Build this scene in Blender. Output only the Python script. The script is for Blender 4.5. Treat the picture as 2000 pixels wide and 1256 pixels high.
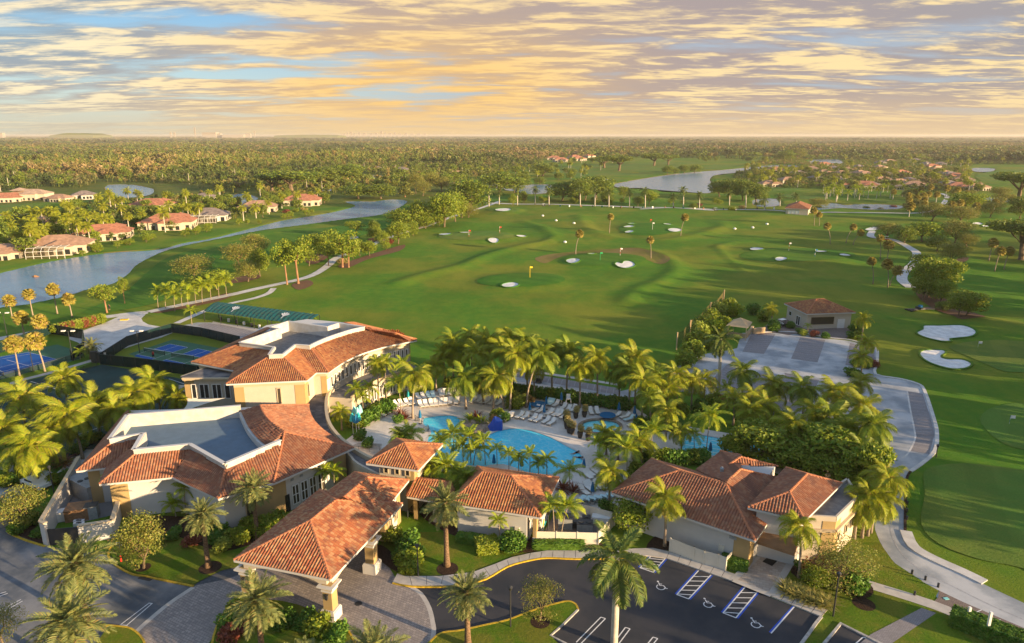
import bpy, math, random
import numpy as np
from mathutils import Vector, Matrix, noise
from mathutils.geometry import delaunay_2d_cdt
random.seed(7); rng = np.random.default_rng(7)
SC = bpy.context.scene
for o in list(bpy.data.objects): bpy.data.objects.remove(o)
R = math.radians
# ---------------------------------------------------------------- camera
F, HY, H = 1340.0, 264.0, 46.0            # focal length in photo pixels, horizon row, height above ground
PITCH = math.atan((628 - HY) / F); CP, SP = math.cos(PITCH), math.sin(PITCH)
cam = bpy.data.cameras.new('camera'); cam.sensor_width = 36; cam.lens = 36 * F / 2000
cam.clip_start = 1; cam.clip_end = 60000
camo = bpy.data.objects.new('camera', cam); SC.collection.objects.link(camo)
camo.location = (0, 0, H); camo.rotation_euler = (R(90) - PITCH, 0, 0); SC.camera = camo
# ---------------------------------------------------------------- sun, sky, exposure
SUN_EL, SUN_AZ = R(9.5), R(119)           # azimuth measured clockwise from +Y (the view direction)
sd = Vector((math.sin(SUN_AZ) * math.cos(SUN_EL), math.cos(SUN_AZ) * math.cos(SUN_EL), math.sin(SUN_EL)))
sun = bpy.data.lights.new('sun', 'SUN'); sun.energy = 5.0; sun.angle = R(0.6); sun.color = (1.0, 0.71, 0.40)
so = bpy.data.objects.new('sun', sun); SC.collection.objects.link(so); so.location = (100, -60, 90)
so.rotation_euler = sd.to_track_quat('Z', 'Y').to_euler()
SC.view_settings.view_transform = 'Standard'; SC.view_settings.look = 'None'
SC.view_settings.gamma = 1; SC.view_settings.use_curve_mapping = False
SC.view_settings.exposure = 1.4
SC.render.engine = 'CYCLES'
SC.cycles.max_bounces = 5; SC.cycles.diffuse_bounces = 2; SC.cycles.glossy_bounces = 2
SC.cycles.transmission_bounces = 3; SC.cycles.transparent_max_bounces = 6; SC.cycles.volume_bounces = 0
SC.cycles.use_denoising = True
W = bpy.data.worlds.new('World'); SC.world = W; W.use_nodes = True
class NT:
 """tiny node helper: n.math('ADD', a, b) with numbers or sockets"""
 def __init__(s, tree): s.t = tree; tree.nodes.clear()
 def n(s, typ, **kw):
  nd = s.t.nodes.new(typ)
  for k, v in kw.items(): setattr(nd, k, v)
  return nd
 def put(s, sock, v):
  if isinstance(v, bpy.types.NodeSocket): s.t.links.new(v, sock)
  elif v is not None: sock.default_value = v
 def math(s, op, a, b=None, c=None, clamp=False):
  nd = s.n('ShaderNodeMath', operation=op, use_clamp=clamp)
  s.put(nd.inputs[0], a); s.put(nd.inputs[1], b)
  if c is not None: s.put(nd.inputs[2], c)
  return nd.outputs[0]
 def mix(s, f, a, b, blend='MIX'):
  nd = s.n('ShaderNodeMix', data_type='RGBA', blend_type=blend)
  nd.clamp_factor = True
  s.put(nd.inputs[0], f); s.put(nd.inputs[6], a if not isinstance(a, tuple) else (*a, 1)[:4]); s.put(nd.inputs[7], b if not isinstance(b, tuple) else (*b, 1)[:4])
  return nd.outputs[2]
 def step(s, x, lo, hi, a=0.0, b=1.0):
  nd = s.n('ShaderNodeMapRange', interpolation_type='SMOOTHSTEP', clamp=True)
  s.put(nd.inputs[0], x)
  for i, v in enumerate((lo, hi, a, b)): s.put(nd.inputs[i + 1], v)
  return nd.outputs[0]
 def noise(s, vec, scale, detail=3, rough=0.5, dist=0.0, out=0):
  nd = s.n('ShaderNodeTexNoise')
  if vec is not None: s.put(nd.inputs['Vector'], vec)
  nd.inputs['Scale'].default_value = scale; nd.inputs['Detail'].default_value = detail
  nd.inputs['Roughness'].default_value = rough; nd.inputs['Distortion'].default_value = dist
  return nd.outputs[out]
 def comb(s, x, y, z):
  nd = s.n('ShaderNodeCombineXYZ')
  for i, v in enumerate((x, y, z)): s.put(nd.inputs[i], v)
  return nd.outputs[0]
 def sep(s, v):
  nd = s.n('ShaderNodeSeparateXYZ'); s.put(nd.inputs[0], v); return nd.outputs
 def mapping(s, v, scale=(1, 1, 1), rot=(0, 0, 0), loc=(0, 0, 0)):
  nd = s.n('ShaderNodeMapping'); s.put(nd.inputs[0], v)
  nd.inputs['Scale'].default_value = scale; nd.inputs['Rotation'].default_value = rot; nd.inputs['Location'].default_value = loc
  return nd.outputs[0]
def build_sky():
 n = NT(W.node_tree)
 sky = n.n('ShaderNodeTexSky', sky_type='NISHITA', sun_disc=False)
 sky.sun_elevation = SUN_EL; sky.sun_rotation = SUN_AZ; sky.altitude = 40; sky.air_density = 1.0; sky.dust_density = 1.2; sky.ozone_density = 2.0
 d = n.n('ShaderNodeTexCoord').outputs['Generated']
 x, y, z = n.sep(d)[:3]
 zz = n.math('ADD', n.math('MAXIMUM', z, 0.0), 0.075)
 u = n.math('DIVIDE', x, zz); v = n.math('DIVIDE', y, zz)
 q = n.comb(u, v, 0.0)
 az = n.math('ARCTAN2', x, y)
 warp = n.noise(n.mapping(q, (0.5, 0.9, 1)), 1.0, 2, 0.5, 0.0, 1)
 wq = n.n('ShaderNodeVectorMath', operation='MULTIPLY_ADD'); n.put(wq.inputs[0], warp); wq.inputs[1].default_value = (0.9, 0.5, 0); n.put(wq.inputs[2], q)
 wq = wq.outputs[0]
 c1 = n.noise(n.mapping(wq, (0.50, 1.0, 1), (0, 0, R(6)), (3.1, 1.7, 0)), 0.8, 3, 0.55)
 c2 = n.noise(n.mapping(wq, (0.85, 1.55, 1), (0, 0, R(-4)), (7.3, 0.4, 0)), 1.12, 9, 0.58, 0.25)
 c3 = n.noise(n.mapping(wq, (0.8, 1.7, 1), (0, 0, 0), (1.3, 9.4, 0)), 4.2, 6, 0.62)
 left = n.step(az, -0.66, -0.16, 1.0, 0.0)                        # the sky opens towards the left
 right = n.step(az, 0.25, 0.7)
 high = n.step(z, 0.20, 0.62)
 sheet = n.math('ADD', n.math('ADD', n.math('MULTIPLY', c1, 0.55), n.math('MULTIPLY', c2, 0.45)), n.math('MULTIPLY', left, -0.055))
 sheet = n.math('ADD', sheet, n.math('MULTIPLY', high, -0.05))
 cover = n.step(sheet, 0.37, 0.49)
 puff = n.math('ADD', n.math('MULTIPLY', c2, 0.60), n.math('MULTIPLY', c3, 0.40))
 lit = n.step(puff, 0.475, 0.585)
 glow = n.math('MULTIPLY', n.step(n.math('ABSOLUTE', n.math('SUBTRACT', az, -0.13)), 0.0, 0.42, 1.0, 0.0), n.step(z, 0.05, 0.21, 1.0, 0.0))
 dark = n.mix(left, (0.44, 0.355, 0.335), (0.32, 0.40, 0.46))       # mauve undersides, greyer on the left
 dark = n.mix(right, dark, (0.385, 0.36, 0.37))
 dark = n.mix(n.math('MULTIPLY', n.step(z, 0.0, 0.11, 1.0, 0.0), 0.75), dark, (0.58, 0.43, 0.32))
 bright = n.mix(left, (1.06, 0.80, 0.40), (1.08, 0.90, 0.58))
 cloud = n.mix(lit, dark, bright)
 cloud = n.mix(n.math('MULTIPLY', glow, n.step(c2, 0.35, 0.6, 0.45, 0.9)), cloud, (1.05, 0.62, 0.16))
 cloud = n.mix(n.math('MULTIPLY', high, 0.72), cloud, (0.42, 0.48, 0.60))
 blue = n.mix(n.step(z, 0.0, 0.17), (0.50, 0.58, 0.56), (0.13, 0.32, 0.56))
 blue = n.mix(n.step(az, -0.45, 0.05), blue, (0.33, 0.37, 0.47))
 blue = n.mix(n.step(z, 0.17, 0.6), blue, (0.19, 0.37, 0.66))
 def scaled(c, k):
  nd = n.n('ShaderNodeVectorMath', operation='SCALE'); n.put(nd.inputs[0], c); nd.inputs[3].default_value = k; return nd.outputs[0]
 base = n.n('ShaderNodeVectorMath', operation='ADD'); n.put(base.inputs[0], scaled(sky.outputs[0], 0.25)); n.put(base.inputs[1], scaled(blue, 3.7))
 col = n.mix(n.math('MULTIPLY', cover, 0.93), base.outputs[0], scaled(cloud, 3.9))
 hz = n.mix(left, (0.86, 0.63, 0.36), (0.68, 0.63, 0.47))
 col = n.mix(n.step(z, 0.0, 0.06, 0.80, 0.0), col, scaled(hz, 3.85))
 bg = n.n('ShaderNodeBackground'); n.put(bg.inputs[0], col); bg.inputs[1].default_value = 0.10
 out = n.n('ShaderNodeOutputWorld'); n.t.links.new(bg.outputs[0], out.inputs[0])
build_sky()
# ---------------------------------------------------------------- geometry helpers
def P(x, y, z=0.0):
 """world point at height z seen at photo pixel (x, y)"""
 cx = (x - 1000) / F; cy = -(y - 628) / F
 dy = CP + cy * SP; dz = -SP + cy * CP
 t = (z - H) / dz
 return (cx * t, dy * t, z)
def proj(X, Y, Z):
 Z -= H; d = Y * CP - Z * SP; u = Y * SP + Z * CP
 return 1000 + F * X / d, 628 - F * u / d
def onplane(px, py, A, B, slope=0.4):
 """the point at pixel (px, py) on the roof plane through eave A->B that rises to the left of A->B"""
 ex, ey = B[0] - A[0], B[1] - A[1]; L = math.hypot(ex, ey); nx, ny = -ey / L, ex / L
 lo, hi = -5.0, 40.0
 for _ in range(50):
  m = (lo + hi) / 2; Q = P(px, py, m)
  if m < A[2] + slope * ((Q[0] - A[0]) * nx + (Q[1] - A[1]) * ny): lo = m
  else: hi = m
 return P(px, py, lo)
def smooth(pts, n=6, closed=True):
 pts = [tuple(p) for p in pts]; N = len(pts); out = []
 rngi = range(N) if closed else range(N - 1)
 for i in rngi:
  if closed: a, b, c, d = pts[i - 1], pts[i], pts[(i + 1) % N], pts[(i + 2) % N]
  else: a, b, c, d = pts[max(i - 1, 0)], pts[i], pts[i + 1], pts[min(i + 2, N - 1)]
  for k in range(n):
   t = k / n
   out.append(tuple(0.5 * (2 * b[j] + (c[j] - a[j]) * t + (2 * a[j] - 5 * b[j] + 4 * c[j] - d[j]) * t * t + (3 * b[j] - a[j] - 3 * c[j] + d[j]) * t ** 3) for j in range(len(b))))
 if not closed: out.append(pts[-1])
 return out
def PX(pts, z=0.0): return [P(a, b, z) for a, b in pts]
def inside(poly, X, Y):
 X = np.asarray(X, float); Y = np.asarray(Y, float); r = np.zeros(X.shape, bool)
 n = len(poly); j = n - 1
 for i in range(n):
  xi, yi = poly[i][0], poly[i][1]; xj, yj = poly[j][0], poly[j][1]
  if yi != yj:
   c = ((yi > Y) != (yj > Y)) & (X < (xj - xi) * (Y - yi) / (yj - yi) + xi); r ^= c
  j = i
 return r
def polydist(poly, X, Y, closed=True):
 d = np.full(np.shape(X), 1e9)
 n = len(poly)
 for i in range(n if closed else n - 1):
  ax, ay = poly[i][0], poly[i][1]; bx, by = poly[(i + 1) % n][0], poly[(i + 1) % n][1]
  vx, vy = bx - ax, by - ay; L = vx * vx + vy * vy + 1e-9
  t = np.clip(((X - ax) * vx + (Y - ay) * vy) / L, 0, 1)
  d = np.minimum(d, np.hypot(X - ax - t * vx, Y - ay - t * vy))
 return d
class MB:
 """collects faces, builds one mesh"""
 def __init__(s): s.v = []; s.f = []; s.m = []
 def add(s, vs, fs, m=0):
  k = len(s.v); s.v += [tuple(v) for v in vs]; s.f += [tuple(i + k for i in f) for f in fs]; s.m += [m] * len(fs); return s
 def box(s, c, size, rz=0.0, m=0, tilt=None):
  hx, hy, hz = size[0] / 2, size[1] / 2, size[2] / 2; ca, sa = math.cos(rz), math.sin(rz)
  vs = []
  for dz in (-hz, hz):
   for dx, dy in ((-hx, -hy), (hx, -hy), (hx, hy), (-hx, hy)):
    q = Vector((dx, dy, dz))
    if tilt is not None: q = tilt @ q
    vs.append((c[0] + q.x * ca - q.y * sa, c[1] + q.x * sa + q.y * ca, c[2] + q.z))
  return s.add(vs, [(3, 2, 1, 0), (4, 5, 6, 7), (0, 1, 5, 4), (1, 2, 6, 5), (2, 3, 7, 6), (3, 0, 4, 7)], m)
 def bar(s, a, b, w, h=None, m=0):
  a, b = Vector(a), Vector(b); d = b - a; L = d.length
  if L < 1e-6: return s
  h = w if h is None else h
  d /= L; up = Vector((0, 0, 1)) if abs(d.z) < 0.95 else Vector((1, 0, 0))
  sx = d.cross(up).normalized() * (w / 2); sy = sx.cross(d).normalized() * (h / 2)
  vs = [p + i * sx + j * sy for p in (a, b) for i, j in ((-1, -1), (1, -1), (1, 1), (-1, 1))]
  return s.add(vs, [(0, 1, 2, 3), (7, 6, 5, 4), (0, 4, 5, 1), (1, 5, 6, 2), (2, 6, 7, 3), (3, 7, 4, 0)], m)
 def tube(s, pts, rad, n=6, m=0, cap=True):
  pts = [Vector(p) for p in pts]; N = len(pts)
  rad = rad if isinstance(rad, (list, tuple)) else [rad] * N
  vs = []
  for i, p in enumerate(pts):
   d = (pts[min(i + 1, N - 1)] - pts[max(i - 1, 0)]).normalized()
   up = Vector((1, 0, 0)) if abs(d.z) > 0.7 else Vector((0, 0, 1))
   a = d.cross(up).normalized(); b = d.cross(a).normalized()
   vs += [p + (a * math.cos(2 * math.pi * k / n) + b * math.sin(2 * math.pi * k / n)) * rad[i] for k in range(n)]
  fs = [(i * n + k, i * n + (k + 1) % n, (i + 1) * n + (k + 1) % n, (i + 1) * n + k) for i in range(N - 1) for k in range(n)]
  if cap: fs += [tuple(range(n))[::-1], tuple((N - 1) * n + k for k in range(n))]
  return s.add(vs, fs, m)
 def prism(s, poly, z0, z1, m=0):
  n = len(poly); a = sum(poly[i][0] * poly[(i + 1) % n][1] - poly[(i + 1) % n][0] * poly[i][1] for i in range(n))
  if a < 0: poly = poly[::-1]
  vs = [(p[0], p[1], z0) for p in poly] + [(p[0], p[1], z1) for p in poly]
  return s.add(vs, [tuple(range(n))[::-1], tuple(range(n, 2 * n))] + [(i, (i + 1) % n, n + (i + 1) % n, n + i) for i in range(n)], m)
 def build(s, name, mats, parent=None, shade=False):
  me = bpy.data.meshes.new(name); me.from_pydata(s.v, [], s.f)
  for mm in (mats if isinstance(mats, (list, tuple)) else [mats]): me.materials.append(mm)
  if any(s.m): me.polygons.foreach_set('material_index', s.m)
  if shade: me.polygons.foreach_set('use_smooth', [True] * len(s.f))
  me.update()
  return link(name, me, parent)
def link(name, data, parent=None):
 o = bpy.data.objects.new(name, data); SC.collection.objects.link(o)
 if parent is not None: o.parent = parent
 return o
def rawmesh(name, vs, fs, mats):
 me = bpy.data.meshes.new(name); me.from_pydata([tuple(v) for v in vs] if not isinstance(vs, np.ndarray) else vs.tolist(), [], fs if not isinstance(fs, np.ndarray) else fs.tolist())
 for mm in (mats if isinstance(mats, (list, tuple)) else [mats]): me.materials.append(mm)
 me.update(); return me
LABELS = {}
def tag(o, label=None, cat=None, group=None, kind=None):
 if label: o['label'] = label
 if cat: o['category'] = cat
 if group: o['group'] = group
 if kind: o['kind'] = kind
 return o
def empty(name, loc=(0, 0, 0), rz=0.0, **kw):
 o = bpy.data.objects.new(name, None); SC.collection.objects.link(o); o.location = loc; o.rotation_euler = (0, 0, rz); o.empty_display_size = 0.2
 return tag(o, **kw)
def copy_tree(o, parent=None):
 c = o.copy(); SC.collection.objects.link(c)
 if parent is not None: c.parent = parent
 for ch in list(KIDS.get(o.name, [])): copy_tree(ch, c)
 return c
KIDS = {}
def index_kids(root):
 """remember the children of a prototype once, so that copying stays quick"""
 KIDS[root.name] = []
 for ch in bpy.data.objects:
  if ch.parent is root: KIDS[root.name].append(ch); index_kids(ch)
def zrot(a, b): return math.atan2(b[1] - a[1], b[0] - a[0])
ORD = 'first second third fourth fifth sixth seventh eighth ninth tenth eleventh twelfth thirteenth fourteenth fifteenth sixteenth seventeenth eighteenth nineteenth twentieth'.split()
ORD += ['twenty-' + q for q in ORD[:9]] + ['thirtieth'] + ['thirty-' + q for q in ORD[:9]]
def ordinal_group(items, fmt):
 """items get 'third from the left' labels by their place across the view"""
 srt = sorted(items, key=lambda o: proj(o.location[0], o.location[1], o.location[2])[0]); n = len(srt)
 for i, o in enumerate(srt):
  j = n - 1 - i; o['label'] = fmt.replace('#', 'leftmost' if i == 0 else 'rightmost' if j == 0 else ORD[i] + ' from the left' if i <= j else ORD[j] + ' from the right')
 return items
# ---------------------------------------------------------------- materials
M = {}
def mat(name, col, rough=0.8, spec=0.3, metal=0.0, var=0.0, vscale=2.0, col2=None, bump=0.0, bscale=20.0, coords='Object', detail=4):
 m = bpy.data.materials.new(name); m.use_nodes = True; n = NT(m.node_tree)
 b = n.n('ShaderNodeBsdfPrincipled'); out = n.n('ShaderNodeOutputMaterial'); n.t.links.new(b.outputs[0], out.inputs[0])
 b.inputs['Roughness'].default_value = rough; b.inputs['Metallic'].default_value = metal; b.inputs['Specular IOR Level'].default_value = spec
 tc = n.n('ShaderNodeTexCoord').outputs[coords]
 if var or col2:
  c2 = col2 or tuple(c * (1 - var) for c in col)
  f = n.step(n.noise(tc, vscale, detail, 0.6), 0.35, 0.65)
  n.put(b.inputs[0], n.mix(f, tuple(col), tuple(c2)))
 else: b.inputs[0].default_value = (*col, 1)
 if bump:
  bp = n.n('ShaderNodeBump'); bp.inputs['Strength'].default_value = 1.0; bp.inputs['Distance'].default_value = bump
  n.put(bp.inputs['Height'], n.noise(tc, bscale, 3)); n.put(b.inputs['Normal'], bp.outputs[0])
 M[name] = m; return m
def grass_mat(name, a, b, c, big=0.02, stripe=None, patch=None):
 """a, b: two greens mottled at two sizes; c: a drier yellow-green in patches"""
 m = bpy.data.materials.new(name); m.use_nodes = True; n = NT(m.node_tree)
 bs = n.n('ShaderNodeBsdfPrincipled'); out = n.n('ShaderNodeOutputMaterial'); n.t.links.new(bs.outputs[0], out.inputs[0])
 bs.inputs['Roughness'].default_value = 0.95; bs.inputs['Specular IOR Level'].default_value = 0.1
 geo = n.n('ShaderNodeNewGeometry').outputs['Position']
 col = n.mix(n.step(n.noise(geo, 0.35, 6, 0.65), 0.35, 0.65), a, b)
 col = n.mix(n.math('MULTIPLY', n.step(n.noise(geo, big, 6, 0.65), 0.42, 0.60), 0.9), col, c)
 col = n.mix(n.step(n.noise(n.mapping(geo, (1, .45, 1), (0, 0, .5)), 0.09, 6, 0.7), 0.40, 0.66, 0.0, 0.45), col, tuple(q * .62 for q in b))
 if stripe:
  x, y, z = n.sep(n.mapping(geo, (1, 1, 1), (0, 0, stripe)))[:3]
  st = n.step(n.math('SINE', n.math('MULTIPLY', x, 0.9)), -0.25, 0.25)
  col = n.mix(n.math('MULTIPLY', st, 0.28), col, tuple(q * 0.66 for q in a))
 fine = n.noise(geo, 6.0, 4, 0.7)
 col = n.mix(n.step(fine, 0.3, 0.7, 0.0, 0.45), col, tuple(q * 0.5 for q in a))
 n.put(bs.inputs[0], col)
 bp = n.n('ShaderNodeBump'); bp.inputs['Distance'].default_value = 0.12; n.put(bp.inputs['Height'], n.noise(geo, 3.0, 5, 0.75)); n.put(bs.inputs['Normal'], bp.outputs[0])
 M[name] = m; return m
LEAFK = 1.7
def leaf_mat(name, a, b, trans=0.35, vary=0.35, old=None, patch=None):
 """a, b: the two leaf greens; leaves pass some light"""
 a = tuple(min(.5, q * LEAFK) for q in a); b = tuple(min(.5, q * LEAFK) for q in b)
 m = bpy.data.materials.new(name); m.use_nodes = True; n = NT(m.node_tree)
 bs = n.n('ShaderNodeBsdfPrincipled'); tr = n.n('ShaderNodeBsdfTranslucent'); mx = n.n('ShaderNodeMixShader'); out = n.n('ShaderNodeOutputMaterial')
 bs.inputs['Roughness'].default_value = 0.55; bs.inputs['Specular IOR Level'].default_value = 0.35
 oi = n.n('ShaderNodeObjectInfo').outputs['Random']
 geo = n.n('ShaderNodeNewGeometry')
 isl = geo.outputs['Random Per Island']
 col = n.mix(isl, a, b)
 col = n.mix(n.math('MULTIPLY', oi, vary), col, tuple(0.5 * q for q in b))
 if old: col = n.mix(n.step(isl, 0.90, 0.93), col, old)
 if patch:
  pos = n.n('ShaderNodeNewGeometry').outputs['Position']
  col = n.mix(n.step(n.noise(n.mapping(pos, (1, .6, 1)), .0022, 5, .6), .42, .56, 0, .8), col, patch[0]); col = n.mix(n.step(n.noise(n.mapping(pos, (1, .6, 1), (0, 0, 0), (900, 400, 0)), .0035, 5, .6), .52, .62, 0, .75), col, patch[1])
 n.put(bs.inputs[0], col); n.put(tr.inputs[0], col)
 n.t.links.new(bs.outputs[0], mx.inputs[1]); n.t.links.new(tr.outputs[0], mx.inputs[2]); mx.inputs[0].default_value = trans
 n.t.links.new(mx.outputs[0], out.inputs[0]); M[name] = m; return m
def tile_mat(name, cols, dirt=(0.12, 0.07, 0.06)):
 m = bpy.data.materials.new(name); m.use_nodes = True; n = NT(m.node_tree)
 bs = n.n('ShaderNodeBsdfPrincipled'); out = n.n('ShaderNodeOutputMaterial'); n.t.links.new(bs.outputs[0], out.inputs[0])
 bs.inputs['Roughness'].default_value = 0.7; bs.inputs['Specular IOR Level'].default_value = 0.3
 g = n.n('ShaderNodeNewGeometry'); ramp = n.n('ShaderNodeValToRGB'); ramp.color_ramp.interpolation = 'CONSTANT'
 el = ramp.color_ramp.elements
 while len(el) < len(cols): el.new(0.5)
 for i, c in enumerate(cols): el[i].position = i / len(cols); el[i].color = (*c, 1)
 n.put(ramp.inputs[0], g.outputs['Random Per Island'])
 pos = g.outputs['Position']
 col = n.mix(n.math('MULTIPLY', n.step(n.noise(pos, 0.5, 5, 0.65), 0.45, 0.75), 0.55), ramp.outputs[0], dirt)
 n.put(bs.inputs[0], col); M[name] = m; return m
def paver_mat(name, a, b, mortar, w, h, rough=0.85, rot=0.0, off=0.5, bump=0.006):
 m = bpy.data.materials.new(name); m.use_nodes = True; n = NT(m.node_tree)
 bs = n.n('ShaderNodeBsdfPrincipled'); out = n.n('ShaderNodeOutputMaterial'); n.t.links.new(bs.outputs[0], out.inputs[0])
 bs.inputs['Roughness'].default_value = rough; bs.inputs['Specular IOR Level'].default_value = 0.25
 pos = n.n('ShaderNodeNewGeometry').outputs['Position']
 br = n.n('ShaderNodeTexBrick'); br.offset = off; n.put(br.inputs['Vector'], n.mapping(pos, (1, 1, 1), (0, 0, rot)))
 br.inputs['Color1'].default_value = (*a, 1); br.inputs['Color2'].default_value = (*b, 1); br.inputs['Mortar'].default_value = (*mortar, 1)
 br.inputs['Scale'].default_value = 1.0; br.inputs['Brick Width'].default_value = w; br.inputs['Row Height'].default_value = h
 br.inputs['Mortar Size'].default_value = 0.018; br.inputs['Bias'].default_value = 0.0
 col = n.mix(n.step(n.noise(pos, 0.35, 5, 0.65), 0.4, 0.7, 0.0, 0.5), br.outputs[0], tuple(q * 0.62 for q in a))
 n.put(bs.inputs[0], col)
 bp = n.n('ShaderNodeBump'); bp.inputs['Distance'].default_value = bump; bp.invert = True; n.put(bp.inputs['Height'], br.outputs[1]); n.put(bs.inputs['Normal'], bp.outputs[0])
 M[name] = m; return m
def water_mat(name, a, b, rough, wave, wscale, spec=0.5, lines=False):
 m = bpy.data.materials.new(name); m.use_nodes = True; n = NT(m.node_tree)
 bs = n.n('ShaderNodeBsdfPrincipled'); out = n.n('ShaderNodeOutputMaterial'); n.t.links.new(bs.outputs[0], out.inputs[0])
 bs.inputs['Roughness'].default_value = rough; bs.inputs['Specular IOR Level'].default_value = spec; bs.inputs['IOR'].default_value = 1.33
 pos = n.n('ShaderNodeNewGeometry').outputs['Position']
 col = n.mix(n.noise(pos, 0.12, 3), a, b)
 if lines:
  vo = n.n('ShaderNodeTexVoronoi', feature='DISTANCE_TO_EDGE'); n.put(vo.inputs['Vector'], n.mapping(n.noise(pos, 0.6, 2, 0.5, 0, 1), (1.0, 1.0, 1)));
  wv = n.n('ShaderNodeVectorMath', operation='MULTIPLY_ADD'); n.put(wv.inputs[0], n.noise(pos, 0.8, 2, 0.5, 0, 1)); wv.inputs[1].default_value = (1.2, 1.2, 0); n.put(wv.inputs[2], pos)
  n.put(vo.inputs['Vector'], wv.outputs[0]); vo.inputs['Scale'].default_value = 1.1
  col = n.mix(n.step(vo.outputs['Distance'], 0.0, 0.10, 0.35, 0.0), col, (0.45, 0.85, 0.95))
 n.put(bs.inputs[0], col)
 bp = n.n('ShaderNodeBump'); bp.inputs['Distance'].default_value = wave; n.put(bp.inputs['Height'], n.noise(n.mapping(pos, (1, 1.6, 1)), wscale, 4, 0.6)); n.put(bs.inputs['Normal'], bp.outputs[0])
 M[name] = m; return m
GA, GB, GC = (0.055, 0.18, 0.022), (0.08, 0.20, 0.024), (0.15, 0.21, 0.028)
grass_mat('turf', GA, GB, GC)
grass_mat('rough', (0.085, 0.140, 0.020), (0.115, 0.160, 0.024), (0.17, 0.17, 0.03), 0.05)
grass_mat('range', (0.072, 0.205, 0.018), (0.120, 0.230, 0.018), (0.240, 0.240, 0.028), 0.016)
grass_mat('green', (0.110, 0.225, 0.036), (0.120, 0.235, 0.040), (0.20, 0.225, 0.04), 0.03, stripe=0.5)
grass_mat('fairway', (0.060, 0.200, 0.018), (0.085, 0.215, 0.020), (0.12, 0.205, 0.026), 0.02, stripe=-0.9)
grass_mat('drygrass', (0.19, 0.19, 0.035), (0.22, 0.19, 0.045), (0.28, 0.19, 0.08), 0.05)
grass_mat('garden', (0.085, 0.175, 0.012), (0.13, 0.195, 0.016), (0.20, 0.19, 0.03), 0.25)
grass_mat('woodfloor', (0.11, 0.12, 0.03), (0.16, 0.14, 0.045), (0.25, 0.19, 0.08), 0.006)
mat('sand', (0.80, 0.78, 0.75), 0.95, 0.1, var=0.22, vscale=0.6, bump=0.03, bscale=3)
mat('mulch', (0.065, 0.040, 0.028), 0.95, 0.1, var=0.5, vscale=6, bump=0.05, bscale=14)
mat('strawmulch', (0.20, 0.115, 0.070), 0.95, 0.1, var=0.4, vscale=4, bump=0.04, bscale=9)
mat('concrete', (0.47, 0.48, 0.49), 0.8, 0.3, col2=(0.25, 0.275, 0.30), vscale=0.22, bump=0.004, bscale=18, coords='Object', detail=8)
mat('concretepale', (0.62, 0.60, 0.57), 0.8, 0.3, var=0.22, vscale=0.5, bump=0.003, bscale=18, detail=8)
mat('sidewalk', (0.50, 0.47, 0.43), 0.85, 0.2, var=0.14, vscale=1.2)
mat('asphaltold', (0.23, 0.235, 0.245), 0.85, 0.25, col2=(0.08, 0.095, 0.115), vscale=0.16, bump=0.006, bscale=30, detail=9)
mat('asphalt', (0.050, 0.050, 0.056), 0.8, 0.3, col2=(0.030, 0.034, 0.042), vscale=0.25, bump=0.005, bscale=30, detail=9)
mat('kerbwhite', (0.46, 0.44, 0.41), 0.8, 0.2, var=0.3, vscale=3)
mat('kerbyellow', (0.60, 0.40, 0.03), 0.7, 0.3, var=0.35, vscale=3)
mat('linewhite', (0.72, 0.72, 0.72), 0.7, 0.3, var=0.12, vscale=5)
mat('lineblue', (0.02, 0.09, 0.55), 0.7, 0.3)
mat('linefaded', (0.42, 0.42, 0.43), 0.8, 0.2, var=0.35, vscale=4)
paver_mat('paverred', (0.32, 0.30, 0.31), (0.24, 0.225, 0.235), (0.17, 0.16, 0.165), 0.24, 0.12)
paver_mat('paverwarm', (0.27, 0.21, 0.18), (0.19, 0.15, 0.14), (0.12, 0.10, 0.09), 0.26, 0.13)
paver_mat('courtpaver', (0.36, 0.32, 0.295), (0.24, 0.215, 0.21), (0.14, 0.125, 0.12), 0.34, 0.30, rot=0.5)
paver_mat('travertine', (0.50, 0.43, 0.36), (0.38, 0.31, 0.26), (0.30, 0.25, 0.21), 0.62, 0.41, rot=0.35)
paver_mat('deck', (0.74, 0.68, 0.62), (0.68, 0.62, 0.56), (0.56, 0.51, 0.46), 0.6, 0.6, rot=0.35)
paver_mat('darkpaver', (0.105, 0.115, 0.13), (0.08, 0.09, 0.10), (0.06, 0.06, 0.07), 0.4, 0.4, rot=0.35)
water_mat('lakewater', (0.07, 0.19, 0.32), (0.13, 0.27, 0.40), 0.18, 0.10, 0.8)
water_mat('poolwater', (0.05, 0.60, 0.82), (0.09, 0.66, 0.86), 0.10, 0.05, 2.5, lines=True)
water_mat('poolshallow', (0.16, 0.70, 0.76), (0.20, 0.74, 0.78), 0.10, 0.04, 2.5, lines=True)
mat('wallcream', (0.52, 0.46, 0.37), 0.85, 0.2, var=0.05, vscale=0.7)
mat('wallwhite', (0.55, 0.54, 0.52), 0.85, 0.2, var=0.06, vscale=0.7)
mat('ochre', (0.42, 0.30, 0.14), 0.85, 0.2, var=0.08, vscale=0.7)
mat('trim', (0.50, 0.41, 0.28), 0.8, 0.2)
mat('trimwhite', (0.56, 0.55, 0.53), 0.7, 0.3)
mat('parapet', (0.52, 0.52, 0.51), 0.85, 0.2, col2=(0.46, 0.44, 0.40), vscale=0.9, detail=8)
mat('flatroofblue', (0.13, 0.19, 0.25), 0.9, 0.15, var=0.10, vscale=0.8)
mat('flatroofgrey', (0.21, 0.205, 0.20), 0.9, 0.15, var=0.25, vscale=1.5, detail=8)
mat('roofstain', (0.22, 0.20, 0.19), 0.9, 0.15, col2=(0.07, 0.075, 0.085), vscale=0.4, detail=8)
mat('underroof', (0.16, 0.07, 0.045), 0.9)
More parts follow.
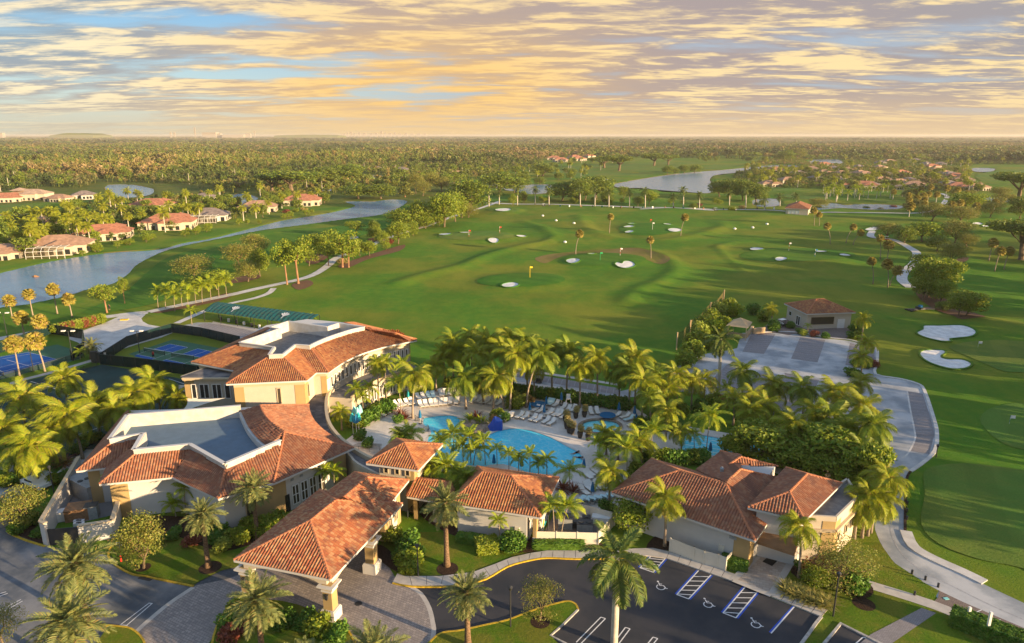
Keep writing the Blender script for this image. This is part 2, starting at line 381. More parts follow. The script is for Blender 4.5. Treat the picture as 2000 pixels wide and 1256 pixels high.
RT = [(0.42, 0.185, 0.072), (0.385, 0.155, 0.062), (0.33, 0.125, 0.055), (0.45, 0.225, 0.095), (0.37, 0.145, 0.06), (0.30, 0.11, 0.052), (0.405, 0.17, 0.065)]
tile_mat('tiles', RT)
tile_mat('tilesportico', [(0.39, 0.15, 0.065), (0.36, 0.12, 0.052), (0.44, 0.225, 0.105), (0.29, 0.10, 0.05), (0.40, 0.18, 0.08), (0.36, 0.125, 0.055), (0.45, 0.24, 0.12)])
tile_mat('tilesbrown', [(0.29, 0.118, 0.060), (0.25, 0.10, 0.055), (0.33, 0.16, 0.088), (0.30, 0.12, 0.062), (0.265, 0.118, 0.07), (0.34, 0.17, 0.095)])
mat('capclay', (0.50, 0.20, 0.10), 0.75, 0.2, var=0.25, vscale=3)
def glass_mat():
 m = mat('glass', (0.02, 0.024, 0.028), 0.06, 0.7)
glass_mat()
mat('glassbrown', (0.06, 0.05, 0.035), 0.12, 0.5)
mat('frameblack', (0.02, 0.02, 0.022), 0.5, 0.4)
mat('framewhite', (0.72, 0.71, 0.68), 0.6, 0.3)
mat('metaldark', (0.03, 0.032, 0.035), 0.5, 0.5)
mat('metalgrey', (0.30, 0.32, 0.33), 0.5, 0.5, var=0.2, vscale=3)
mat('vinyl', (0.66, 0.62, 0.52), 0.6, 0.3, var=0.05)
mat('awning', (0.30, 0.18, 0.10), 0.9, 0.1, var=0.12, vscale=1)
mat('slingbeige', (0.82, 0.78, 0.72), 0.85, 0.2)
mat('slingblue', (0.55, 0.76, 0.80), 0.85, 0.2)
mat('loungeframe', (0.42, 0.38, 0.33), 0.6, 0.3)
mat('umbblue', (0.015, 0.14, 0.30), 0.85, 0.2)
mat('umbteal', (0.03, 0.36, 0.42), 0.85, 0.2)
mat('umbcyan', (0.25, 0.62, 0.62), 0.85, 0.2)
mat('tarpblue', (0.02, 0.08, 0.42), 0.6, 0.3)
mat('courtgreen', (0.055, 0.15, 0.085), 0.85, 0.15, var=0.12, vscale=0.5)
mat('courtblue', (0.015, 0.10, 0.34), 0.85, 0.15, var=0.08, vscale=0.5)
mat('claycourt', (0.028, 0.070, 0.065), 0.9, 0.15, var=0.25, vscale=0.3)
mat('rock', (0.36, 0.27, 0.20), 0.9, 0.2, var=0.4, vscale=2, bump=0.08, bscale=4)
mat('bark', (0.20, 0.15, 0.10), 0.9, 0.1, var=0.4, vscale=4, bump=0.03, bscale=10)
mat('palmbark', (0.36, 0.29, 0.22), 0.9, 0.1, var=0.35, vscale=6, bump=0.02, bscale=16)
mat('datebark', (0.24, 0.16, 0.10), 0.95, 0.1, var=0.5, vscale=7, bump=0.08, bscale=9)
mat('royalbark', (0.55, 0.50, 0.42), 0.8, 0.2, var=0.2, vscale=2)
mat('crownshaft', (0.12, 0.20, 0.05), 0.5, 0.4)
mat('pinebark', (0.34, 0.19, 0.11), 0.9, 0.1, var=0.4, vscale=3)
mat('skin', (0.30, 0.16, 0.10), 0.6); mat('clothred', (0.5, 0.03, 0.03), 0.8); mat('clothdark', (0.02, 0.02, 0.03), 0.8); mat('clothwhite', (0.7, 0.7, 0.7), 0.8)
mat('hair', (0.03, 0.02, 0.015), 0.8)
mat('rubber', (0.02, 0.02, 0.02), 0.8); mat('clay', (0.45, 0.24, 0.13), 0.8); mat('potdark', (0.05, 0.045, 0.04), 0.6)
mat('red', (0.55, 0.03, 0.02), 0.6); mat('yellow', (0.75, 0.55, 0.03), 0.6); mat('flaggreen', (0.02, 0.35, 0.12), 0.6)
mat('canopygreen', (0.010, 0.115, 0.115), 0.75, 0.25, col2=(0.03, 0.085, 0.07), vscale=1.2)
mat('tanfabric', (0.50, 0.37, 0.22), 0.85, 0.2, var=0.1, vscale=2)
mat('wood', (0.30, 0.17, 0.09), 0.8, 0.2, var=0.3, vscale=4)
mat('brochure', (0.35, 0.30, 0.24), 0.8)
mat('whiteplastic', (0.75, 0.75, 0.73), 0.5, 0.4)
leaf_mat('coconut', (0.110, 0.175, 0.010), (0.265, 0.255, 0.012), 0.35, 0.30, (0.30, 0.20, 0.06))
leaf_mat('coconutdark', (0.075, 0.140, 0.012), (0.18, 0.205, 0.014), 0.3, 0.4)
leaf_mat('dateleaf', (0.085, 0.120, 0.040), (0.165, 0.170, 0.050), 0.25, 0.3, (0.28, 0.20, 0.07))
leaf_mat('royalleaf', (0.045, 0.095, 0.018), (0.11, 0.125, 0.022), 0.25, 0.3)
leaf_mat('arecaleaf', (0.105, 0.185, 0.010), (0.245, 0.255, 0.012), 0.35, 0.3)
leaf_mat('sabal', (0.17, 0.16, 0.022), (0.26, 0.21, 0.04), 0.25, 0.3, (0.36, 0.22, 0.08))
leaf_mat('oakleaf', (0.055, 0.110, 0.012), (0.145, 0.170, 0.018), 0.3, 0.35)
leaf_mat('olive', (0.095, 0.125, 0.020), (0.185, 0.180, 0.034), 0.3, 0.3, (0.30, 0.20, 0.07))
leaf_mat('brightleaf', (0.085, 0.150, 0.012), (0.19, 0.21, 0.018), 0.35, 0.3)
leaf_mat('hedge', (0.035, 0.105, 0.012), (0.090, 0.160, 0.016), 0.25, 0.4)
leaf_mat('lime', (0.13, 0.19, 0.02), (0.24, 0.26, 0.04), 0.3, 0.3)
leaf_mat('redleaf', (0.12, 0.030, 0.022), (0.19, 0.06, 0.03), 0.3, 0.3)
leaf_mat('ticoppper', (0.26, 0.12, 0.04), (0.32, 0.2, 0.05), 0.3, 0.3)
leaf_mat('pinewood', (0.080, 0.115, 0.018), (0.150, 0.155, 0.028), 0.25, 0.35, patch=((0.040, 0.080, 0.020), (0.25, 0.19, 0.07)))
leaf_mat('farwood', (0.14, 0.12, 0.03), (0.21, 0.155, 0.05), 0.2, 0.35, patch=((0.08, 0.11, 0.03), (0.34, 0.24, 0.12)))
leaf_mat('straw', (0.30, 0.22, 0.08), (0.22, 0.20, 0.06), 0.3, 0.3)
leaf_mat('reeds', (0.16, 0.17, 0.04), (0.26, 0.22, 0.07), 0.3, 0.3)
def screen_mat(name, col, alpha):
 m = bpy.data.materials.new(name); m.use_nodes = True; n = NT(m.node_tree)
 d = n.n('ShaderNodeBsdfDiffuse'); d.inputs[0].default_value = (*col, 1); t = n.n('ShaderNodeBsdfTransparent'); mx = n.n('ShaderNodeMixShader'); out = n.n('ShaderNodeOutputMaterial')
 mx.inputs[0].default_value = alpha; n.t.links.new(t.outputs[0], mx.inputs[1]); n.t.links.new(d.outputs[0], mx.inputs[2]); n.t.links.new(mx.outputs[0], out.inputs[0]); M[name] = m
screen_mat('windscreen', (0.012, 0.035, 0.035), 0.82); screen_mat('netting', (0.16, 0.12, 0.06), 0.45); screen_mat('chainlink', (0.05, 0.07, 0.07), 0.30); screen_mat('poolcage', (0.10, 0.08, 0.05), 0.45)
# ---------------------------------------------------------------- terrain
def ell(cx, cy, rx, ry, n=20, rot=0.0, wob=0.0, seed=0):
 r = random.Random(seed * 31 + int(cx)); ph = r.random() * 6; out = []
 for k in range(n):
  a = 2 * math.pi * k / n; q = 1 + wob * math.sin(2 * a + ph) + wob * 0.6 * math.sin(3 * a + 2 * ph)
  out.append((cx + rx * q * math.cos(a), cy + ry * q * math.sin(a)))
 return out
LAKES_PX = {
'canal': [(-260, 700), (-120, 640), (0, 601), (60, 592), (130, 577), (180, 562), (222, 553), (252, 534), (270, 515), (318, 491), (360, 479), (400, 471), (450, 461), (500, 451), (540, 445), (597, 438), (678, 427), (730, 421), (762, 414), (796, 393), (762, 389), (729, 393), (673, 393), (694, 402), (643, 415), (597, 423), (551, 430), (500, 443), (450, 456), (400, 467.5), (357, 474), (318, 485), (280, 489), (204, 494), (102, 509), (0, 532), (-120, 560), (-260, 590)],
'pond': [(204, 364), (225, 360), (262, 361), (300, 369), (303, 374), (285, 382), (245, 386), (222, 381)],
'pond2': [(-60, 422), (0, 419), (60, 415), (120, 412), (118, 419), (60, 427), (0, 431), (-60, 436)],
'lake': [(1196, 361), (1215, 356), (1255, 349), (1293, 343), (1324, 339), (1367, 335), (1408, 332), (1450, 328), (1500, 323), (1556, 323), (1550, 331), (1480, 331), (1440, 337), (1397, 342), (1387, 352), (1393, 376), (1331, 374), (1290, 371), (1250, 367), (1215, 367)],
'lake2': [(1008, 362), (1040, 360), (1075, 361), (1080, 374), (1040, 379), (1012, 375), (960, 366), (930, 362), (940, 358), (985, 360)],
'lake3': [(1255, 318), (1306, 318), (1312, 323), (1262, 325)],
'lake4': [(1579, 313), (1610, 311), (1640, 312), (1642, 320), (1596, 321)],
'lake5': [(1590, 403), (1625, 396), (1650, 400), (1690, 398), (1760, 401), (1758, 407), (1700, 409), (1640, 406), (1600, 410)],
'lake6': [(1470, 390), (1520, 388), (1522, 401), (1480, 403)],
'lake7': [(1900, 328), (1942, 329), (1935, 335), (1905, 335)],
'lake8': [(1925, 384), (1970, 387), (1966, 395), (1924, 391)],
'lake9': [(440, 383), (480, 378), (512, 391), (500, 399), (450, 395)],
'lake10': [(715, 344), (770, 343), (775, 352), (720, 354)],
}
LAKES = {k: [(p[0], p[1]) for p in PX(smooth(v, 3))] for k, v in LAKES_PX.items()}
POOL_PX = [(825.6, 817), (852, 812), (893, 813), (905, 834), (925, 848), (945.6, 851.6), (972, 841), (1008, 836), (1044, 842), (1080, 855), (1111, 872), (1133, 884), (1141, 898), (1135, 908), (1116, 918), (1080, 927), (1040, 926), (1010, 920), (984, 910), (948, 913), (900, 907), (847, 894), (833, 862), (840, 843), (825, 829)]
SPA_PX = ell(1172, 835, 41, 14); LAP_PX = [(1318, 841), (1430, 860), (1560, 882), (1585, 915), (1480, 902), (1330, 884)]
POOLS = [[p[:2] for p in PX(smooth(POOL_PX, 3), 0.1)], [p[:2] for p in PX(SPA_PX, 0.1)], [p[:2] for p in PX(LAP_PX, 0.1)]]
RIDGES = [([(1020, 433), (1051, 443), (1071, 455), (1083, 464), (1064, 473), (1025, 480), (960, 497), (900, 520), (840, 535), (778, 553)], 1.0, 3.6),
  ([(1132, 422), (1140, 438), (1150, 450), (1180, 460), (1217, 467), (1280, 470), (1331, 467), (1382, 454), (1413, 441), (1404, 434)], 1.0, 4.5),
  ([(1240, 486), (1280, 493), (1306, 508), (1320, 525), (1308, 541), (1282, 555), (1250, 567), (1225, 590)], 0.95, 3.6),
  ([(1402, 484), (1413, 497), (1438, 518), (1466, 540), (1469, 562)], 0.5, 1.6),
  ([(1400, 484), (1440, 474), (1500, 472), (1560, 470)], 0.6, 3)]
RIDGES = [([p[:2] for p in PX(smooth(a, 3, False))], h_, w_) for a, h_, w_ in RIDGES]
MOUNDS = [(1020, 549, 100, 20, 0.7), (1180, 508, 95, 15, 0.8), (930, 463, 90, 11, 0.8), (1268, 449, 75, 14, 0.7), (1560, 500, 120, 15, 0.7), (985, 411, 40, 6, 0.8)]
MW = []
for cx, cy, rx, ry, mh in MOUNDS:
 c = P(cx, cy); a = P(cx + rx, cy); b = P(cx, cy - ry); MW.append((c[0], c[1], abs(a[0] - c[0]), abs(b[1] - c[1]), mh))
BUILT = [p[:2] for p in PX([(-900, 690), (0, 648), (120, 640), (240, 606), (400, 590), (560, 610), (800, 690), (1000, 700), (1320, 705), (1410, 600), (1500, 585), (1690, 590), (1730, 680), (1830, 740), (1860, 860), (1800, 930), (1800, 1050), (1960, 1140), (2300, 1290), (2300, 2400), (-900, 2400)])]
def vnoise(X, Y, s, seed):
 """smooth value noise, cosine interpolated"""
 r = np.random.default_rng(seed); T = r.random((64, 64))
 x = X / s; y = Y / s; xi = np.floor(x).astype(int); yi = np.floor(y).astype(int); fx = x - xi; fy = y - yi
 fx = fx * fx * (3 - 2 * fx); fy = fy * fy * (3 - 2 * fy)
 g = lambda i, j: T[(xi + i) % 64, (yi + j) % 64]
 return (g(0, 0) * (1 - fx) + g(1, 0) * fx) * (1 - fy) + (g(0, 1) * (1 - fx) + g(1, 1) * fx) * fy - 0.5
def sstep(x, a, b): t = np.clip((x - a) / (b - a), 0, 1); return t * t * (3 - 2 * t)
def hfield(X, Y):
 X = np.asarray(X, float); Y = np.asarray(Y, float)
 dB = polydist(BUILT, X, Y); free = np.where(inside(BUILT, X, Y), 0, sstep(dB, 0, 18))
 z = free * (vnoise(X, Y, 26, 1) * 1.0 + vnoise(X, Y, 11, 2) * 0.35 * sstep(X / np.maximum(Y, 1), -0.1, 0.5))
 rg = sstep(X / np.maximum(Y, 1), 0.60, 0.68) * sstep(Y, 110, 150) * (1 - sstep(Y, 420, 520))
 z = z + rg * free * (vnoise(X, Y, 17, 3) * 2.2 + vnoise(X, Y, 7, 5) * .5)
 z = np.where(Y > 900, z * 0.3, z)
 m = (Y > 150) & (Y < 480)
 if m.any():
  xs, ys = X[m], Y[m]; add = np.zeros(xs.shape)
  for pl, h_, w_ in RIDGES: add += .72 * h_ * np.exp(-(polydist(pl, xs, ys, False) / w_) ** 2)
  for cx, cy, rx, ry, mh in MW:
   q = np.hypot((xs - cx) / rx, (ys - cy) / ry); add += mh * (1 - sstep(q, 0.55, 1.15))
  z = z.copy(); z[m] += add
 for k, L in LAKES.items():
  xs = [p[0] for p in L]; ys = [p[1] for p in L]
  m = (X > min(xs) - 30) & (X < max(xs) + 30) & (Y > min(ys) - 30) & (Y < max(ys) + 30)
  if not m.any(): continue
  a, b = X[m], Y[m]; d = polydist(L, a, b); ins = inside(L, a, b)
  zz = z[m]; zz = np.where(ins, -np.minimum(0.45 * d + 0.05, 1.4), zz * sstep(d, 0, 14))
  z = z.copy(); z[m] = zz
 for L in POOLS:
  z = np.where(inside(L, X, Y) & (polydist(L, X, Y) > 0.05), -1.2, z)
 return z
def h0(x, y): return float(hfield(np.array([x]), np.array([y]))[0])
def build_ground():
 na = 340; az = np.linspace(-0.80, 0.80, na)
 rr = [38.0]
 while rr[-1] < 560: rr.append(rr[-1] + max(1.0, rr[-1] * 0.0085))
 while rr[-1] < 26000: rr.append(rr[-1] * 1.055)
 rr = np.array(rr); A, Rr = np.meshgrid(az, rr, indexing='ij')
 X = Rr * np.sin(A); Y = Rr * np.cos(A); Z = hfield(X, Y)
 nr = len(rr); vs = np.stack([X.ravel(), Y.ravel(), Z.ravel()], 1)
 i, j = np.meshgrid(np.arange(na - 1), np.arange(nr - 1), indexing='ij'); k = (i * nr + j).ravel()
 fs = np.stack([k, k + 1, k + nr + 1, k + nr], 1)
 cen = (vs[fs[:, 0]] + vs[fs[:, 2]]) / 2
 me = rawmesh('ground', vs, fs, [M['range'], M['rough'], M['woodfloor']])
 ppx, ppy = [], []
 y = cen[:, 1]; x = cen[:, 0]
 d = y * CP - (0 - H) * SP; py = 628 - F * (y * SP + (0 - H) * CP) / d; px = 1000 + F * x / d
 mi = np.zeros(len(fs), int)
 mi[(py < 300)] = 2
 mi[(py >= 300) & (py < 398) & (px < 900)] = 1
 me.polygons.foreach_set('material_index', mi.astype(np.int32)); me.polygons.foreach_set('use_smooth', [True] * len(fs)); me.update()
 g = link('ground', me); tag(g, kind='structure')
 far = MB()
 far.add([(-40000, -20000, -1.9), (40000, -20000, -1.9), (40000, 45000, -1.9), (-40000, 45000, -1.9)], [(0, 1, 2, 3)])
 tag(far.build('terrain', M['woodfloor']), kind='structure')
build_ground()
OFF = [0.0]
def sheet(name, pts, z=0.004, m='concrete', res=None, holes=(), drape=False, parent=None, world=False, kind='structure', thick=0.0):
 """flat or draped sheet with the given outline (photo pixels unless world=True)"""
 poly = pts if world else [(p[0], p[1]) for p in PX(pts)]
 hol = [h if world else [(p[0], p[1]) for p in PX(h)] for h in holes]
 V = [tuple(p[:2]) for p in poly]; E = [(i, (i + 1) % len(poly)) for i in range(len(poly))]
 for h in hol:
  k = len(V); V += [tuple(p[:2]) for p in h]; E += [(k + i, k + (i + 1) % len(h)) for i in range(len(h))]
 if res:
  xs = [p[0] for p in poly]; ys = [p[1] for p in poly]
  gx, gy = np.meshgrid(np.arange(min(xs), max(xs), res), np.arange(min(ys), max(ys), res)); gx = gx.ravel(); gy = gy.ravel()
  ok = inside(poly, gx, gy) & (polydist(poly, gx, gy) > res * 0.35)
  for h in hol: ok &= ~inside(h, gx, gy)
  V += list(zip(gx[ok].tolist(), gy[ok].tolist()))
 r = delaunay_2d_cdt([Vector(v) for v in V], E, [], 0, 1e-5)
 vs = np.array([(v.x, v.y) for v in r[0]]); fs = r[2]
 cx = np.array([sum(vs[i][0] for i in f) / len(f) for f in fs]); cy = np.array([sum(vs[i][1] for i in f) / len(f) for f in fs])
 ok = inside(poly, cx, cy)
 for h in hol: ok &= ~inside(h, cx, cy)
 fs = [tuple(f) for f, q in zip(fs, ok) if q]
 zz = (hfield(vs[:, 0], vs[:, 1]) if drape else 0) + z + np.zeros(len(vs))
 mb = MB(); v3 = [(a[0], a[1], b) for a, b in zip(vs, zz)]
 mb.add(v3, [f if (v3[f[1]][0] - v3[f[0]][0]) * (v3[f[2]][1] - v3[f[0]][1]) - (v3[f[1]][1] - v3[f[0]][1]) * (v3[f[2]][0] - v3[f[0]][0]) > 0 else f[::-1] for f in fs])
 if thick:
  for q in [poly] + hol:
   n = len(q)
   for i in range(n):
    a, b = q[i], q[(i + 1) % n]; mb.add([(a[0], a[1], z - thick), (b[0], b[1], z - thick), (b[0], b[1], z), (a[0], a[1], z)], [(0, 1, 2, 3)])
 o = mb.build(name, M[m], parent)
 if parent is None and kind: tag(o, kind=kind)
 return o
def ribbonpts(line, w):
 L, Rr = [], []
 n = len(line)
 for i, p in enumerate(line):
  a, b = line[max(i - 1, 0)], line[min(i + 1, n - 1)]; dx, dy = b[0] - a[0], b[1] - a[1]; l = math.hypot(dx, dy) or 1
  L.append((p[0] - dy / l * w / 2, p[1] + dx / l * w / 2)); Rr.append((p[0] + dy / l * w / 2, p[1] - dx / l * w / 2))
 return L, Rr
def ribbon(name, pts, w, z=0.004, m='concrete', sm=4, drape=False, world=False, h=0.0, parent=None, kind='structure', mb=None):
 """band along a line; with h it stands as a kerb of that height"""
 line = [p[:2] for p in (pts if world else PX(pts))]
 if sm: line = smooth(line, sm, False)
 if drape or h:
  ln = [line[0]]
  for a, b in zip(line, line[1:]):
   L = math.hypot(b[0] - a[0], b[1] - a[1]); k = max(1, int(L / 3))
   ln += [(a[0] + (b[0] - a[0]) * (i + 1) / k, a[1] + (b[1] - a[1]) * (i + 1) / k) for i in range(k)] if drape else [b]
  line = ln
 L, Rr = ribbonpts(line, w); own = mb is None; mb = mb or MB(); n = len(line)
 if drape:
  hz = hfield(np.array([p[0] for p in L + Rr]), np.array([p[1] for p in L + Rr]))
 else: hz = np.zeros(2 * n)
 top = [(p[0], p[1], z + h + hz[i]) for i, p in enumerate(L + Rr)]
 fs = [(i, n + i, n + i + 1, i + 1) for i in range(n - 1)]
 mb.add(top, fs)
 if h:
  bot = [(p[0], p[1], z - 0.02 + hz[i]) for i, p in enumerate(L + Rr)]
  mb.add(top + bot, [(i, i + 1, 2 * n + i + 1, 2 * n + i) for i in range(n - 1)] + [(n + i + 1, n + i, 3 * n + i, 3 * n + i + 1) for i in range(n - 1)] + [(0, 2 * n, 3 * n, n), (n - 1, 2 * n - 1, 4 * n - 1, 3 * n - 1)])
 if not own: return mb
 o = mb.build(name, M[m], parent)
 if parent is None and kind: tag(o, kind=kind)
 return o
# water
for k, L in LAKES.items():
 cx = sum(p[0] for p in L) / len(L); cy = sum(p[1] for p in L) / len(L)
 sheet('canal_water' if k == 'canal' else 'lake_water', L, -0.22, 'lakewater', world=True)
 ribbon('reed_bank' if k == 'canal' else 'grass_bank', L + [L[0]], 2.6 if k == 'canal' else 2.2, .02, 'drygrass', 0, drape=True, world=True)
# ---------------- golf ground
D = 0.09
sheet('putting_green', smooth([(1855, 675), (1872, 665), (1914, 659), (2000, 662), (2080, 680), (2080, 745), (2000, 733), (1960, 729), (1920, 711), (1888, 694)], 3), D, 'green', 2.5, drape=True)
sheet('putting_green', smooth([(1914, 820), (1927, 802), (1957, 792), (2000, 789), (2090, 800), (2090, 885), (2000, 878), (1960, 866), (1930, 844)], 3), D, 'green', 2.5, drape=True)
sheet('putting_green', smooth([(1805, 922), (1839, 909), (1900, 907), (2000, 920), (2110, 940), (2110, 1160), (2000, 1112), (1914, 1094), (1833, 1063), (1799, 1024), (1806, 967)], 3), D, 'green', 2, drape=True)
BUNK = [smooth([(1789, 651), (1802, 642), (1805, 634), (1848, 632), (1884, 635.6), (1907, 645), (1902, 652), (1872, 654), (1857, 657), (1860, 661), (1839, 664), (1808.5, 660)], 3),
  smooth([(1795, 690), (1808.5, 683.5), (1842, 682.5), (1848, 688.6), (1839, 696), (1848, 700.7), (1878, 702), (1898, 711), (1890, 720), (1860, 722), (1823.6, 713), (1802, 702)], 3),
  smooth([(1200, 520), (1206, 517), (1214, 519), (1218, 515.5), (1232, 515.5), (1241, 520), (1236, 524), (1222, 526), (1208, 524)], 3)]
for e in [(997, 561, 17, 5), (1119, 513, 16, 3.6), (1155, 500, 9, 1.5), (869, 460.5, 12, 3), (908, 457.5, 13, 1.4), (964, 471.5, 12, 3.4), (1018, 462, 10, 2), (1228, 445, 11, 2.2), (1229, 455, 9, 2), (1233, 437.5, 8.5, 1.5), (1303, 439, 9, 1.8), (1318, 453, 16, 3.6), (1477, 490, 14, 3.4), (1525, 507, 14, 3.4), (1604, 494.5, 14, 1.8), (1649.5, 500.5, 12, 2.8), (983, 412, 15, 3), (1909, 436, 12, 2.4), (1925, 444, 8, 2.4), (1705, 447, 15, 4), (690, 464, 12, 3), (1186, 352, 8, 2), (617, 373, 10, 2), (640, 372, 12, 2)]:
 BUNK.append(ell(*e, n=18, wob=0.09, seed=3))
for e, mm in [((1020, 549, 84, 16), 'fairway'), ((1178, 510, 84, 12), 'fairway'), ((930, 463, 78, 8.5), 'green'), ((1268, 449, 62, 12), 'fairway'), ((1560, 499, 112, 13), 'fairway'), ((985, 411, 32, 4.5), 'green')]:
 sheet('target_green', ell(*e, n=30, wob=0.05, seed=5), D, mm, 2.2 if e[1] > 480 else 3, drape=True)
sheet('dry_grass_patch', smooth([(1045, 505), (1100, 492), (1180, 486), (1250, 488), (1300, 503), (1308, 512), (1290, 518), (1250, 507), (1200, 498), (1130, 497), (1090, 505), (1065, 515)], 3), D - 0.03, 'drygrass', 2.5, drape=True)
for b in BUNK:
 sheet('sand_bunker', b, D + 0.03, 'sand', 2.5, drape=True); ribbon('bunker_lip', b + [b[0]], .45, D, 'turf', 0, drape=True, h=.22)
sheet('fairway', smooth([(160, 612), (240, 575), (290, 530), (330, 503), (420, 478), (520, 460), (640, 445), (760, 425), (800, 418), (780, 440), (700, 462), (640, 476), (560, 500), (500, 520), (420, 545), (330, 585), (240, 606)], 3), D, 'fairway', 4, drape=True)
sheet('fairway', smooth([(1205, 352), (1170, 350), (1080, 340), (1090, 327), (1180, 322), (1330, 316), (1400, 321), (1450, 322), (1400, 330), (1300, 338), (1240, 348)], 3), D, 'green', None, drape=True)
sheet('fairway', smooth([(1500, 365), (1600, 372), (1700, 378), (1800, 385), (1850, 395), (1800, 402), (1700, 392), (1600, 390), (1530, 386)], 3), D, 'green', None, drape=True)
sheet('fairway', smooth([(1910, 340), (1990, 330), (2040, 335), (2040, 356), (1950, 362), (1915, 352)], 3), D, 'green', None, drape=True)
sheet('fairway', smooth([(0, 400), (80, 398), (190, 390), (260, 386), (330, 385), (300, 396), (220, 402), (120, 408), (0, 415)], 3), D, 'green', None, drape=True)
# cart paths over open ground
ribbon('cart_path', [(975, 393), (943, 405), (897, 418), (857, 433), (818, 446), (793, 454), (729, 477), (699, 489), (658, 505), (640, 520), (605, 540), (543, 558), (480, 572), (420, 583), (350, 597), (290, 610)], 3.0, D + .02, 'concretepale', drape=True)
ribbon('cart_path', [(-60, 672), (36, 655), (100, 642), (180, 624), (245, 614), (290, 610)], 3.4, 0.016, 'concretepale')
ribbon('cart_path', [(535, 566), (525, 575), (500, 583), (465, 590), (430, 598), (395, 610), (345, 632)], 1.8, D, 'concretepale', drape=True)
ribbon('cart_path', [(1780, 560), (1762, 545), (1768, 528), (1785, 515), (1790, 492), (1765, 478), (1740, 468), (1718, 468), (1700, 462), (1705, 450)], 3.2, D + .02, 'concretepale', drape=True)
ribbon('cart_path', [(1250, 408), (1350, 407), (1500, 412), (1560, 415), (1660, 415), (1780, 416), (1830, 409), (1850, 385), (1838, 378)], 3.2, D + .02, 'concretepale', drape=True)
ribbon('cart_path', [(950, 396), (1010, 398), (1100, 400), (1200, 402), (1250, 404), (1400, 410)], 5.0, D + .02, 'concretepale', drape=True)
# ---------------- built ground
Z = [0.004 * i for i in range(12)]
sheet('concrete_lot', smooth([(206, 630), (250, 612), (286, 612), (276, 622), (290, 634), (345, 647), (270, 672), (200, 690), (150, 668), (135, 657)], 2), 0.012, 'concretepale', 4)
sheet('service_road', [(335, 640), (385, 630), (420, 630), (470, 636), (540, 648), (540, 672), (460, 668), (400, 655), (345, 650)], 0.008, 'concrete', 4)
sheet('cart_stalls', [(385, 636), (400, 631), (430, 634), (500, 648), (496, 660), (470, 658), (430, 650)], 0.016, 'paverred')
sheet('concrete_yard', smooth([(1448, 655), (1515, 650), (1563, 652), (1612, 661), (1660, 666), (1690, 675), (1711, 681), (1712, 708), (1709, 732), (1757, 741), (1790, 750), (1804, 763), (1815, 795), (1824, 823), (1828, 850), (1824, 881), (1802, 902), (1778, 918), (1771, 940), (1769, 1000), (1769, 1042), (1784, 1069), (1824, 1094), (1923, 1142), (2000, 1178), (2120, 1235), (2120, 1330), (2000, 1256), (1900, 1215), (1833, 1170), (1799, 1133), (1748, 1100), (1718, 1057), (1706, 1012), (1718, 950), (1725, 920), (1700, 880), (1640, 850), (1500, 812), (1400, 778), (1330, 765), (1212, 777), (1000, 743), (960, 735), (960, 727), (1060, 740), (1212, 764), (1300, 735), (1340, 700), (1385, 690), (1440, 680)], 2), 0.008, 'concrete', 4)
sheet('golf_cart_stalls', [(1012, 726), (1212, 759), (1210, 772), (1005, 736)], 0.013, 'paverred')
sheet('golf_cart_stalls', [(1468, 651.5), (1515, 652), (1492, 691.6), (1450, 687)], 0.013, 'paverred')
sheet('golf_cart_stalls', [(1563, 658), (1612, 664), (1596.7, 708), (1545, 700.7)], 0.013, 'paverred')
sheet('golf_cart_stalls', [(1660, 670), (1708, 681), (1708, 714), (1651, 713)], 0.013, 'paverred')
sheet('golf_cart_stalls', smooth([(1772, 764), (1802, 769), (1819, 820), (1825, 850), (1815, 887), (1778, 881), (1789, 850), (1784, 826), (1778, 795)], 1), 0.013, 'paverred')
sheet('golf_cart_stalls', [(1420, 712), (1440, 718), (1535, 742), (1532, 728), (1600, 742), (1570, 805), (1500, 795), (1385, 768), (1392, 740)], 0.013, 'paverred')
sheet('paver_plaza', [(1478, 655), (1500, 632), (1530, 620), (1665, 640), (1652, 664), (1612, 660), (1570, 648), (1540, 655), (1515, 650)], 0.016, 'paverwarm')
sheet('sidewalk_strip', [(1012, 719), (1206, 749), (1206, 753), (1012, 723)], 0.008, 'sidewalk')
ribbon('sidewalk_strip', [(-40, 765), (15, 752), (40, 743), (110, 725), (170, 707), (190, 702), (215, 704)], 1.5, 0.012, 'sidewalk')
def stall_lines(name, a0, a1, b0, b1, n, w=0.09, z=0.019, m='linefaded', skip=0):
 """n painted lines from the edge a0-a1 to the edge b0-b1"""
 mb = MB()
 for k in range(skip, n + 1 - skip):
  t = k / n; p = (a0[0] + (a1[0] - a0[0]) * t, a0[1] + (a1[1] - a0[1]) * t); q = (b0[0] + (b1[0] - b0[0]) * t, b0[1] + (b1[1] - b0[1]) * t)
  ribbon('', [p, q], w, z, m, 0, mb=mb)
 return tag(mb.build(name, M[m]), kind='structure')
stall_lines('painted_lines', (1012, 726), (1212, 759), (1005, 736), (1210, 772), 16)
stall_lines('painted_lines', (1468, 652), (1450, 687), (1515, 652), (1492, 691), 10, skip=1)
stall_lines('painted_lines', (1563, 658), (1545, 700), (1612, 664), (1597, 708), 11, skip=1)
stall_lines('painted_lines', (1660, 670), (1651, 713), (1706, 681), (1708, 714), 11, skip=1)
stall_lines('painted_lines', (1773, 768), (1790, 850), (1801, 773), (1824, 850), 12)
stall_lines('painted_lines', (1790, 850), (1784, 872), (1824, 850), (1819, 880), 3)
stall_lines('painted_lines', (1420, 712), (1388, 768), (1500, 735), (1470, 788), 13, skip=1)
stall_lines('painted_lines', (1530, 735), (1505, 790), (1595, 748), (1572, 800), 12, skip=1)
stall_lines('painted_lines', (400, 631), (500, 648), (390, 637), (475, 658), 14)
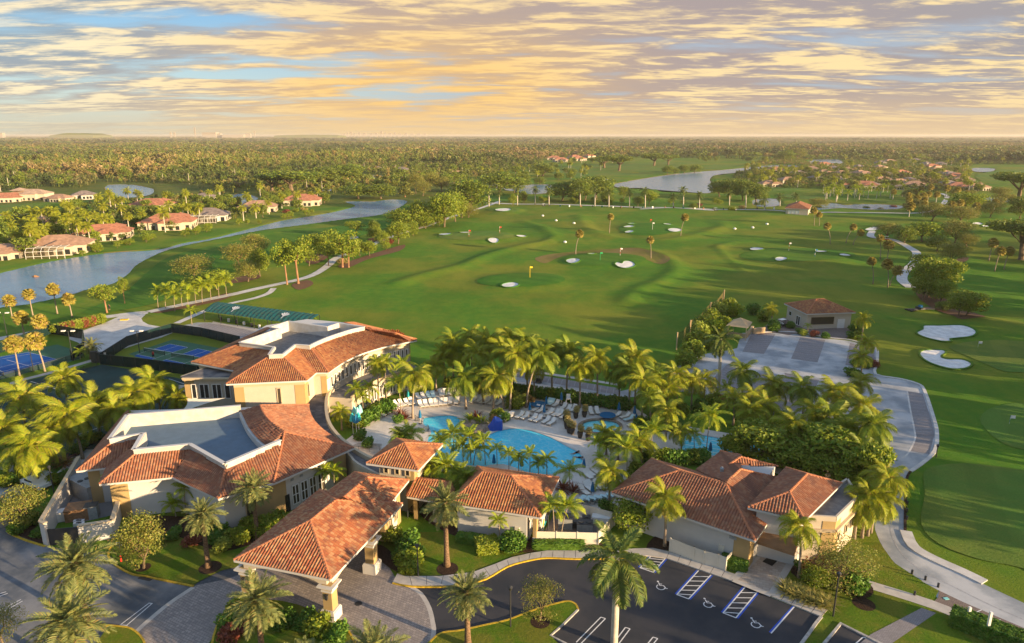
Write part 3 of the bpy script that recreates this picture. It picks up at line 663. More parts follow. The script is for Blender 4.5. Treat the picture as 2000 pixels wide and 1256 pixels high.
for pts, w in (([(1450, 652), (1515, 648), (1563, 650), (1612, 659), (1660, 664), (1692, 674), (1712, 681), (1713, 708), (1710, 731), (1757, 740), (1790, 749), (1805, 762), (1825, 822), (1830, 850), (1826, 881), (1803, 904), (1778, 921)], .55), ([(1769, 1038), (1784, 1068), (1824, 1092), (1880, 1117), (1923, 1138)], 1.3)):
 ribbon('kerb', pts, w, 0.0, 'concretepale', 3, h=0.12)
ribbon('kerb', [(1778, 921), (1770, 940), (1768, 1000), (1768, 1038)], .3, 0.0, 'mulch', 3, h=0.10)
ribbon('drain_seam', [(1733, 880), (1738, 940), (1738, 1000), (1740, 1040), (1760, 1080), (1800, 1115), (1850, 1140), (1930, 1180), (2010, 1215)], 0.12, 0.017, 'linefaded', 3)
ribbon('drain_seam', [(1772, 764), (1778, 800), (1786, 840), (1787, 858), (1774, 885), (1762, 895)], 0.25, 0.017, 'concretepale', 3)
# foreground drives
sheet('left_asphalt_drive', smooth([(-140, 1010), (15, 1033), (88, 1067), (213, 1085), (235, 1112), (300, 1130), (378, 1146), (333, 1176), (296, 1206), (266, 1233), (225, 1275), (-200, 1400)], 2), 0.008, 'asphaltold', 4)
sheet('asphalt_car_park', smooth([(800, 1145), (878, 1145), (950, 1130), (991, 1106), (1033, 1094), (1069, 1089), (1124, 1091), (1266, 1087), (1302, 1092), (1366, 1113), (1430, 1136), (1504, 1166), (1604, 1206), (1594, 1218), (1565, 1256), (1500, 1330), (1000, 1330), (830, 1330), (820, 1200)], 1), 0.008, 'asphalt', 4)
sheet('asphalt_car_park', [(1642, 1219.5), (1727, 1262), (1760, 1300), (1560, 1300), (1610, 1256)], 0.008, 'asphalt')
sheet('paved_forecourt', smooth([(378, 1146), (430, 1120), (470, 1098), (540, 1070), (640, 1020), (700, 1020), (745, 1080), (772, 1128), (805, 1147), (830, 1172), (843, 1209), (846, 1236), (838, 1275), (800, 1360), (180, 1360), (225, 1275), (266, 1233), (296, 1206), (333, 1176)], 2), 0.014, 'courtpaver', 4)
sheet('dark_paver_verge', [(378, 1144), (395, 1132), (440, 1112), (486, 1106), (493, 1114), (440, 1132), (400, 1140)], 0.02, 'darkpaver')
ribbon('edge_band', [(378, 1147), (333, 1177), (296, 1207), (266, 1234), (225, 1276)], 0.5, 0.018, 'sidewalk', 3)
ribbon('edge_band', [(800, 1145), (822, 1160), (838, 1187), (845, 1215), (847, 1236), (838, 1275)], 0.45, 0.018, 'sidewalk', 3)
sheet('sidewalk', smooth([(776, 1122), (790, 1127), (860, 1127), (924, 1119), (965, 1104), (1000, 1090), (1036, 1082), (1069, 1077), (1124, 1077), (1200, 1076), (1240, 1073), (1275, 1072), (1307, 1079), (1370, 1101), (1438, 1124), (1430, 1136), (1366, 1114), (1302, 1092), (1266, 1087), (1200, 1090), (1124, 1091), (1069, 1089), (1033, 1094), (991, 1106), (950, 1130), (878, 1145), (805, 1145), (767, 1139)], 1), 0.13, 'sidewalk', thick=0.13)
def joints(a0, a1, b0, b1, n, z=0.134):
 return stall_lines('sidewalk_joint', a0, a1, b0, b1, n, 0.04, z, 'mulch')
joints((1307, 1079), (1438, 1124), (1302, 1092), (1430, 1136), 6); joints((1036, 1082), (1124, 1077), (1033, 1094), (1124, 1091), 4); joints((924, 1119), (1036, 1082), (938, 1135), (1033, 1094), 5); joints((800, 1127), (900, 1122), (805, 1145), (890, 1142), 3)
sheet('entrance_patio', [(1431.8, 1134.7), (1487.8, 1080), (1545, 1100), (1506, 1165)], 0.14, 'travertine', thick=0.14)
for k_, (a, b) in enumerate((((1431.8, 1134.7), (1487.8, 1080)), ((1431.8, 1134.7), (1506, 1165)), ((1506, 1165), (1545, 1100)))): ribbon('patio_border', [a, b], 0.7, 0.144 + .003 * k_, 'sidewalk', 0)
sheet('sidewalk', [(1515, 1152), (1616, 1192), (1604, 1206), (1506, 1166)], 0.13, 'sidewalk', thick=0.13); joints((1515, 1152), (1616, 1192), (1506, 1166), (1604, 1206), 5)
ribbon('kerb', [(1604, 1206), (1594, 1218), (1580, 1238), (1558, 1268)], 0.3, 0, 'kerbwhite', 3, h=0.14)
ribbon('kerb', [(1600, 1270), (1642, 1219), (1735, 1266)], 0.3, 0, 'kerbwhite', 0, h=0.14)
ribbon('kerb', [(767, 1140), (805, 1147), (878, 1147), (912, 1141), (950, 1132), (991, 1108), (1033, 1096), (1069, 1091), (1124, 1093), (1200, 1092), (1262, 1089)], 0.16, 0, 'kerbyellow', 3, h=0.14)
ribbon('kerb', [(14, 1034), (18, 1042), (50, 1056), (88, 1068)], 0.22, 0, 'kerbyellow', 3, h=0.14)
ribbon('kerb', [(224, 1052), (212, 1080), (214, 1092), (230, 1108), (260, 1123), (286, 1127), (303, 1131), (378, 1146)], 0.2, 0, 'kerbyellow', 3, h=0.14)
sheet('lawn', smooth([(228, 1050), (216, 1082), (234, 1106), (262, 1120), (303, 1128), (378, 1143), (430, 1116), (486, 1104), (520, 1060), (560, 1010), (500, 1000), (400, 1010), (300, 1020)], 1), 0.10, 'garden', 3)
sheet('lawn', smooth([(190, 1256), (215, 1226), (257, 1228), (281, 1251), (290, 1300), (150, 1300)], 2), 0.12, 'garden', 2)
ribbon('kerb', [(195, 1222), (224, 1224), (257, 1230), (281, 1253), (288, 1290)], 0.2, 0, 'kerbyellow', 3, h=0.14)
sheet('lawn', smooth([(776, 1122), (735, 1090), (745, 1060), (790, 1040), (900, 1040), (1060, 1075), (1000, 1088), (965, 1102), (924, 1117), (860, 1125), (790, 1126)], 1), 0.07, 'garden', 3)
isl = smooth([(843, 1250), (872, 1236), (900, 1233), (950, 1222), (991, 1213), (1035, 1196), (1081, 1182), (1109, 1176), (1124, 1182), (1128, 1192), (1100, 1220), (1075, 1242), (1100, 1268), (1130, 1330), (800, 1330)], 2)
sheet('lawn_island', isl, 0.13, 'garden', 3)
ribbon('kerb', [(840, 1256), (855, 1242), (872, 1236), (900, 1233), (950, 1222), (991, 1213), (1035, 1196), (1081, 1182), (1109, 1176), (1124, 1182), (1129, 1192)], 0.2, 0, 'kerbyellow', 3, h=0.15)
ribbon('kerb', [(1129, 1192), (1100, 1221), (1075, 1243), (1112, 1262)], 0.2, 0, 'kerbwhite', 0, h=0.15)
sheet('lawn', smooth([(412, 1300), (418, 1245), (436, 1205), (460, 1182), (520, 1172), (580, 1182), (625, 1200), (668, 1222), (700, 1262), (700, 1320)], 2), 0.12, 'garden', 2)
ribbon('kerb', [(412, 1290), (417, 1245), (434, 1205), (458, 1181), (520, 1171)], 0.2, 0, 'kerbyellow', 3, h=0.14)
ribbon('kerb', [(655, 1210), (672, 1222), (690, 1250), (700, 1280)], 0.2, 0, 'kerbyellow', 3, h=0.14)
# garden right of the entrance
sheet('lawn', smooth([(1616, 1190), (1604, 1206), (1565, 1262), (1600, 1262), (1642, 1217), (1735, 1260), (1800, 1330), (1990, 1330), (1900, 1225), (1872, 1203), (1817, 1176), (1750, 1150), (1680, 1135), (1600, 1110), (1560, 1110), (1516, 1150)], 1), 0.03, 'garden', 3)
sheet('lawn', smooth([(1660, 1060), (1718, 1060), (1748, 1102), (1799, 1135), (1834, 1154), (1823, 1174), (1750, 1150), (1680, 1128), (1640, 1090)], 1), 0.03, 'garden', 3)
ribbon('sidewalk', [(1585, 1090), (1640, 1118), (1672, 1134), (1745, 1157), (1817, 1180), (1880, 1206), (1960, 1250)], 1.5, 0.05, 'sidewalk', 2)
sheet('paver_path', [(1700, 1240), (1800, 1188), (1828, 1198), (1735, 1262), (1680, 1300), (1640, 1290)], 0.045, 'paverred')
sheet('paver_lay_by', smooth([(1834, 1154), (1880, 1176), (1950, 1206), (2030, 1240), (2060, 1290), (1960, 1246), (1880, 1204), (1823, 1176), (1832, 1168)], 1), 0.040, 'paverwarm')
for a, b in (((1898, 1200), (1917, 1192)), ((1935, 1222), (1954, 1211)), ((1976, 1243), (1996, 1231))): ribbon('painted_line', [a, b], 0.1, 0.048, 'linewhite', 0)
# mulch beds
for i, b in enumerate([[(385, 1010), (430, 990), (500, 985), (560, 1000), (545, 1040), (500, 1062), (440, 1078), (400, 1070), (350, 1050), (290, 1040), (300, 1010)],
  [(18, 1036), (40, 1018), (80, 1010), (84, 1040), (86, 1063), (50, 1052)],
  [(1000, 1080), (950, 1064), (900, 1052), (860, 1035), (820, 1005), (860, 1000), (920, 1015), (1050, 1052), (1170, 1060), (1165, 1074), (1069, 1074), (1036, 1080)],
  [(1262, 1072), (1285, 1045), (1310, 1060), (1305, 1076)], [(1560, 1060), (1600, 1050), (1650, 1075), (1640, 1110), (1590, 1130), (1545, 1120)],
  [(1595, 1100), (1660, 1110), (1705, 1150), (1690, 1170), (1640, 1155), (1600, 1130)],
  [(740, 1065), (765, 1080), (800, 1120), (775, 1118), (745, 1098), (728, 1080)]]):
 sheet('mulch_bed', smooth(b, 3), 0.112 if i < 2 else 0.08 + 0.003 * i, 'mulch')
def mulch_ring(cx, cy, r, z=0.115, m='mulch'):
 c = P(cx, cy); return sheet('mulch_ring', [(c[0] + r * math.cos(a), c[1] + r * math.sin(a)) for a in np.linspace(0, 6.283, 22)[:-1]], z, m, world=True)
for a in ((411, 1110, 1.2), (874, 1112, 1.2, 0.08), (1055, 1217, 0.95, 0.14), (1687, 1180, 1.1, 0.04), (280, 1110, .8)): mulch_ring(*a)
# parking bays
for i, (a, b, c, d) in enumerate([((1361.4, 1113.5), (1391.7, 1124), (1347.8, 1171), (1319, 1160.4)), ((1453.7, 1143.8), (1484, 1155), (1440.5, 1208), (1409.2, 1196)), ((1270, 1084), (1302, 1092.6), (1279, 1119), (1247, 1108))]):
 lp = lambda p, q, t: (p[0] + (q[0] - p[0]) * t, p[1] + (q[1] - p[1]) * t)
 w = MB(); bl = MB()
 for s, e in ((lp(a, b, .10), lp(d, c, .10)), (lp(a, b, .9), lp(d, c, .9))): ribbon('', [s, e], 0.13, 0.014, '', 0, mb=w)
 ribbon('', [lp(d, c, .08), lp(d, c, .92)], 0.13, 0.0144, '', 0, mb=w)
 for k in range(5):
  t = 0.14 + 0.19 * k; s = lp(lp(a, b, .12), lp(d, c, .12), min(t + .10, .97)); e = lp(lp(a, b, .88), lp(d, c, .88), t - 0.06)
  ribbon('', [s, e], 0.11, 0.0148, '', 0, mb=w)
 for s, e in ((a, d), (b, c)): ribbon('', [s, e], 0.13, 0.0135, '', 0, mb=bl)
 tag(w.build('white_hatch_marking', M['linewhite']), kind='structure'); tag(bl.build('blue_bay_line', M['lineblue']), kind='structure')
ribbon('painted_line', [(1551.5, 1185), (1506, 1237)], 0.13, 0.014, 'linewhite', 0); ribbon('blue_bay_line', [(1549, 1184), (1503, 1235)], 0.13, 0.0135, 'lineblue', 0)
for a, b in (((1178, 1207), (1130, 1256)), ((1226, 1227), (1190, 1275)), ((1280, 1246), (1262, 1268)), ((1690, 1246), (1672, 1262))):
 dx = 4.5; mbw = MB()
 for s in (-dx, dx): ribbon('', [(a[0] + s, a[1] + abs(s) * .3 * (1 if s > 0 else -1)), (b[0] + s, b[1] + abs(s) * .3 * (1 if s > 0 else -1))], 0.11, 0.014, '', 0, mb=mbw)
 ribbon('', [(a[0] - dx, a[1] - dx * .3), (a[0] + dx, a[1] + dx * .3)], 0.11, 0.0145, '', 0, mb=mbw)
 tag(mbw.build('parking_bay_line', M['linewhite']), kind='structure')
mbw = MB()
for q in ([(290, 1179), (236, 1220)], [(297, 1179), (247, 1222)]): ribbon('', q, 0.10, 0.014, '', 0, mb=mbw)
for q in ([(290, 1178), (298, 1179)], [(234, 1220.5), (249, 1222)]): ribbon('', q, 0.10, 0.0145, '', 0, mb=mbw)
for q in ([(12, 1156), (-30, 1168)], [(15, 1159), (-20, 1172)], [(41, 1171), (0, 1192)], [(44, 1174), (5, 1196)]): ribbon('', q, 0.10, 0.014, '', 0, mb=mbw)
tag(mbw.build('painted_line', M['linewhite']), kind='structure')
def wheelchair(px, py, s=1.25, rot=0.0):
 """accessible-parking figure painted on the asphalt"""
 c = P(px, py); mb = MB(); z = 0.0145; rot = rot
 def T(x, y): ca, sa = math.cos(rot), math.sin(rot); return (c[0] + s * (x * ca - y * sa), c[1] + s * (x * sa + y * ca))
 arc = [T(-0.02 + 0.34 * math.cos(a), -0.20 + 0.34 * math.sin(a)) for a in np.linspace(R(118), R(345), 18)]
 ribbon('', arc, 0.08 * s, z, '', 0, world=True, mb=mb)
 ribbon('', [T(-0.08, 0.42), T(-0.04, 0.02), T(0.26, 0.0), T(0.40, -0.42), T(0.52, -0.38)], 0.09 * s, z + .0004, '', 0, world=True, mb=mb)
 ribbon('', [T(-0.06, 0.22), T(0.18, 0.20)], 0.07 * s, z + .0008, '', 0, world=True, mb=mb)
 mb.add([(*T(-0.10 + 0.09 * math.cos(a), 0.56 + 0.09 * math.sin(a)), z) for a in np.linspace(0, 6.283, 13)[:-1]], [tuple(range(12))])
 return tag(mb.build('wheelchair_symbol', M['linewhite']), kind='structure')
wheelchair(1382, 1178); wheelchair(1475, 1217); wheelchair(1290, 1144)
# courts
sheet('clay_court', [(200, 712), (345, 738), (440, 762), (440, 800), (300, 830), (180, 890), (90, 900), (-120, 880), (-160, 800), (0, 755), (120, 728)], 0.006, 'claycourt', 5)
def court_lines(name, pts, w=0.09, z=0.018):
 mb = MB()
 for q in pts: ribbon('', q, w, z, '', 0, mb=mb)
 return tag(mb.build(name, M['linewhite']), kind='structure')
court_lines('clay_court_lines', [[(60, 745), (160, 775)], [(-20, 775), (130, 735)], [(150, 920), (260, 870)], [(105, 905), (330, 835)], [(150, 858), (175, 868)], [(150, 850), (215, 828)], [(325, 780), (470, 745)], [(330, 740), (420, 770)]], 0.1)
sheet('green_court', [(240 + 10, 692), (338, 663), (470, 688), (440, 730), (395, 726)], 0.006, 'courtgreen')
for q in ([(332, 672), (367, 678.5), (336, 688), (301, 682)], [(386, 681), (424, 689), (391, 698), (356, 692)], [(269, 692.5), (303, 699.5), (296, 703), (262, 696)], [(324, 702), (362, 710), (350, 714), (312, 707)]):
 sheet('blue_court', q, 0.012, 'courtblue')
court_lines('pickleball_lines', [[(332, 672), (367, 678.5)], [(367, 678.5), (294, 703)], [(332, 672), (266, 692.5)], [(349.5, 675.2), (318, 685)], [(301, 682), (336, 688)], [(269, 692.5), (303, 699.5)], [(386, 681), (424, 689)], [(386, 681), (312, 707)], [(424, 689), (350, 713)], [(405, 685), (374, 695)], [(356, 692), (391, 698)], [(324, 702), (362, 710)]])
sheet('green_court', [(-120, 720), (0, 696), (50, 685), (112, 673), (165, 690), (155, 702), (0, 742), (-120, 770)], 0.006, 'courtgreen')
sheet('blue_court', [(-90, 712), (56, 688), (112, 702), (0, 735), (-60, 750)], 0.012, 'courtblue')
court_lines('tennis_lines', [[(-90, 712), (56, 688), (112, 702), (-60, 750)], [(-90, 717), (66, 690.5)], [(-70, 745), (104, 700.5)], [(13, 703), (57, 715)], [(35, 709), (-60, 733)]])
# pool terrace
DECK = [(650, 880), (690, 850), (740, 815), (800, 780), (870, 755), (1000, 745), (1060, 752), (1140, 765), (1215, 782), (1260, 810), (1290, 832), (1330, 832), (1440, 850), (1680, 890), (1680, 940), (1520, 925), (1400, 900), (1310, 890), (1270, 960), (1200, 1010), (1130, 1022), (1060, 990), (960, 935), (900, 925), (800, 915), (720, 925)]
sheet('pool_deck', DECK, 0.10, 'deck', 6, holes=[smooth(POOL_PX, 3), SPA_PX, LAP_PX], thick=0.1)
sheet('pool_floor', [p for p in POOLS[0]], -1.1, 'poolshallow', world=True)
sheet('pool_water', smooth(POOL_PX, 3), 0.03, 'poolwater', 4, world=False)
sheet('spa_water', SPA_PX, 0.03, 'poolshallow'); sheet('lap_pool_water', LAP_PX, 0.03, 'poolwater')
ribbon('pool_coping', [p for p in PX(smooth(POOL_PX + [POOL_PX[0]], 3), 0.1)], 0.4, 0.104, 'concretepale', 0, world=True)
ribbon('pool_coping', [p[:2] for p in PX(SPA_PX + [SPA_PX[0]])], 0.5, 0.102, 'rock', 0, world=True, h=0.25)
ribbon('pool_coping', LAP_PX + [LAP_PX[0]], 0.4, 0.104, 'concretepale', 0)
mb = MB()
for k in range(1, 5): a = (LAP_PX[0][0] + (LAP_PX[5][0] - LAP_PX[0][0]) * k / 5, LAP_PX[0][1] + (LAP_PX[5][1] - LAP_PX[0][1]) * k / 5); b = (LAP_PX[2][0] + (LAP_PX[4][0] - LAP_PX[2][0]) * k / 5, LAP_PX[2][1] + (LAP_PX[4][1] - LAP_PX[2][1]) * k / 5); ribbon('', [a, b], 0.14, 0.045, '', 0, mb=mb)
tag(mb.build('lane_rope', M['slingblue']), 'pale blue lane ropes stretched along the lap pool behind the dark trees', 'lane rope')
sheet('sun_shelf', smooth([(950, 911), (984, 908), (1012, 917), (1030, 926), (990, 930), (950, 922)], 3), 0.106, 'deck')
sheet('sunken_patio', [(668, 880), (700, 866), (746, 868), (742, 895), (735, 915), (700, 912)], 0.108, 'travertine')
# walks left
ribbon('garden_path', [(-40, 900), (0, 905), (40, 915), (70, 925), (110, 935), (150, 905), (185, 878)], 2.6, 0.012, 'concretepale', 3)
ribbon('garden_path', [(-40, 975), (0, 958), (40, 945), (75, 928)], 3.5, 0.016, 'concrete', 3)
sheet('service_yard', [(88, 1020), (130, 930), (170, 925), (230, 980), (225, 1005), (160, 1020)], 0.02, 'asphaltold')
# ---------------------------------------------------------------- buildings
TW, TL = 0.33, 0.42
def newell(pts):
 n = Vector((0, 0, 0))
 for i in range(len(pts)):
  a, b = pts[i], pts[(i + 1) % len(pts)]
  n += Vector(((a[1] - b[1]) * (a[2] + b[2]), (a[2] - b[2]) * (a[0] + b[0]), (a[0] - b[0]) * (a[1] + b[1])))
 return n.normalized()
def tiles_on(face, vs, fs, tw=TW, tl=TL):
 """barrel tiles over one roof face; the first two corners are the eave"""
 A = Vector(face[0]); n = newell(face)
 if n.z < 0: n = -n
 e = (Vector(face[1]) - A); e.z = 0; e.normalize()
 e = (e - n * e.dot(n)).normalized(); s = n.cross(e)
 if s.z < 0: s = -s
 C = sum((Vector(p) for p in face), Vector((0, 0, 0))) / len(face)
 uv = [((Vector(p) - A).dot(e), (Vector(p) - A).dot(s)) for p in face]
 us = [p[0] for p in uv]; vv = [p[1] for p in uv]
 U, V = np.meshgrid(np.arange(min(us) + tw / 2, max(us), tw), np.arange(min(min(vv), 0) - 0.04, max(vv), tl - 0.03)); U = U.ravel(); V = V.ravel()
 ok = inside(uv, U, V + tl * 0.45) & (polydist(uv, U, V + tl * 0.45) > 0.02); U, V = U[ok], V[ok]
 off = (A - C).dot(n)   # the fitted plane passes through the centroid
 prof = [(-0.5, 0.0), (-0.27, 0.70), (0.0, 1.0), (0.27, 0.70), (0.5, 0.0)]
 base = np.array(A - n * off); e_, s_, n_ = np.array(e), np.array(s), np.array(n)
 if len(U) == 0: return
 P0 = base + U[:, None] * e_ + V[:, None] * s_
 jit = rng.random(len(U)) * 0.012
 blk = []
 for vv_, lift in ((0.0, 0.040), (tl, 0.004)):
  for pu, ph in prof: blk.append(P0 + pu * tw * e_ + vv_ * s_ + (ph * 0.125 + lift + 0.01 + jit[:, None]) * n_)
 B = np.stack(blk, 1)                       # N x 10 x 3
 k = len(vs); N = len(U)
 vs.extend(B.reshape(-1, 3).tolist())
 for i in range(N):
  o = k + i * 10
  fs.extend([(o, o + 1, o + 6, o + 5), (o + 1, o + 2, o + 7, o + 6), (o + 2, o + 3, o + 8, o + 7), (o + 3, o + 4, o + 9, o + 8)])
def caps_on(a, b, vs, fs, w=0.34, L=0.42):
 a, b = Vector(a), Vector(b); d = b - a; T = d.length
 if T < 0.2: return
 d /= T; sx = d.cross(Vector((0, 0, 1))).normalized(); up = sx.cross(d).normalized()
 if up.z < 0: up = -up
 n = max(1, int(T / (L - 0.04)))
 for i in range(n):
  p = a + d * (T * i / n); q = a + d * (T * (i + 1) / n + 0.04); k = len(vs)
  for pt, lift, ww in ((p, 0.07, 1.05), (q, 0.045, 0.92)):
   for ang in (0, 45, 90, 135, 180):
    vs.append(pt + sx * (math.cos(R(ang)) * w / 2 * ww) + up * (math.sin(R(ang)) * 0.15 * ww + lift - 0.03))
  fs += [(k + j, k + j + 1, k + 6 + j, k + 5 + j) for j in range(4)] + [(k, k + 1, k + 2, k + 3, k + 4)]
def roof(parent, V, faces, caps, fascia=(), tmat='tiles', soffit=None, fh=0.24, cmat='capclay'):
 """V corners, faces (eave edge first), caps = hips and ridges, fascia = eave edges"""
 vs, fs = [], []
 for f in faces: tiles_on([V[i] for i in f], vs, fs)
 t = link('roof_tiles', rawmesh('roof_tiles', vs, fs, M[tmat]), parent); t['kind'] = 'stuff'
 mb = MB()
 mb.add([(V[i][0], V[i][1], V[i][2]) for i in range(len(V))], [tuple(f) for f in faces]); mb.build('roof_deck', M['underroof'], parent)
 if caps:
  vs, fs = [], []
  for i, j in caps: caps_on(V[i], V[j], vs, fs)
  c = link('ridge_tiles', rawmesh('ridge_tiles', vs, fs, M[cmat]), parent); c['kind'] = 'stuff'
 if fascia:
  mb = MB()
  for i, j in fascia:
   a, b = Vector(V[i]), Vector(V[j]); mb.bar(a - Vector((0, 0, fh / 2 - .03)), b - Vector((0, 0, fh / 2 - .03)), 0.13, fh)
  mb.build('gutter', M['trimwhite'], parent)
 if soffit: o = sheet('soffit', [V[i][:2] for i in soffit], V[soffit[0]][2] - 0.14, 'trimwhite', world=True, parent=parent)
def shrink(poly, d):
 """move every edge of a plan polygon inward by d"""
 n = len(poly); A = sum(poly[i][0] * poly[(i + 1) % n][1] - poly[(i + 1) % n][0] * poly[i][1] for i in range(n)); sg = 1 if A > 0 else -1
 out = []
 for i in range(n):
  p, c, q = poly[i - 1], poly[i], poly[(i + 1) % n]
  a = Vector((c[0] - p[0], c[1] - p[1])).normalized(); b = Vector((q[0] - c[0], q[1] - c[1])).normalized()
  na = Vector((-a.y, a.x)) * sg; nb = Vector((-b.y, b.x)) * sg; m = (na + nb)
  k = max(0.25, m.dot(na)); out.append((c[0] + m.x * d / k, c[1] + m.y * d / k))
 return out
def walls(parent, plan, z0, z1, m='wallwhite', name='wall', piers=None, cornice=0.35, pm='ochre', pw=1.0, base=None):
 """closed wall volume, with optional corner piers, a cornice band and a base course"""
 MB().prism([p[:2] for p in plan], z0, z1).build(name, M[m], parent)
 n = len(plan)
 if cornice:
  mb = MB()
  for i in range(n):
   a, b = plan[i], plan[(i + 1) % n]; mb.bar((a[0], a[1], z1 - cornice / 2 - 0.05), (b[0], b[1], z1 - cornice / 2 - 0.05), 0.22, cornice)
  mb.build('cornice', M['trim'], parent)
 for i in (piers or []):
  c = plan[i]; mb = MB()
  for q in (plan[i - 1], plan[(i + 1) % n]):
   d = Vector((q[0] - c[0], q[1] - c[1])); L = d.length; d /= L; e = Vector(c[:2]) + d * min(pw, L * .4)
   mb.bar((c[0], c[1], (z0 + z1 - cornice) / 2), (e.x, e.y, (z0 + z1 - cornice) / 2), 0.10, z1 - cornice - z0 - .02)
  mb.build('corner_pier', M[pm], parent)
def window(parent, a, b, z0, z1, mull=1, trans=0, fm='framewhite', gm='glass', fw=0.12, d=0.10, name='window', surround=None):
 """framed window on the wall line a-b (plan points, outward on the right of a->b)"""
 a, b = Vector((*a[:2], 0)), Vector((*b[:2], 0)); u = (b - a).normalized(); nrm = Vector((u.y, -u.x, 0)); L = (b - a).length
 f = MB(); o = nrm * (d / 2)
 def vb(x, w): p = a + u * x + o; f.bar((p.x, p.y, z0), (p.x, p.y, z1), w, d) if False else f.box((p.x, p.y, (z0 + z1) / 2), (w, d, z1 - z0), zrot(a, b))
 def hb(z, h, dd=d): p = a + u * (L / 2) + nrm * (dd / 2); f.box((p.x, p.y, z), (L, dd, h), zrot(a, b))
 for k in range(mull + 1): vb(fw / 2 + (L - fw) * k / mull, fw)
 hb(z0 + fw / 2, fw, d + .004); hb(z1 - fw / 2, fw, d + .004)
 for k in range(trans): hb(z0 + (z1 - z0) * (k + 1) / (trans + 1), fw * .7, d - .006)
 w = f.build(name, M[fm], parent)
 for k in range(mull):
  p = a + u * (fw / 2 + (L - fw) * (k + 0.5) / mull) + nrm * (d * 0.28)
  MB().box((p.x, p.y, (z0 + z1) / 2), ((L - fw) / mull, 0.03, z1 - z0 - .02), zrot(a, b)).build('pane', M[gm], w)
 return w
def seg(a, b, t0, t1, off=0.0):
 """part of a plan line, pushed outward (right of a->b) by off"""
 a, b = Vector(a[:2]), Vector(b[:2]); u = (b - a); n = Vector((u.y, -u.x)).normalized() * off
 p, q = a + u * t0 + n, a + u * t1 + n; return (p.x, p.y), (q.x, q.y)
def avg(a, b, t=0.5): return tuple(a[i] + (b[i] - a[i]) * t for i in range(len(a)))
def rectfit(a, b, c):
 """plan rectangle from a corner b with neighbours a and c: keeps a-b, squares c"""
 u = Vector((a[0] - b[0], a[1] - b[1])).normalized(); v = Vector((c[0] - b[0], c[1] - b[1])); v = v - u * v.dot(u)
 c2 = (b[0] + v.x, b[1] + v.y); d2 = (a[0] + v.x, a[1] + v.y); return c2, d2
# ---- porte-cochere -----------------------------------------------------------
pc = empty('porte_cochere', P(620, 1130), label='open entrance porte-cochere with a striped clay tile hip roof on ochre piers over the forecourt', cat='pavilion')
ze = 5.0
a, b, c, d = P(457, 1094, ze), P(646, 1132, ze), P(786, 984, ze), P(624, 957, ze)
r1 = onplane(606, 1018, a, b, 0.45); r2 = (*P(655, 978, r1[2])[:2], r1[2])
V = [a, b, c, d, r1, r2]; pcV = V
pc.location = (0, 0, 0)
roof(pc, V, [(0, 1, 4), (1, 2, 5, 4), (2, 3, 5), (3, 0, 4, 5)], [(0, 4), (1, 4), (4, 5), (2, 5), (3, 5)], [(0, 1), (1, 2), (3, 0)], 'tilesportico', soffit=[0, 1, 2, 3])
inn = shrink([p[:2] for p in (a, b, c, d)], 0.75)
cols = [inn[0], inn[1], avg(inn[1], inn[2], .60), avg(inn[0], inn[3], .60)]
ang = zrot(inn[0], inn[1])
for q in cols:
 cm = MB(); cm.box((q[0], q[1], 2.0), (1.0, 1.0, 4.0), ang); MB_ = cm.build('column', M['ochre'], pc)
 k = MB(); k.box((q[0], q[1], 0.55), (1.5, 1.5, 1.1), ang).box((q[0], q[1], 1.16), (1.35, 1.35, 0.12), ang); k.build('plinth', M['wallwhite'], MB_)
 k = MB(); k.box((q[0], q[1], 3.35), (1.18, 1.18, .2), ang).box((q[0], q[1], 3.75), (1.45, 1.45, 0.14), ang).box((q[0], q[1], 3.90), (1.75, 1.75, 0.16), ang); k.build('capital', M['trimwhite'], MB_)
def arched_beam(p, q, z0, z1, rise, name='arched_beam', w=0.8, m='wallcream'):
 """beam with a shallow arch cut from its underside"""
 p, q = Vector((*p[:2], 0)), Vector((*q[:2], 0)); u = (q - p).normalized(); nn = Vector((-u.y, u.x, 0)) * (w / 2); L = (q - p).length; N = 14
 xs = [0, 0.9] + [0.9 + (L - 1.8) * k / N for k in range(1, N)] + [L - 0.9, L]; prof = []
 for i, x in enumerate(xs):
  t = (x - 0.9) / (L - 1.8); prof.append(z0 + (rise * math.sin(math.pi * min(max(t, 0), 1)) ** 0.5 if 0 < t < 1 else 0))
 vs = []; n = len(xs)
 for s in (-1, 1):
  for x, z in zip(xs, prof): pt = p + u * x + nn * s; vs += [(pt.x, pt.y, z), (pt.x, pt.y, z1)]
 fs = []
 for i in range(n - 1):
  fs += [(2 * i, 2 * i + 2, 2 * i + 3, 2 * i + 1), (2 * n + 2 * i, 2 * n + 2 * i + 1, 2 * n + 2 * i + 3, 2 * n + 2 * i + 2), (2 * i, 2 * n + 2 * i, 2 * n + 2 * i + 2, 2 * i + 2)]
 fs += [(0, 1, 2 * n + 1, 2 * n), (2 * n - 2, 4 * n - 2, 4 * n - 1, 2 * n - 1)]
 MB().add(vs, fs).build(name, M[m], pc)
arched_beam(inn[0], inn[1], 4.02, 4.84, 0.5); arched_beam(inn[1], inn[2], 4.021, 4.835, 0.45); arched_beam(inn[0], inn[3], 4.022, 4.837, 0.45)
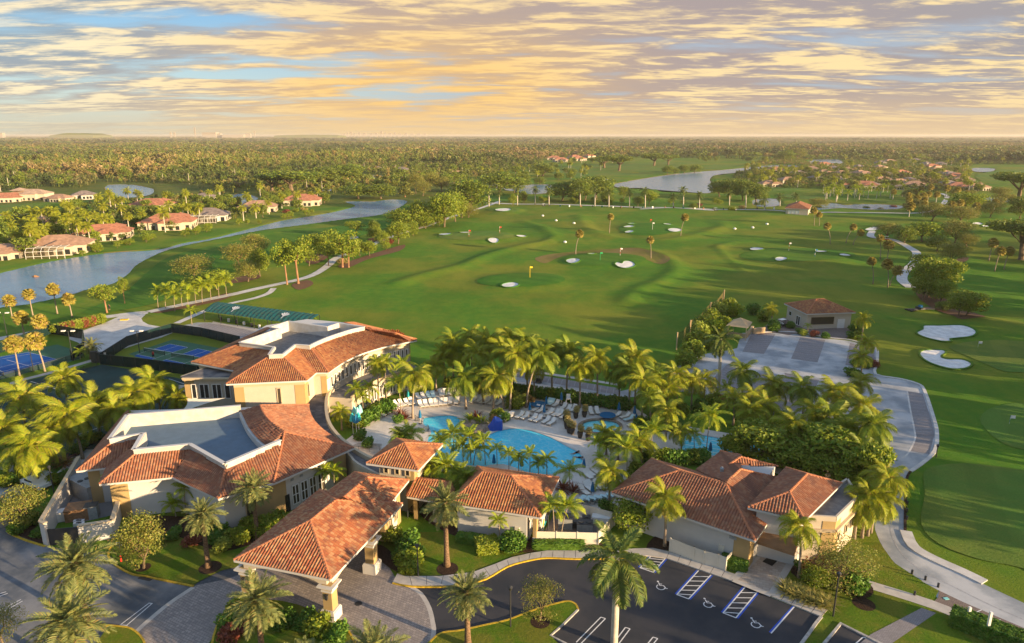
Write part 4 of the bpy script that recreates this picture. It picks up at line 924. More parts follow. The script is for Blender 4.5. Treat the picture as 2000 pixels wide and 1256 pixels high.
for q, s in ((cols[1], -1), (cols[0], -1)):
 u = Vector((math.cos(ang), math.sin(ang))); nn = Vector((u.y, -u.x)); p = Vector(q) + nn * 0.62
 lt = MB().box((p.x, p.y, 2.75), (0.26, 0.26, 0.42), ang).box((p.x, p.y, 3.02), (0.36, 0.36, 0.08), ang).box((p.x, p.y, 2.50), (0.16, 0.16, 0.1), ang).bar((p.x - nn.x * .12, p.y - nn.y * .12, 2.9), (p.x, p.y, 2.9), 0.06)
 t = lt.build('wall_lantern', M['metaldark']); tag(t, 'black wall lantern on the ' + ('front right' if q is cols[1] else 'front left') + ' pier of the porte-cochere', 'lantern')
# ---- entrance hall behind it -------------------------------------------------
eh = empty('entrance_hall', label='low entrance hall with a clay tile hip roof joining the porte-cochere to the clubhouse', cat='building')
zh = 5.3
a, b, c, d = P(606, 985, zh), P(748, 1000, zh), P(798, 938, zh), P(693, 923, zh)
a = avg(d, a, 1.0)
r1 = onplane(668, 966, d, a, 0.40) if False else P(672, 972, zh + 2.1); r2 = P(717, 933, zh + 2.1)
V = [a, b, c, d, r1, r2]
roof(eh, V, [(0, 1, 4), (1, 2, 5, 4), (2, 3, 5), (3, 0, 4, 5)], [(4, 5), (2, 5), (3, 5)], [(1, 2), (3, 0), (2, 3)], 'tilesportico', soffit=[0, 1, 2, 3])
walls(eh, shrink([p[:2] for p in (avg(d, a, .7), avg(c, b, .85), c, d)], 0.9), 0, zh - 0.16, 'wallwhite', piers=[1, 2])
s = shrink([p[:2] for p in (avg(d, a, .7), avg(c, b, .85), c, d)], 0.9)
window(eh, *seg(s[1], s[2], .2, .42, .02), 1.0, 3.4, 2, 1, 'trim', 'glassbrown'); window(eh, *seg(s[1], s[2], .58, .8, .02), 1.0, 3.4, 2, 1, 'trim', 'glassbrown')
# small side wing with low tile roof, right of the hall (behind the palms)
sw = empty('garden_gate_wing', label='low gate wing with a small clay tile roof behind the big date palm', cat='building')
zs = 3.4
a, b, c, d = P(795, 970, zs), P(880, 985, zs), P(890, 938, zs), P(800, 930, zs)
m_ = [avg(avg(a, d), avg(b, c), .18), avg(avg(a, d), avg(b, c), .82)]; V = [a, b, c, d, (m_[0][0], m_[0][1], zs + 1.2), (m_[1][0], m_[1][1], zs + 1.2)]
roof(sw, V, [(0, 1, 5, 4), (1, 2, 5), (2, 3, 4, 5), (3, 0, 4)], [(0, 4), (1, 5), (4, 5)], [(0, 1)])
s = shrink([p[:2] for p in (a, b, c, d)], 0.7); walls(sw, [s[0], avg(s[0], s[1], .12), avg(s[3], s[2], .12), s[3]], 0, zs - .1, 'ochre'); walls(sw, [avg(s[0], s[1], .6), s[1], s[2], avg(s[3], s[2], .6)], 0, zs - .1, 'wallcream', name='wall')
# ---- poolside pavilion tower -------------------------------------------------
tw = empty('lookout_tower', label='small square two storey tower with pyramid tile roof between clubhouse and main pool', cat='tower')
zt = 6.6
a, b, c, d = P(715.4, 905, zt), P(816.8, 918.7, zt), P(864, 868.5, zt), P(774, 857, zt)
ap = onplane(790, 865.4, a, b, 0.42)
V = [a, b, c, d, ap]; roof(tw, V, [(0, 1, 4), (1, 2, 4), (2, 3, 4), (3, 0, 4)], [(i, 4) for i in range(4)], [(0, 1), (1, 2), (2, 3), (3, 0)], soffit=[0, 1, 2, 3])
s = shrink([p[:2] for p in (a, b, c, d)], 1.1); walls(tw, s, 0, zt - 0.16, 'wallcream', piers=[1])
for i, (p, q) in enumerate(((s[0], s[1]), (s[1], s[2]))):
 for t in (.12, .44, .74): window(tw, *seg(p, q, t, t + .15, .02), 5.0, 5.9, 1, 0, 'trim')
# ---- centre building (changing rooms) ---------------------------------------
cb = empty('changing_room_building', label='long low cream building with striped tile hip roof between palm lawn and main pool', cat='building')
zc = 4.0
b, c = P(1055.7, 1011, zc), P(1098.7, 934, zc); a = P(880, 984, zc); c2, d2 = rectfit(a, b, c)
c, d = (*c2, zc), (*d2, zc)
w = math.hypot(c[0] - b[0], c[1] - b[1]); u = Vector((a[0] - b[0], a[1] - b[1])).normalized()
rz = zc + 0.42 * w / 2; m1 = avg(b, c); m2 = avg(a, d); r1 = (m1[0] + u.x * w / 2, m1[1] + u.y * w / 2, rz); r2 = (m2[0] - u.x * w * .25, m2[1] - u.y * w * .25, rz)
V = [a, b, c, d, r1, r2]; roof(cb, V, [(0, 1, 4, 5), (1, 2, 4), (2, 3, 5, 4), (3, 0, 5)], [(0, 5), (1, 4), (2, 4), (3, 5), (4, 5)], [(0, 1), (1, 2), (2, 3)], soffit=[0, 1, 2, 3])
s = shrink([p[:2] for p in (a, b, c, d)], 0.6); cbs = s; s2 = [s[0], seg(s[0], s[1], 0, .88)[1], seg(s[0], s[1], 0, .88)[1]]
uu = Vector((s[1][0] - s[0][0], s[1][1] - s[0][1])); vv = Vector((s[3][0] - s[0][0], s[3][1] - s[0][1]))
pt = lambda x, y: (s[0][0] + uu.x * x + vv.x * y, s[0][1] + uu.y * x + vv.y * y)
walls(cb, [pt(0, 0), pt(.88, 0), pt(.88, .30), pt(1, .30), pt(1, 1), pt(0, 1)], 0, zc - .15, 'wallwhite')
MB().prism([pt(.955, 0), pt(1, 0), pt(1, .10), pt(.955, .10)], 0, zc - .15).build('corner_pier', M['ochre'], cb)
MB().prism([pt(.952, -.003), pt(1.003, -.003), pt(1.003, .104), pt(.952, .104)], 0, 0.9).build('pier_base', M['wallwhite'], cb)
window(cb, *seg(pt(.88, 0), pt(.88, .30), .3, .8, .02), 0.1, 2.3, 1, 0, 'trimwhite', 'framewhite', name='door')
e = seg(pt(0, 0), pt(1, 0), .745, .78, .02); MB().box((*avg(*e), 1.5), (0.55, 0.25, 0.9), zrot(*e)).box((*avg(*e), 0.55), (0.1, 0.1, 1.1), zrot(*e)).build('meter_box', M['vinyl'], cb)
# ---- right building ----------------------------------------------------------
rb = empty('spa_building', label='brown tiled building with two hip roofs, white walls and an awning entrance beside the bays', cat='building')
zr = 4.3
a, b = P(1195, 962.6, zr), P(1474.8, 1056.2, zr); c = P(1282.6, 898.9, zr); _, __ = 0, 0
dd, cc = rectfit(b, a, c)        # dd above a, cc above b
r1 = onplane(1325.4, 919.8, a, b, 0.44); r2 = onplane(1417, 942.7, a, b, 0.44); r2 = (r2[0], r2[1], r1[2])
d = (*dd, zr); c = (*cc, zr)
V = [a, b, c, d, r1, r2]
roof(rb, V, [(0, 1, 5, 4), (1, 2, 5), (2, 3, 4, 5), (3, 0, 4)], [(0, 4), (1, 5), (3, 4), (4, 5)], [(0, 1), (3, 0), (1, 2)], 'tilesbrown', soffit=[0, 1, 2, 3])
s = shrink([p[:2] for p in (a, b, c, d)], 0.7); rbs = s
walls(rb, s, 0, zr - .15, 'wallwhite', piers=[1], pw=1.7)
e = seg(s[0], s[1], .80, .82, .03); MB().box((*avg(*e), 1.6), (0.6, 0.2, 0.8), zrot(*e)).build('meter_box', M['vinyl'], rb)
e = seg(s[0], s[1], .868, .90, .03); MB().box((*avg(*e), 3.35), (0.8, 0.08, 0.35), zrot(*e)).build('vent_grille', M['metalgrey'], rb)
# upper back wing: its ridge runs away from the viewer
u = Vector((b[0] - a[0], b[1] - a[1])).normalized(); vn = Vector((-u.y, u.x))
rk = onplane(1444.9, 916.8, a, b, 0.44) ; rr_ = P(1444.9, 916.8, r1[2] + 0.3);
e1 = P(1360, 919, zr + .2); e2 = P(1407, 881, zr + .2); x1 = P(1417, 944, r1[2] + .05); x2 = P(1446, 917, r1[2] + .5); x3 = P(1519, 911, zr + .8); x4 = P(1500, 1002, zr + .15); x5 = P(1449, 893, zr + 1.0)
V2 = [e1, e2, x5, x2, x1]; V3 = [x4, P(1524, 935, zr + .9), x2, x1]
roof(rb, V2 + V3, [(0, 1, 2, 3, 4), (5, 6, 7, 8)], [(4, 3), (3, 6), (1, 2)], [(1, 2)], 'tilesbrown')
roof(rb, [P(1424, 907.8, r1[2] - .6), P(1519, 911, r1[2] - 0.9), P(1446, 893, r1[2] + .1)], [(0, 1, 2)], [(0, 2), (2, 1)], [], 'tilesbrown')
wf = [e1, x4, P(1519, 911, 0), e2]; walls(rb, shrink([p[:2] for p in (P(1362, 925, 4.2), P(1470, 985, 4.2), P(1524, 912, 4.2), P(1409, 884, 4.2))], 0.5), 0, 4.3, 'wallwhite', cornice=0)
# front tower wing
ft = empty('entrance_wing', label='taller cream wing with brown tile roof, flat parapet block and brown awning over the patio', cat='building')
zf = 6.2
a, b = P(1460.9, 991.5, zf), P(1571, 1017, zf); c = P(1644, 944, zf); ddd = P(1535.5, 913.8, zf)
r1 = onplane(1541.5, 961.6, a, b, 0.42); r2 = (*P(1576, 926.8, r1[2])[:2], r1[2])
V = [a, b, c, ddd, r1, r2]; roof(ft, V, [(0, 1, 4), (1, 2, 5, 4), (2, 3, 5), (3, 0, 4, 5)], [(0, 4), (1, 4), (4, 5), (2, 5), (3, 5)], [(0, 1), (1, 2), (3, 0), (2, 3)], 'tilesbrown', soffit=[0, 1, 2, 3])
s = shrink([p[:2] for p in (a, b, c, ddd)], 0.7); walls(ft, s, 0, zf - .15, 'wallwhite', piers=None, cornice=0.3)
# flat parapet block
q0, q1, q2, q3 = P(1603, 999.5, 5.6), P(1633, 1009.4, 5.6), P(1676, 968, 5.6), P(1655, 935, 5.6); fl = [q0[:2], q1[:2], q2[:2], q3[:2], s[2], s[1]]
blk = [P(1572, 1006, 5.6)[:2], q1[:2], q2[:2], q3[:2], s[2]]
walls(ft, blk, 0, 5.1, 'wallcream', piers=[1], cornice=0, pw=1.6)
MB().prism(blk, 5.1, 5.3).build('roof_slab', M['flatroofgrey'], ft)
mb = MB()
for i in range(4): mb.bar((*blk[i], 5.35), (*blk[i + 1], 5.35), 0.25, 0.6)
mb.build('parapet', M['wallcream'], ft)
mb = MB()
for i in range(3): mb.bar((*blk[i], 3.9), (*blk[i + 1], 3.9), 0.7, 0.28)
mb.build('cornice', M['trim'], ft)
for t in (.15, .5, .78): window(ft, *seg(blk[1], blk[2], t, t + .12, .03), 2.0, 3.2, 1, 0, 'trim')
# awning and door on the patio
A0, A1 = P(1498, 1029, 3.6), P(1560, 1050, 3.6); B0, B1 = P(1479, 1057, 2.7), P(1552, 1081, 2.7)
mb = MB()
for k in range(5):
 p, q = avg(A0, A1, k / 5), avg(A0, A1, (k + 1) / 5); r_, t_ = avg(B0, B1, k / 5), avg(B0, B1, (k + 1) / 5)
 mb.add([p, q, t_, r_, (t_[0], t_[1], 2.35), (r_[0], r_[1], 2.35)], [(0, 3, 2, 1), (3, 5, 4, 2)])
mb.add([A1, B1, (B1[0], B1[1], 2.35), (A1[0], A1[1], 2.35)], [(0, 1, 2, 3)])
mb.add([A0, B0, (B0[0], B0[1], 2.35), (A0[0], A0[1], 2.35)], [(3, 2, 1, 0)])
mb.build('awning', M['awning'], ft)
dA, dB = P(1489, 1085, 0)[:2], P(1542, 1103, 0)[:2]
nrm = Vector((dB[1] - dA[1], dA[0] - dB[0])).normalized(); dw = [dA, dB, (dB[0] - nrm.x * 2.5, dB[1] - nrm.y * 2.5), (dA[0] - nrm.x * 2.5, dA[1] - nrm.y * 2.5)]
MB().prism(dw, 0, 3.5).build('entrance_wall', M['wallcream'], ft)
window(ft, *seg(dA, dB, .23, .70, .02), 0.16, 2.5, 2, 0, 'frameblack', 'glass', name='door')
mt = MB(); mp = [P(1489, 1097, .15), P(1508, 1106, .15), P(1520, 1094, .15), P(1502, 1086, .15)]
mt.add([(p[0], p[1], 0.165) for p in mp], [(0, 1, 2, 3)]); tag(mt.build('door_mat', M['rubber']), 'black door mat on the stone patio in front of the awning entrance', 'door mat')
# ---- clubhouse ---------------------------------------------------------------
ch = empty('clubhouse', label='big clubhouse with a blue flat roof ringed by white parapets and clay tile slopes', cat='building')
z0 = 5.2; SL = 0.42
E = {0: (149, 920.3), 1: (208, 914), 2: (194, 946), 3: (337, 932.5), 4: (427, 974.5), 5: (535, 944), 6: (691.5, 875), 9: (603, 790.5)}
Ev = {k: P(*v, z0) for k, v in E.items()}
arcE = [P(x, y, z0) for x, y in smooth([(691.5, 875), (660, 859), (632, 841), (614, 823), (605, 805), (603, 790.5)], 3, False)]
apx = onplane(555.8, 844, Ev[5], Ev[6], SL); zrg = apx[2]
arcR = [P(x, y, zrg) for x, y in smooth([(555.8, 844), (543, 835), (531, 826), (520, 814), (513, 803), (508.5, 792)], 3, False)]
zi = z0 + 1.9
arcI = [P(x, y, zi) for x, y in smooth([(528, 876), (511, 863), (498, 850), (486, 834), (478, 818), (471, 803)], 3, False)]
N = len(arcE);
Pw = {'a': P(215, 868, z0 + 2.0), 'b': P(280, 857, z0 + 2.0), 'c': P(262, 889, z0 + 2.0), 'd': P(372, 878, z0 + 2.0), 'e': P(440, 917, z0 + 2.0), 'f': P(549, 870, z0 + 2.0)}
V = []; ix = {}
def vi(key, p): ix[key] = len(V); V.append(p); return ix[key]
for k in (0, 1, 2, 3, 4, 5): vi(('E', k), Ev[k])
for k, p in Pw.items(): vi(k, p)
vi('apx', apx)
bk = P(166, 880, z0); vi('bk', P(252, 800, z0 + .1)); vi('bkp', P(249.5, 818, z0 + 2.0))
ai = [vi(('aE', i), p) for i, p in enumerate(arcE)]; ri = [vi(('aR', i), p) for i, p in enumerate(arcR)]; ii = [vi(('aI', i), p) for i, p in enumerate(arcI)]
e = lambda k: ix[('E', k)]
f = [(e(0), e(1), ix['b'], ix['a']), (e(1), e(2), ix['c'], ix['b']), (e(2), e(3), ix['d'], ix['c']), (e(3), e(4), ix['e'], ix['d']), (e(4), e(5), ix['f'], ix['e']), (ai[0], ri[0], e(5)), (ix['bk'], e(0), ix['a'], ix['bkp'])]
f[5] = (e(5), ai[0], ri[0])
for i in range(N - 1):
 f.append((ai[i], ai[i + 1], ri[i + 1], ri[i]))
 f.append((ii[i + 1], ii[i], ri[i], ri[i + 1]))
cp = [(e(0), ix['a']), (e(2), ix['c']), (e(4), ix['e']), (e(5), ri[0]), (ai[0], ri[0]), (ai[-1], ri[-1])] + [(ri[i], ri[i + 1]) for i in range(N - 1)]
fa = [(e(0), e(1)), (e(2), e(3)), (e(3), e(4)), (e(4), e(5)), (e(5), ai[0])] + [(ai[i], ai[i + 1]) for i in range(N - 1)]
roof(ch, V, f, cp, fa, 'tilesbrown')
# all slopes above share the brown tiles; next, the flat roof's parapet ring
back = [arcI[-1], P(482, 793, z0 + 2.0), P(249.5, 818, z0 + 2.0)]
ring = [Pw['a'], Pw['b'], Pw['c'], Pw['d'], Pw['e'], Pw['f']] + list(arcI[1:]) + [P(249.5, 820, z0 + 2.0)]
ring2 = [p[:2] for p in ring]
top = z0 + 2.75; fz = z0 + 1.0
mb = MB(); nr = len(ring2); inr = shrink(ring2, 0.35)
lastp = nr - 1
arcset = range(5, 5 + len(arcI) - 1)
for i in range(nr):
 p, q, r_, s_ = ring2[i], ring2[(i + 1) % nr], inr[(i + 1) % nr], inr[i]
 tz = z0 + 2.0 if i in arcset else top
 if 5 < i < 5 + len(arcI) - 1: tz = zi - 0.02
 mb.add([(*p, fz - .3), (*q, fz - .3), (*q, tz), (*p, tz), (*s_, tz), (*r_, tz), (*s_, fz), (*r_, fz)], [(0, 1, 2, 3), (3, 2, 5, 4), (4, 5, 7, 6)])
mb.build('parapet', M['parapet'], ch)
mb = MB()
for i in range(nr):
 if i in arcset: continue
 p, q = ring2[i], ring2[(i + 1) % nr]; mb.bar((*p, top + .04), (*q, top + .04), 0.5, 0.09)
mb.build('parapet_cap', M['trimwhite'], ch)
sheet('flat_roof', inr, fz + .01, 'flatroofblue', world=True, parent=ch)
plan = [Ev[0][:2], Ev[1][:2], Ev[2][:2], Ev[3][:2], Ev[4][:2], Ev[5][:2]] + [p[:2] for p in arcE] + [P(252, 800, z0)[:2]]
pl = shrink(plan, 0.9); walls(ch, pl, 0, z0 - .16, 'wallwhite', piers=[0, 2, 5, 6], cornice=0.3, pw=2.0)
sheet('soffit', plan, z0 - 0.15, 'trimwhite', world=True, parent=ch)
# tall window wall facing the forecourt
s5, s6 = pl[5], pl[6]
for k, (t0, t1) in enumerate(((.24, .335), (.355, .45), (.47, .565), (.585, .68))): window(ch, *seg(s5, s6, t0, t1, .02), 0.6, 3.3, 2, 1, 'framewhite', 'glassbrown')
e_ = seg(s5, s6, .15, .205, .02); window(ch, *e_, 0.1, 2.4, 1, 0, 'frameblack', name='door')
for t in (.24, .36): p = seg(s5, s6, t, t + .04, .03); MB().box((*avg(*p), 4.1), (0.45, 0.08, 0.3), zrot(*p)).build('wall_vent', M['metalgrey'], ch)
p = seg(pl[4], pl[5], .42, .62, .02); window(ch, *p, 1.0, 3.2, 1, 0, 'trim', 'glassbrown')
# ---- lower curved roof between the wings ------------------------------------
cr = empty('curved_terrace_roof', label='low curved flat roof with stained grey surface between the two tiled buildings', cat='roof')
zc = 4.2
outer = smooth([(655, 752), (640, 770), (637, 800), (645, 830), (668, 858), (705, 885), (740, 900), (800, 916)], 3, False)
inner = smooth([(590, 752), (603, 792), (605, 812), (620, 835), (645, 858), (680, 885), (700, 905), (760, 935)], 3, False)
po, pi = [P(x, y, zc)[:2] for x, y in outer], [P(x, y, zc)[:2] for x, y in inner]
MB().prism(po + pi[::-1], 0.0, 0.01) if False else None
sheet('flat_roof', po + pi[::-1], zc - 0.45, 'roofstain', world=True, parent=cr)
ribbon('parapet', po, 0.45, zc - 0.5, 'trim', 0, world=True, h=0.65, parent=cr); ribbon('parapet', pi[7:], 0.3, zc - 0.5, 'wallcream', 0, world=True, h=0.5, parent=cr)
mb = MB()
for i in range(len(po) - 1): a, b = po[i], po[i + 1]; mb.add([(*a, 0), (*b, 0), (*b, zc - .4), (*a, zc - .4)], [(0, 1, 2, 3)])
for i in range(len(pi) - 1): a, b = pi[i], pi[i + 1]; mb.add([(*a, 0), (*b, 0), (*b, zc - .4), (*a, zc - .4)], [(3, 2, 1, 0)])
mb.build('wall', M['wallcream'], cr)
# ---- fitness centre -----------------------------------------------------------
fc = empty('fitness_centre', label='two storey fitness centre with a curved tiled roof, tall window wall and parapet roof well', cat='building')
z0 = 8.2
E = [(373.5, 707.8), (457.5, 724), (441.7, 750.5), (600, 743.3), (617.7, 728), (641.7, 728)]
arc = smooth([(641.7, 728), (665, 711.5), (695, 695.5), (725, 684.8), (755, 676.5), (785, 670.5), (814, 665)], 2, False)
ev = [P(x, y, z0) for x, y in E] + [P(x, y, z0) for x, y in arc[1:]]
zp = z0 + 2.0
Rg = [(467, 673), (534.8, 681), (525, 697), (552, 696), (576.5, 677.5), (605, 678)]
arcp = smooth([(605, 678), (620, 671), (635, 664.5), (650, 659), (665, 654), (688, 647), (712, 642)], 2, False)
rv = [P(x, y, zp) for x, y in Rg] + [P(x, y, zp) for x, y in arcp[1:]]
V = ev + rv; ne = len(ev)
f = [(i, i + 1, ne + i + 1, ne + i) for i in range(ne - 1)]
k0 = len(V)
V += [P(773, 651, zp), P(439.5, 677, z0), P(526, 641, zp - 1)]
f[-1] = (ne - 2, ne - 1, k0, ne + ne - 1, ne + ne - 2)
f += [(k0 + 1, 0, ne), (ne - 1, ne + ne - 1, k0)][:1]
hips = [(0, ne), (2, ne + 2), (3, ne + 3), (4, ne + 4), (5, ne + 5), (ne - 1, k0), (k0, 2 * ne - 1)]
roof(fc, V, f, hips, [(i, i + 1) for i in range(ne - 1)], 'tiles')
# parapet well
pr = [P(467, 669, zp + .6), P(534.8, 678, zp + .6), P(525, 693, zp + .6), P(552, 692, zp + .6), P(576.5, 673, zp + .6), P(605, 675, zp + .6)] + [P(x, y - 3.5, zp + .6) for x, y in arcp[1:]] + [P(662, 631, zp + .6), P(639.5, 638.5, zp + .6), P(563, 627.5, zp + .6), P(527, 639.5, zp + .6), P(544.5, 642.5, zp + .6)]
ring2 = [p[:2] for p in pr]; inr = shrink(ring2, 0.3); fz = z0 + 0.7; nr = len(ring2); mb = MB()
for i in range(nr):
 p, q, r_, s_ = ring2[i], ring2[(i + 1) % nr], inr[(i + 1) % nr], inr[i]; tz = zp + .6
 mb.add([(*p, fz - .6), (*q, fz - .6), (*q, tz), (*p, tz), (*s_, tz), (*r_, tz), (*s_, fz), (*r_, fz)], [(0, 1, 2, 3), (3, 2, 5, 4), (4, 5, 7, 6)])
mb.build('parapet', M['parapet'], fc)
mb = MB()
for i in range(nr): p, q = ring2[i], ring2[(i + 1) % nr]; mb.bar((*p, zp + .64), (*q, zp + .64), 0.4, 0.09)
mb.build('parapet_cap', M['trimwhite'], fc)
sheet('flat_roof', inr, fz + .01, 'flatroofgrey', world=True, parent=fc)
# far slopes, falling away behind the well
bb = [P(814, 665, z0), P(757, 645, z0), P(690, 630, z0), P(600, 622, z0), P(520, 634, z0), P(439.5, 677, z0)]
V = [bb[0], bb[1], bb[2], P(773, 651, zp), P(712, 641, zp), P(672, 630, zp)]
roof(fc, V, [(0, 1, 4, 3), (1, 2, 5, 4)], [(4, 5), (3, 4)], [], 'tiles')
V = [P(439.5, 677, z0), P(470, 668, zp), P(530, 641, zp), P(520, 640, z0)]; roof(fc, V, [(3, 0, 1, 2)], [], [(0, 3)], 'tiles')
plan = [p[:2] for p in ev] + [bb[1][:2], bb[2][:2], P(600, 640, z0)[:2], P(520, 652, z0)[:2], P(443, 679, z0)[:2]]
plan = [p[:2] for p in ev] + [p[:2] for p in bb[1:]]
pl = shrink(plan, 0.9)
walls(fc, pl, 0, z0 - .16, 'wallcream', piers=[2, 3, 5, ne - 1], cornice=0.7, pw=1.5); sheet('soffit', plan, z0 - 0.15, 'trimwhite', world=True, parent=fc)
window(fc, *seg(pl[2], pl[3], .60, .665, .02), 4.2, 6.9, 1, 0, 'trim', 'glassbrown')
window(fc, *seg(pl[3], pl[4], .25, .45, .02), 4.6, 6.9, 1, 0, 'trim', 'glassbrown')
for i in range(5, ne - 2):
 for t0, t1 in ((.08, .42), (.56, .92)): window(fc, *seg(pl[i], pl[i + 1], t0, t1, .03), 4.7, 6.7, 1, 0, 'framewhite', 'glassbrown', fw=.16)
 if i > 6:
  for t0, t1 in ((.1, .46), (.56, .92)): window(fc, *seg(pl[i], pl[i + 1], t0, t1, 4.33), 0.4, 2.8, 1, 0, 'framewhite', 'glassbrown', fw=.16)
# lower terrace ledge under the curved window wall
ledge = [seg(pl[i], pl[i + 1], 0, 1, 4.3)[0] for i in range(5, ne - 1)] + [seg(pl[ne - 2], pl[ne - 1], 0, 1, 4.3)[1]]
MB().prism(ledge + [p for p in pl[5:ne]][::-1], 0, 3.6).build('ground_floor', M['wallcream'], fc)
sheet('terrace_floor', ledge + [p for p in pl[5:ne]][::-1], 3.61, 'flatroofgrey', world=True, parent=fc)
ribbon('terrace_parapet', ledge, 0.3, 3.5, 'trim', 0, world=True, h=0.5, parent=fc)
# glazed bay on the left
bz = 7.6
by = [P(341, 735.5, bz), P(407, 714, bz), P(465, 724, bz), P(470, 742, bz)]
by = [P(341, 737, bz), P(457, 737, bz), P(480, 722, bz), P(406, 714, bz)]; bpl = shrink([p[:2] for p in by], 0.7)
walls(fc, bpl, 0, bz - .5, 'wallcream', piers=[0], cornice=0, pw=1.6)
mb = MB()
for w_, za, zb in ((1.5, bz - .25, .2), (1.0, bz - .5, .3)):
 for i in (0, 3): mb.bar((*bpl[i], za), (*bpl[(i + 1) % 4], za), w_, zb)
mb.build('cornice', M['trim'], fc)
sheet('flat_roof', shrink([p[:2] for p in by], 0.35), bz - .13, 'roofstain', world=True, parent=fc)
for t0, t1 in ((.13, .24), (.30, .50), (.56, .76), (.82, .94)): window(fc, *seg(bpl[0], bpl[1], t0, t1, .02), 3.6, 6.2, 1 if t1 - t0 < .15 else 2, 0, 'framewhite', 'glass', fw=.12)
lw = [P(335, 778, 3.2), P(460, 780, 3.2), P(462, 752, 3.2), P(350, 752, 3.2)]
walls(fc, [p[:2] for p in lw], 0, 3.2, 'wallcream', piers=[0], cornice=0.4, pw=1.0)
# shade sail
S0, S1, S2 = P(366, 778, 5.2), P(441, 777, 5.4), P(352, 806, 3.6); N_ = 10; vs = []; fs = []; idx = {}
for i in range(N_ + 1):
 for j in range(N_ + 1 - i):
  a_, b_ = i / N_, j / N_; c_ = 1 - a_ - b_
  q = Vector(S0) * c_ + Vector(S1) * a_ + Vector(S2) * b_; cen = (Vector(S0) + Vector(S1) + Vector(S2)) / 3
  pull = 1.9 * (a_ * b_ + b_ * c_ + a_ * c_) - 5.7 * a_ * b_ * c_ ; q = q + (cen - q) * min(0.5, pull * 0.45); idx[i, j] = len(vs); vs.append((q.x, q.y, q.z - 1.2 * a_ * b_ * c_ * 9 * .3))
for i in range(N_):
 for j in range(N_ - i):
  fs.append((idx[i, j], idx[i + 1, j], idx[i, j + 1]))
  if i + j < N_ - 1: fs.append((idx[i + 1, j], idx[i + 1, j + 1], idx[i, j + 1]))
ss = link('shade_sail', rawmesh('shade_sail', vs, fs, M['vinyl'])); tag(ss, 'cream triangular shade sail stretched below the glazed bay of the fitness centre', 'shade sail')
# ---- range house, starter hut, pavilion -------------------------------------
def hiphouse(name, px, ze, h, label, cat='building', tm='tiles', wm='wallcream', over=0.6, group=None, slope=.42, ground=None):
 """px: front-left, front-right corner, back-right of the eave (photo pixels)"""
 a, b, c = (P(*q, ze) for q in px); c2, d2 = rectfit(a, b, c); c, d = (*c2, ze), (*d2, ze)
 o = empty(name, label=label, cat=cat, group=group); w1 = math.hypot(b[0] - a[0], b[1] - a[1]); w2 = math.hypot(c[0] - b[0], c[1] - b[1])
 if w1 >= w2:
  m1, m2 = avg(b, c), avg(a, d); t = min(.5, w2 / 2 / w1); z = ze + slope * w2 / 2; r1, r2 = (*avg(m1, m2, t)[:2], z), (*avg(m2, m1, t)[:2], z)
  f = [(0, 1, 4, 5), (1, 2, 4), (2, 3, 5, 4), (3, 0, 5)]
 else:
  m1, m2 = avg(a, b), avg(d, c); t = min(.5, w1 / 2 / w2); z = ze + slope * w1 / 2; r1, r2 = (*avg(m1, m2, t)[:2], z), (*avg(m2, m1, t)[:2], z)
  f = [(0, 1, 4), (1, 2, 5, 4), (2, 3, 5), (3, 0, 4, 5)]
 V = [a, b, c, d, r1, r2]; hp = [(0, 5), (1, 4), (2, 4), (3, 5), (4, 5)] if w1 >= w2 else [(0, 4), (1, 4), (2, 5), (3, 5), (4, 5)]
 roof(o, V, f, hp, [(0, 1), (1, 2), (2, 3), (3, 0)], tm, soffit=[0, 1, 2, 3])
 s = shrink([p[:2] for p in (a, b, c, d)], over); walls(o, s, 0, ze - .15, wm, cornice=.25)
 return o, s
rh, s = hiphouse('range_house', ((1532, 593), (1575.5, 613.5), (1670, 610)), 4.0, 0, 'cream range house with brown hip roof and wide dark service opening')
window(rh, *seg(s[0], s[1], .12, .26, .02), 1.4, 2.6, 1, 0, 'trimwhite', 'glass'); window(rh, *seg(s[0], s[1], .50, .70, .02), 0.0, 2.4, 2, 0, 'framewhite', 'glass', name='door')
window(rh, *seg(s[1], s[2], .08, .62, .02), 1.0, 3.1, 1, 0, 'trim', 'glassbrown', name='serving_hatch'); window(rh, *seg(s[1], s[2], .70, .86, .02), 0.0, 2.3, 2, 0, 'framewhite', 'framewhite', name='door')
st, s = hiphouse('starter_hut', ((1533, 407), (1581, 409), (1583, 401)), 3.6, 0, 'small cream halfway hut with brown hip roof at the far end of the driving range', tm='tilesbrown')
window(st, *seg(s[0], s[1], .1, .62, .02), 0.4, 2.7, 3, 0, 'trim', 'framewhite')
pv = empty('patio_pavilion', label='small square tan roofed patio pavilion with a counter beside the cart yard', cat='pavilion')
zv = 3.2; a, b, c, d = P(1418, 636, zv), P(1461, 641, zv), P(1470, 629, zv), P(1432, 624, zv); ap = (*avg(avg(a, c), avg(b, d))[:2], zv + 1.5)
MB().add([a, b, c, d, ap], [(0, 1, 4), (1, 2, 4), (2, 3, 4), (3, 0, 4)]).build('canopy', M['tanfabric'], pv)
for q in shrink([p[:2] for p in (a, b, c, d)], .4): MB().bar((*q, 0), (*q, zv), .14).build('post', M['trim'], pv)
a, b, c, d = (P(*q, 0)[:2] for q in ((1418, 655), (1456, 661), (1470, 644), (1436, 640)))
for p, q in ((a, b), (b, c)): MB().bar((*p, .5), (*q, .5), .5, 1.0).build('counter', M['tanfabric'], pv)
MB().bar((*P(1470, 652)[:2], .7), (*P(1493, 650)[:2], .7), .4, 1.4).build('low_wall', M['tanfabric'], pv)
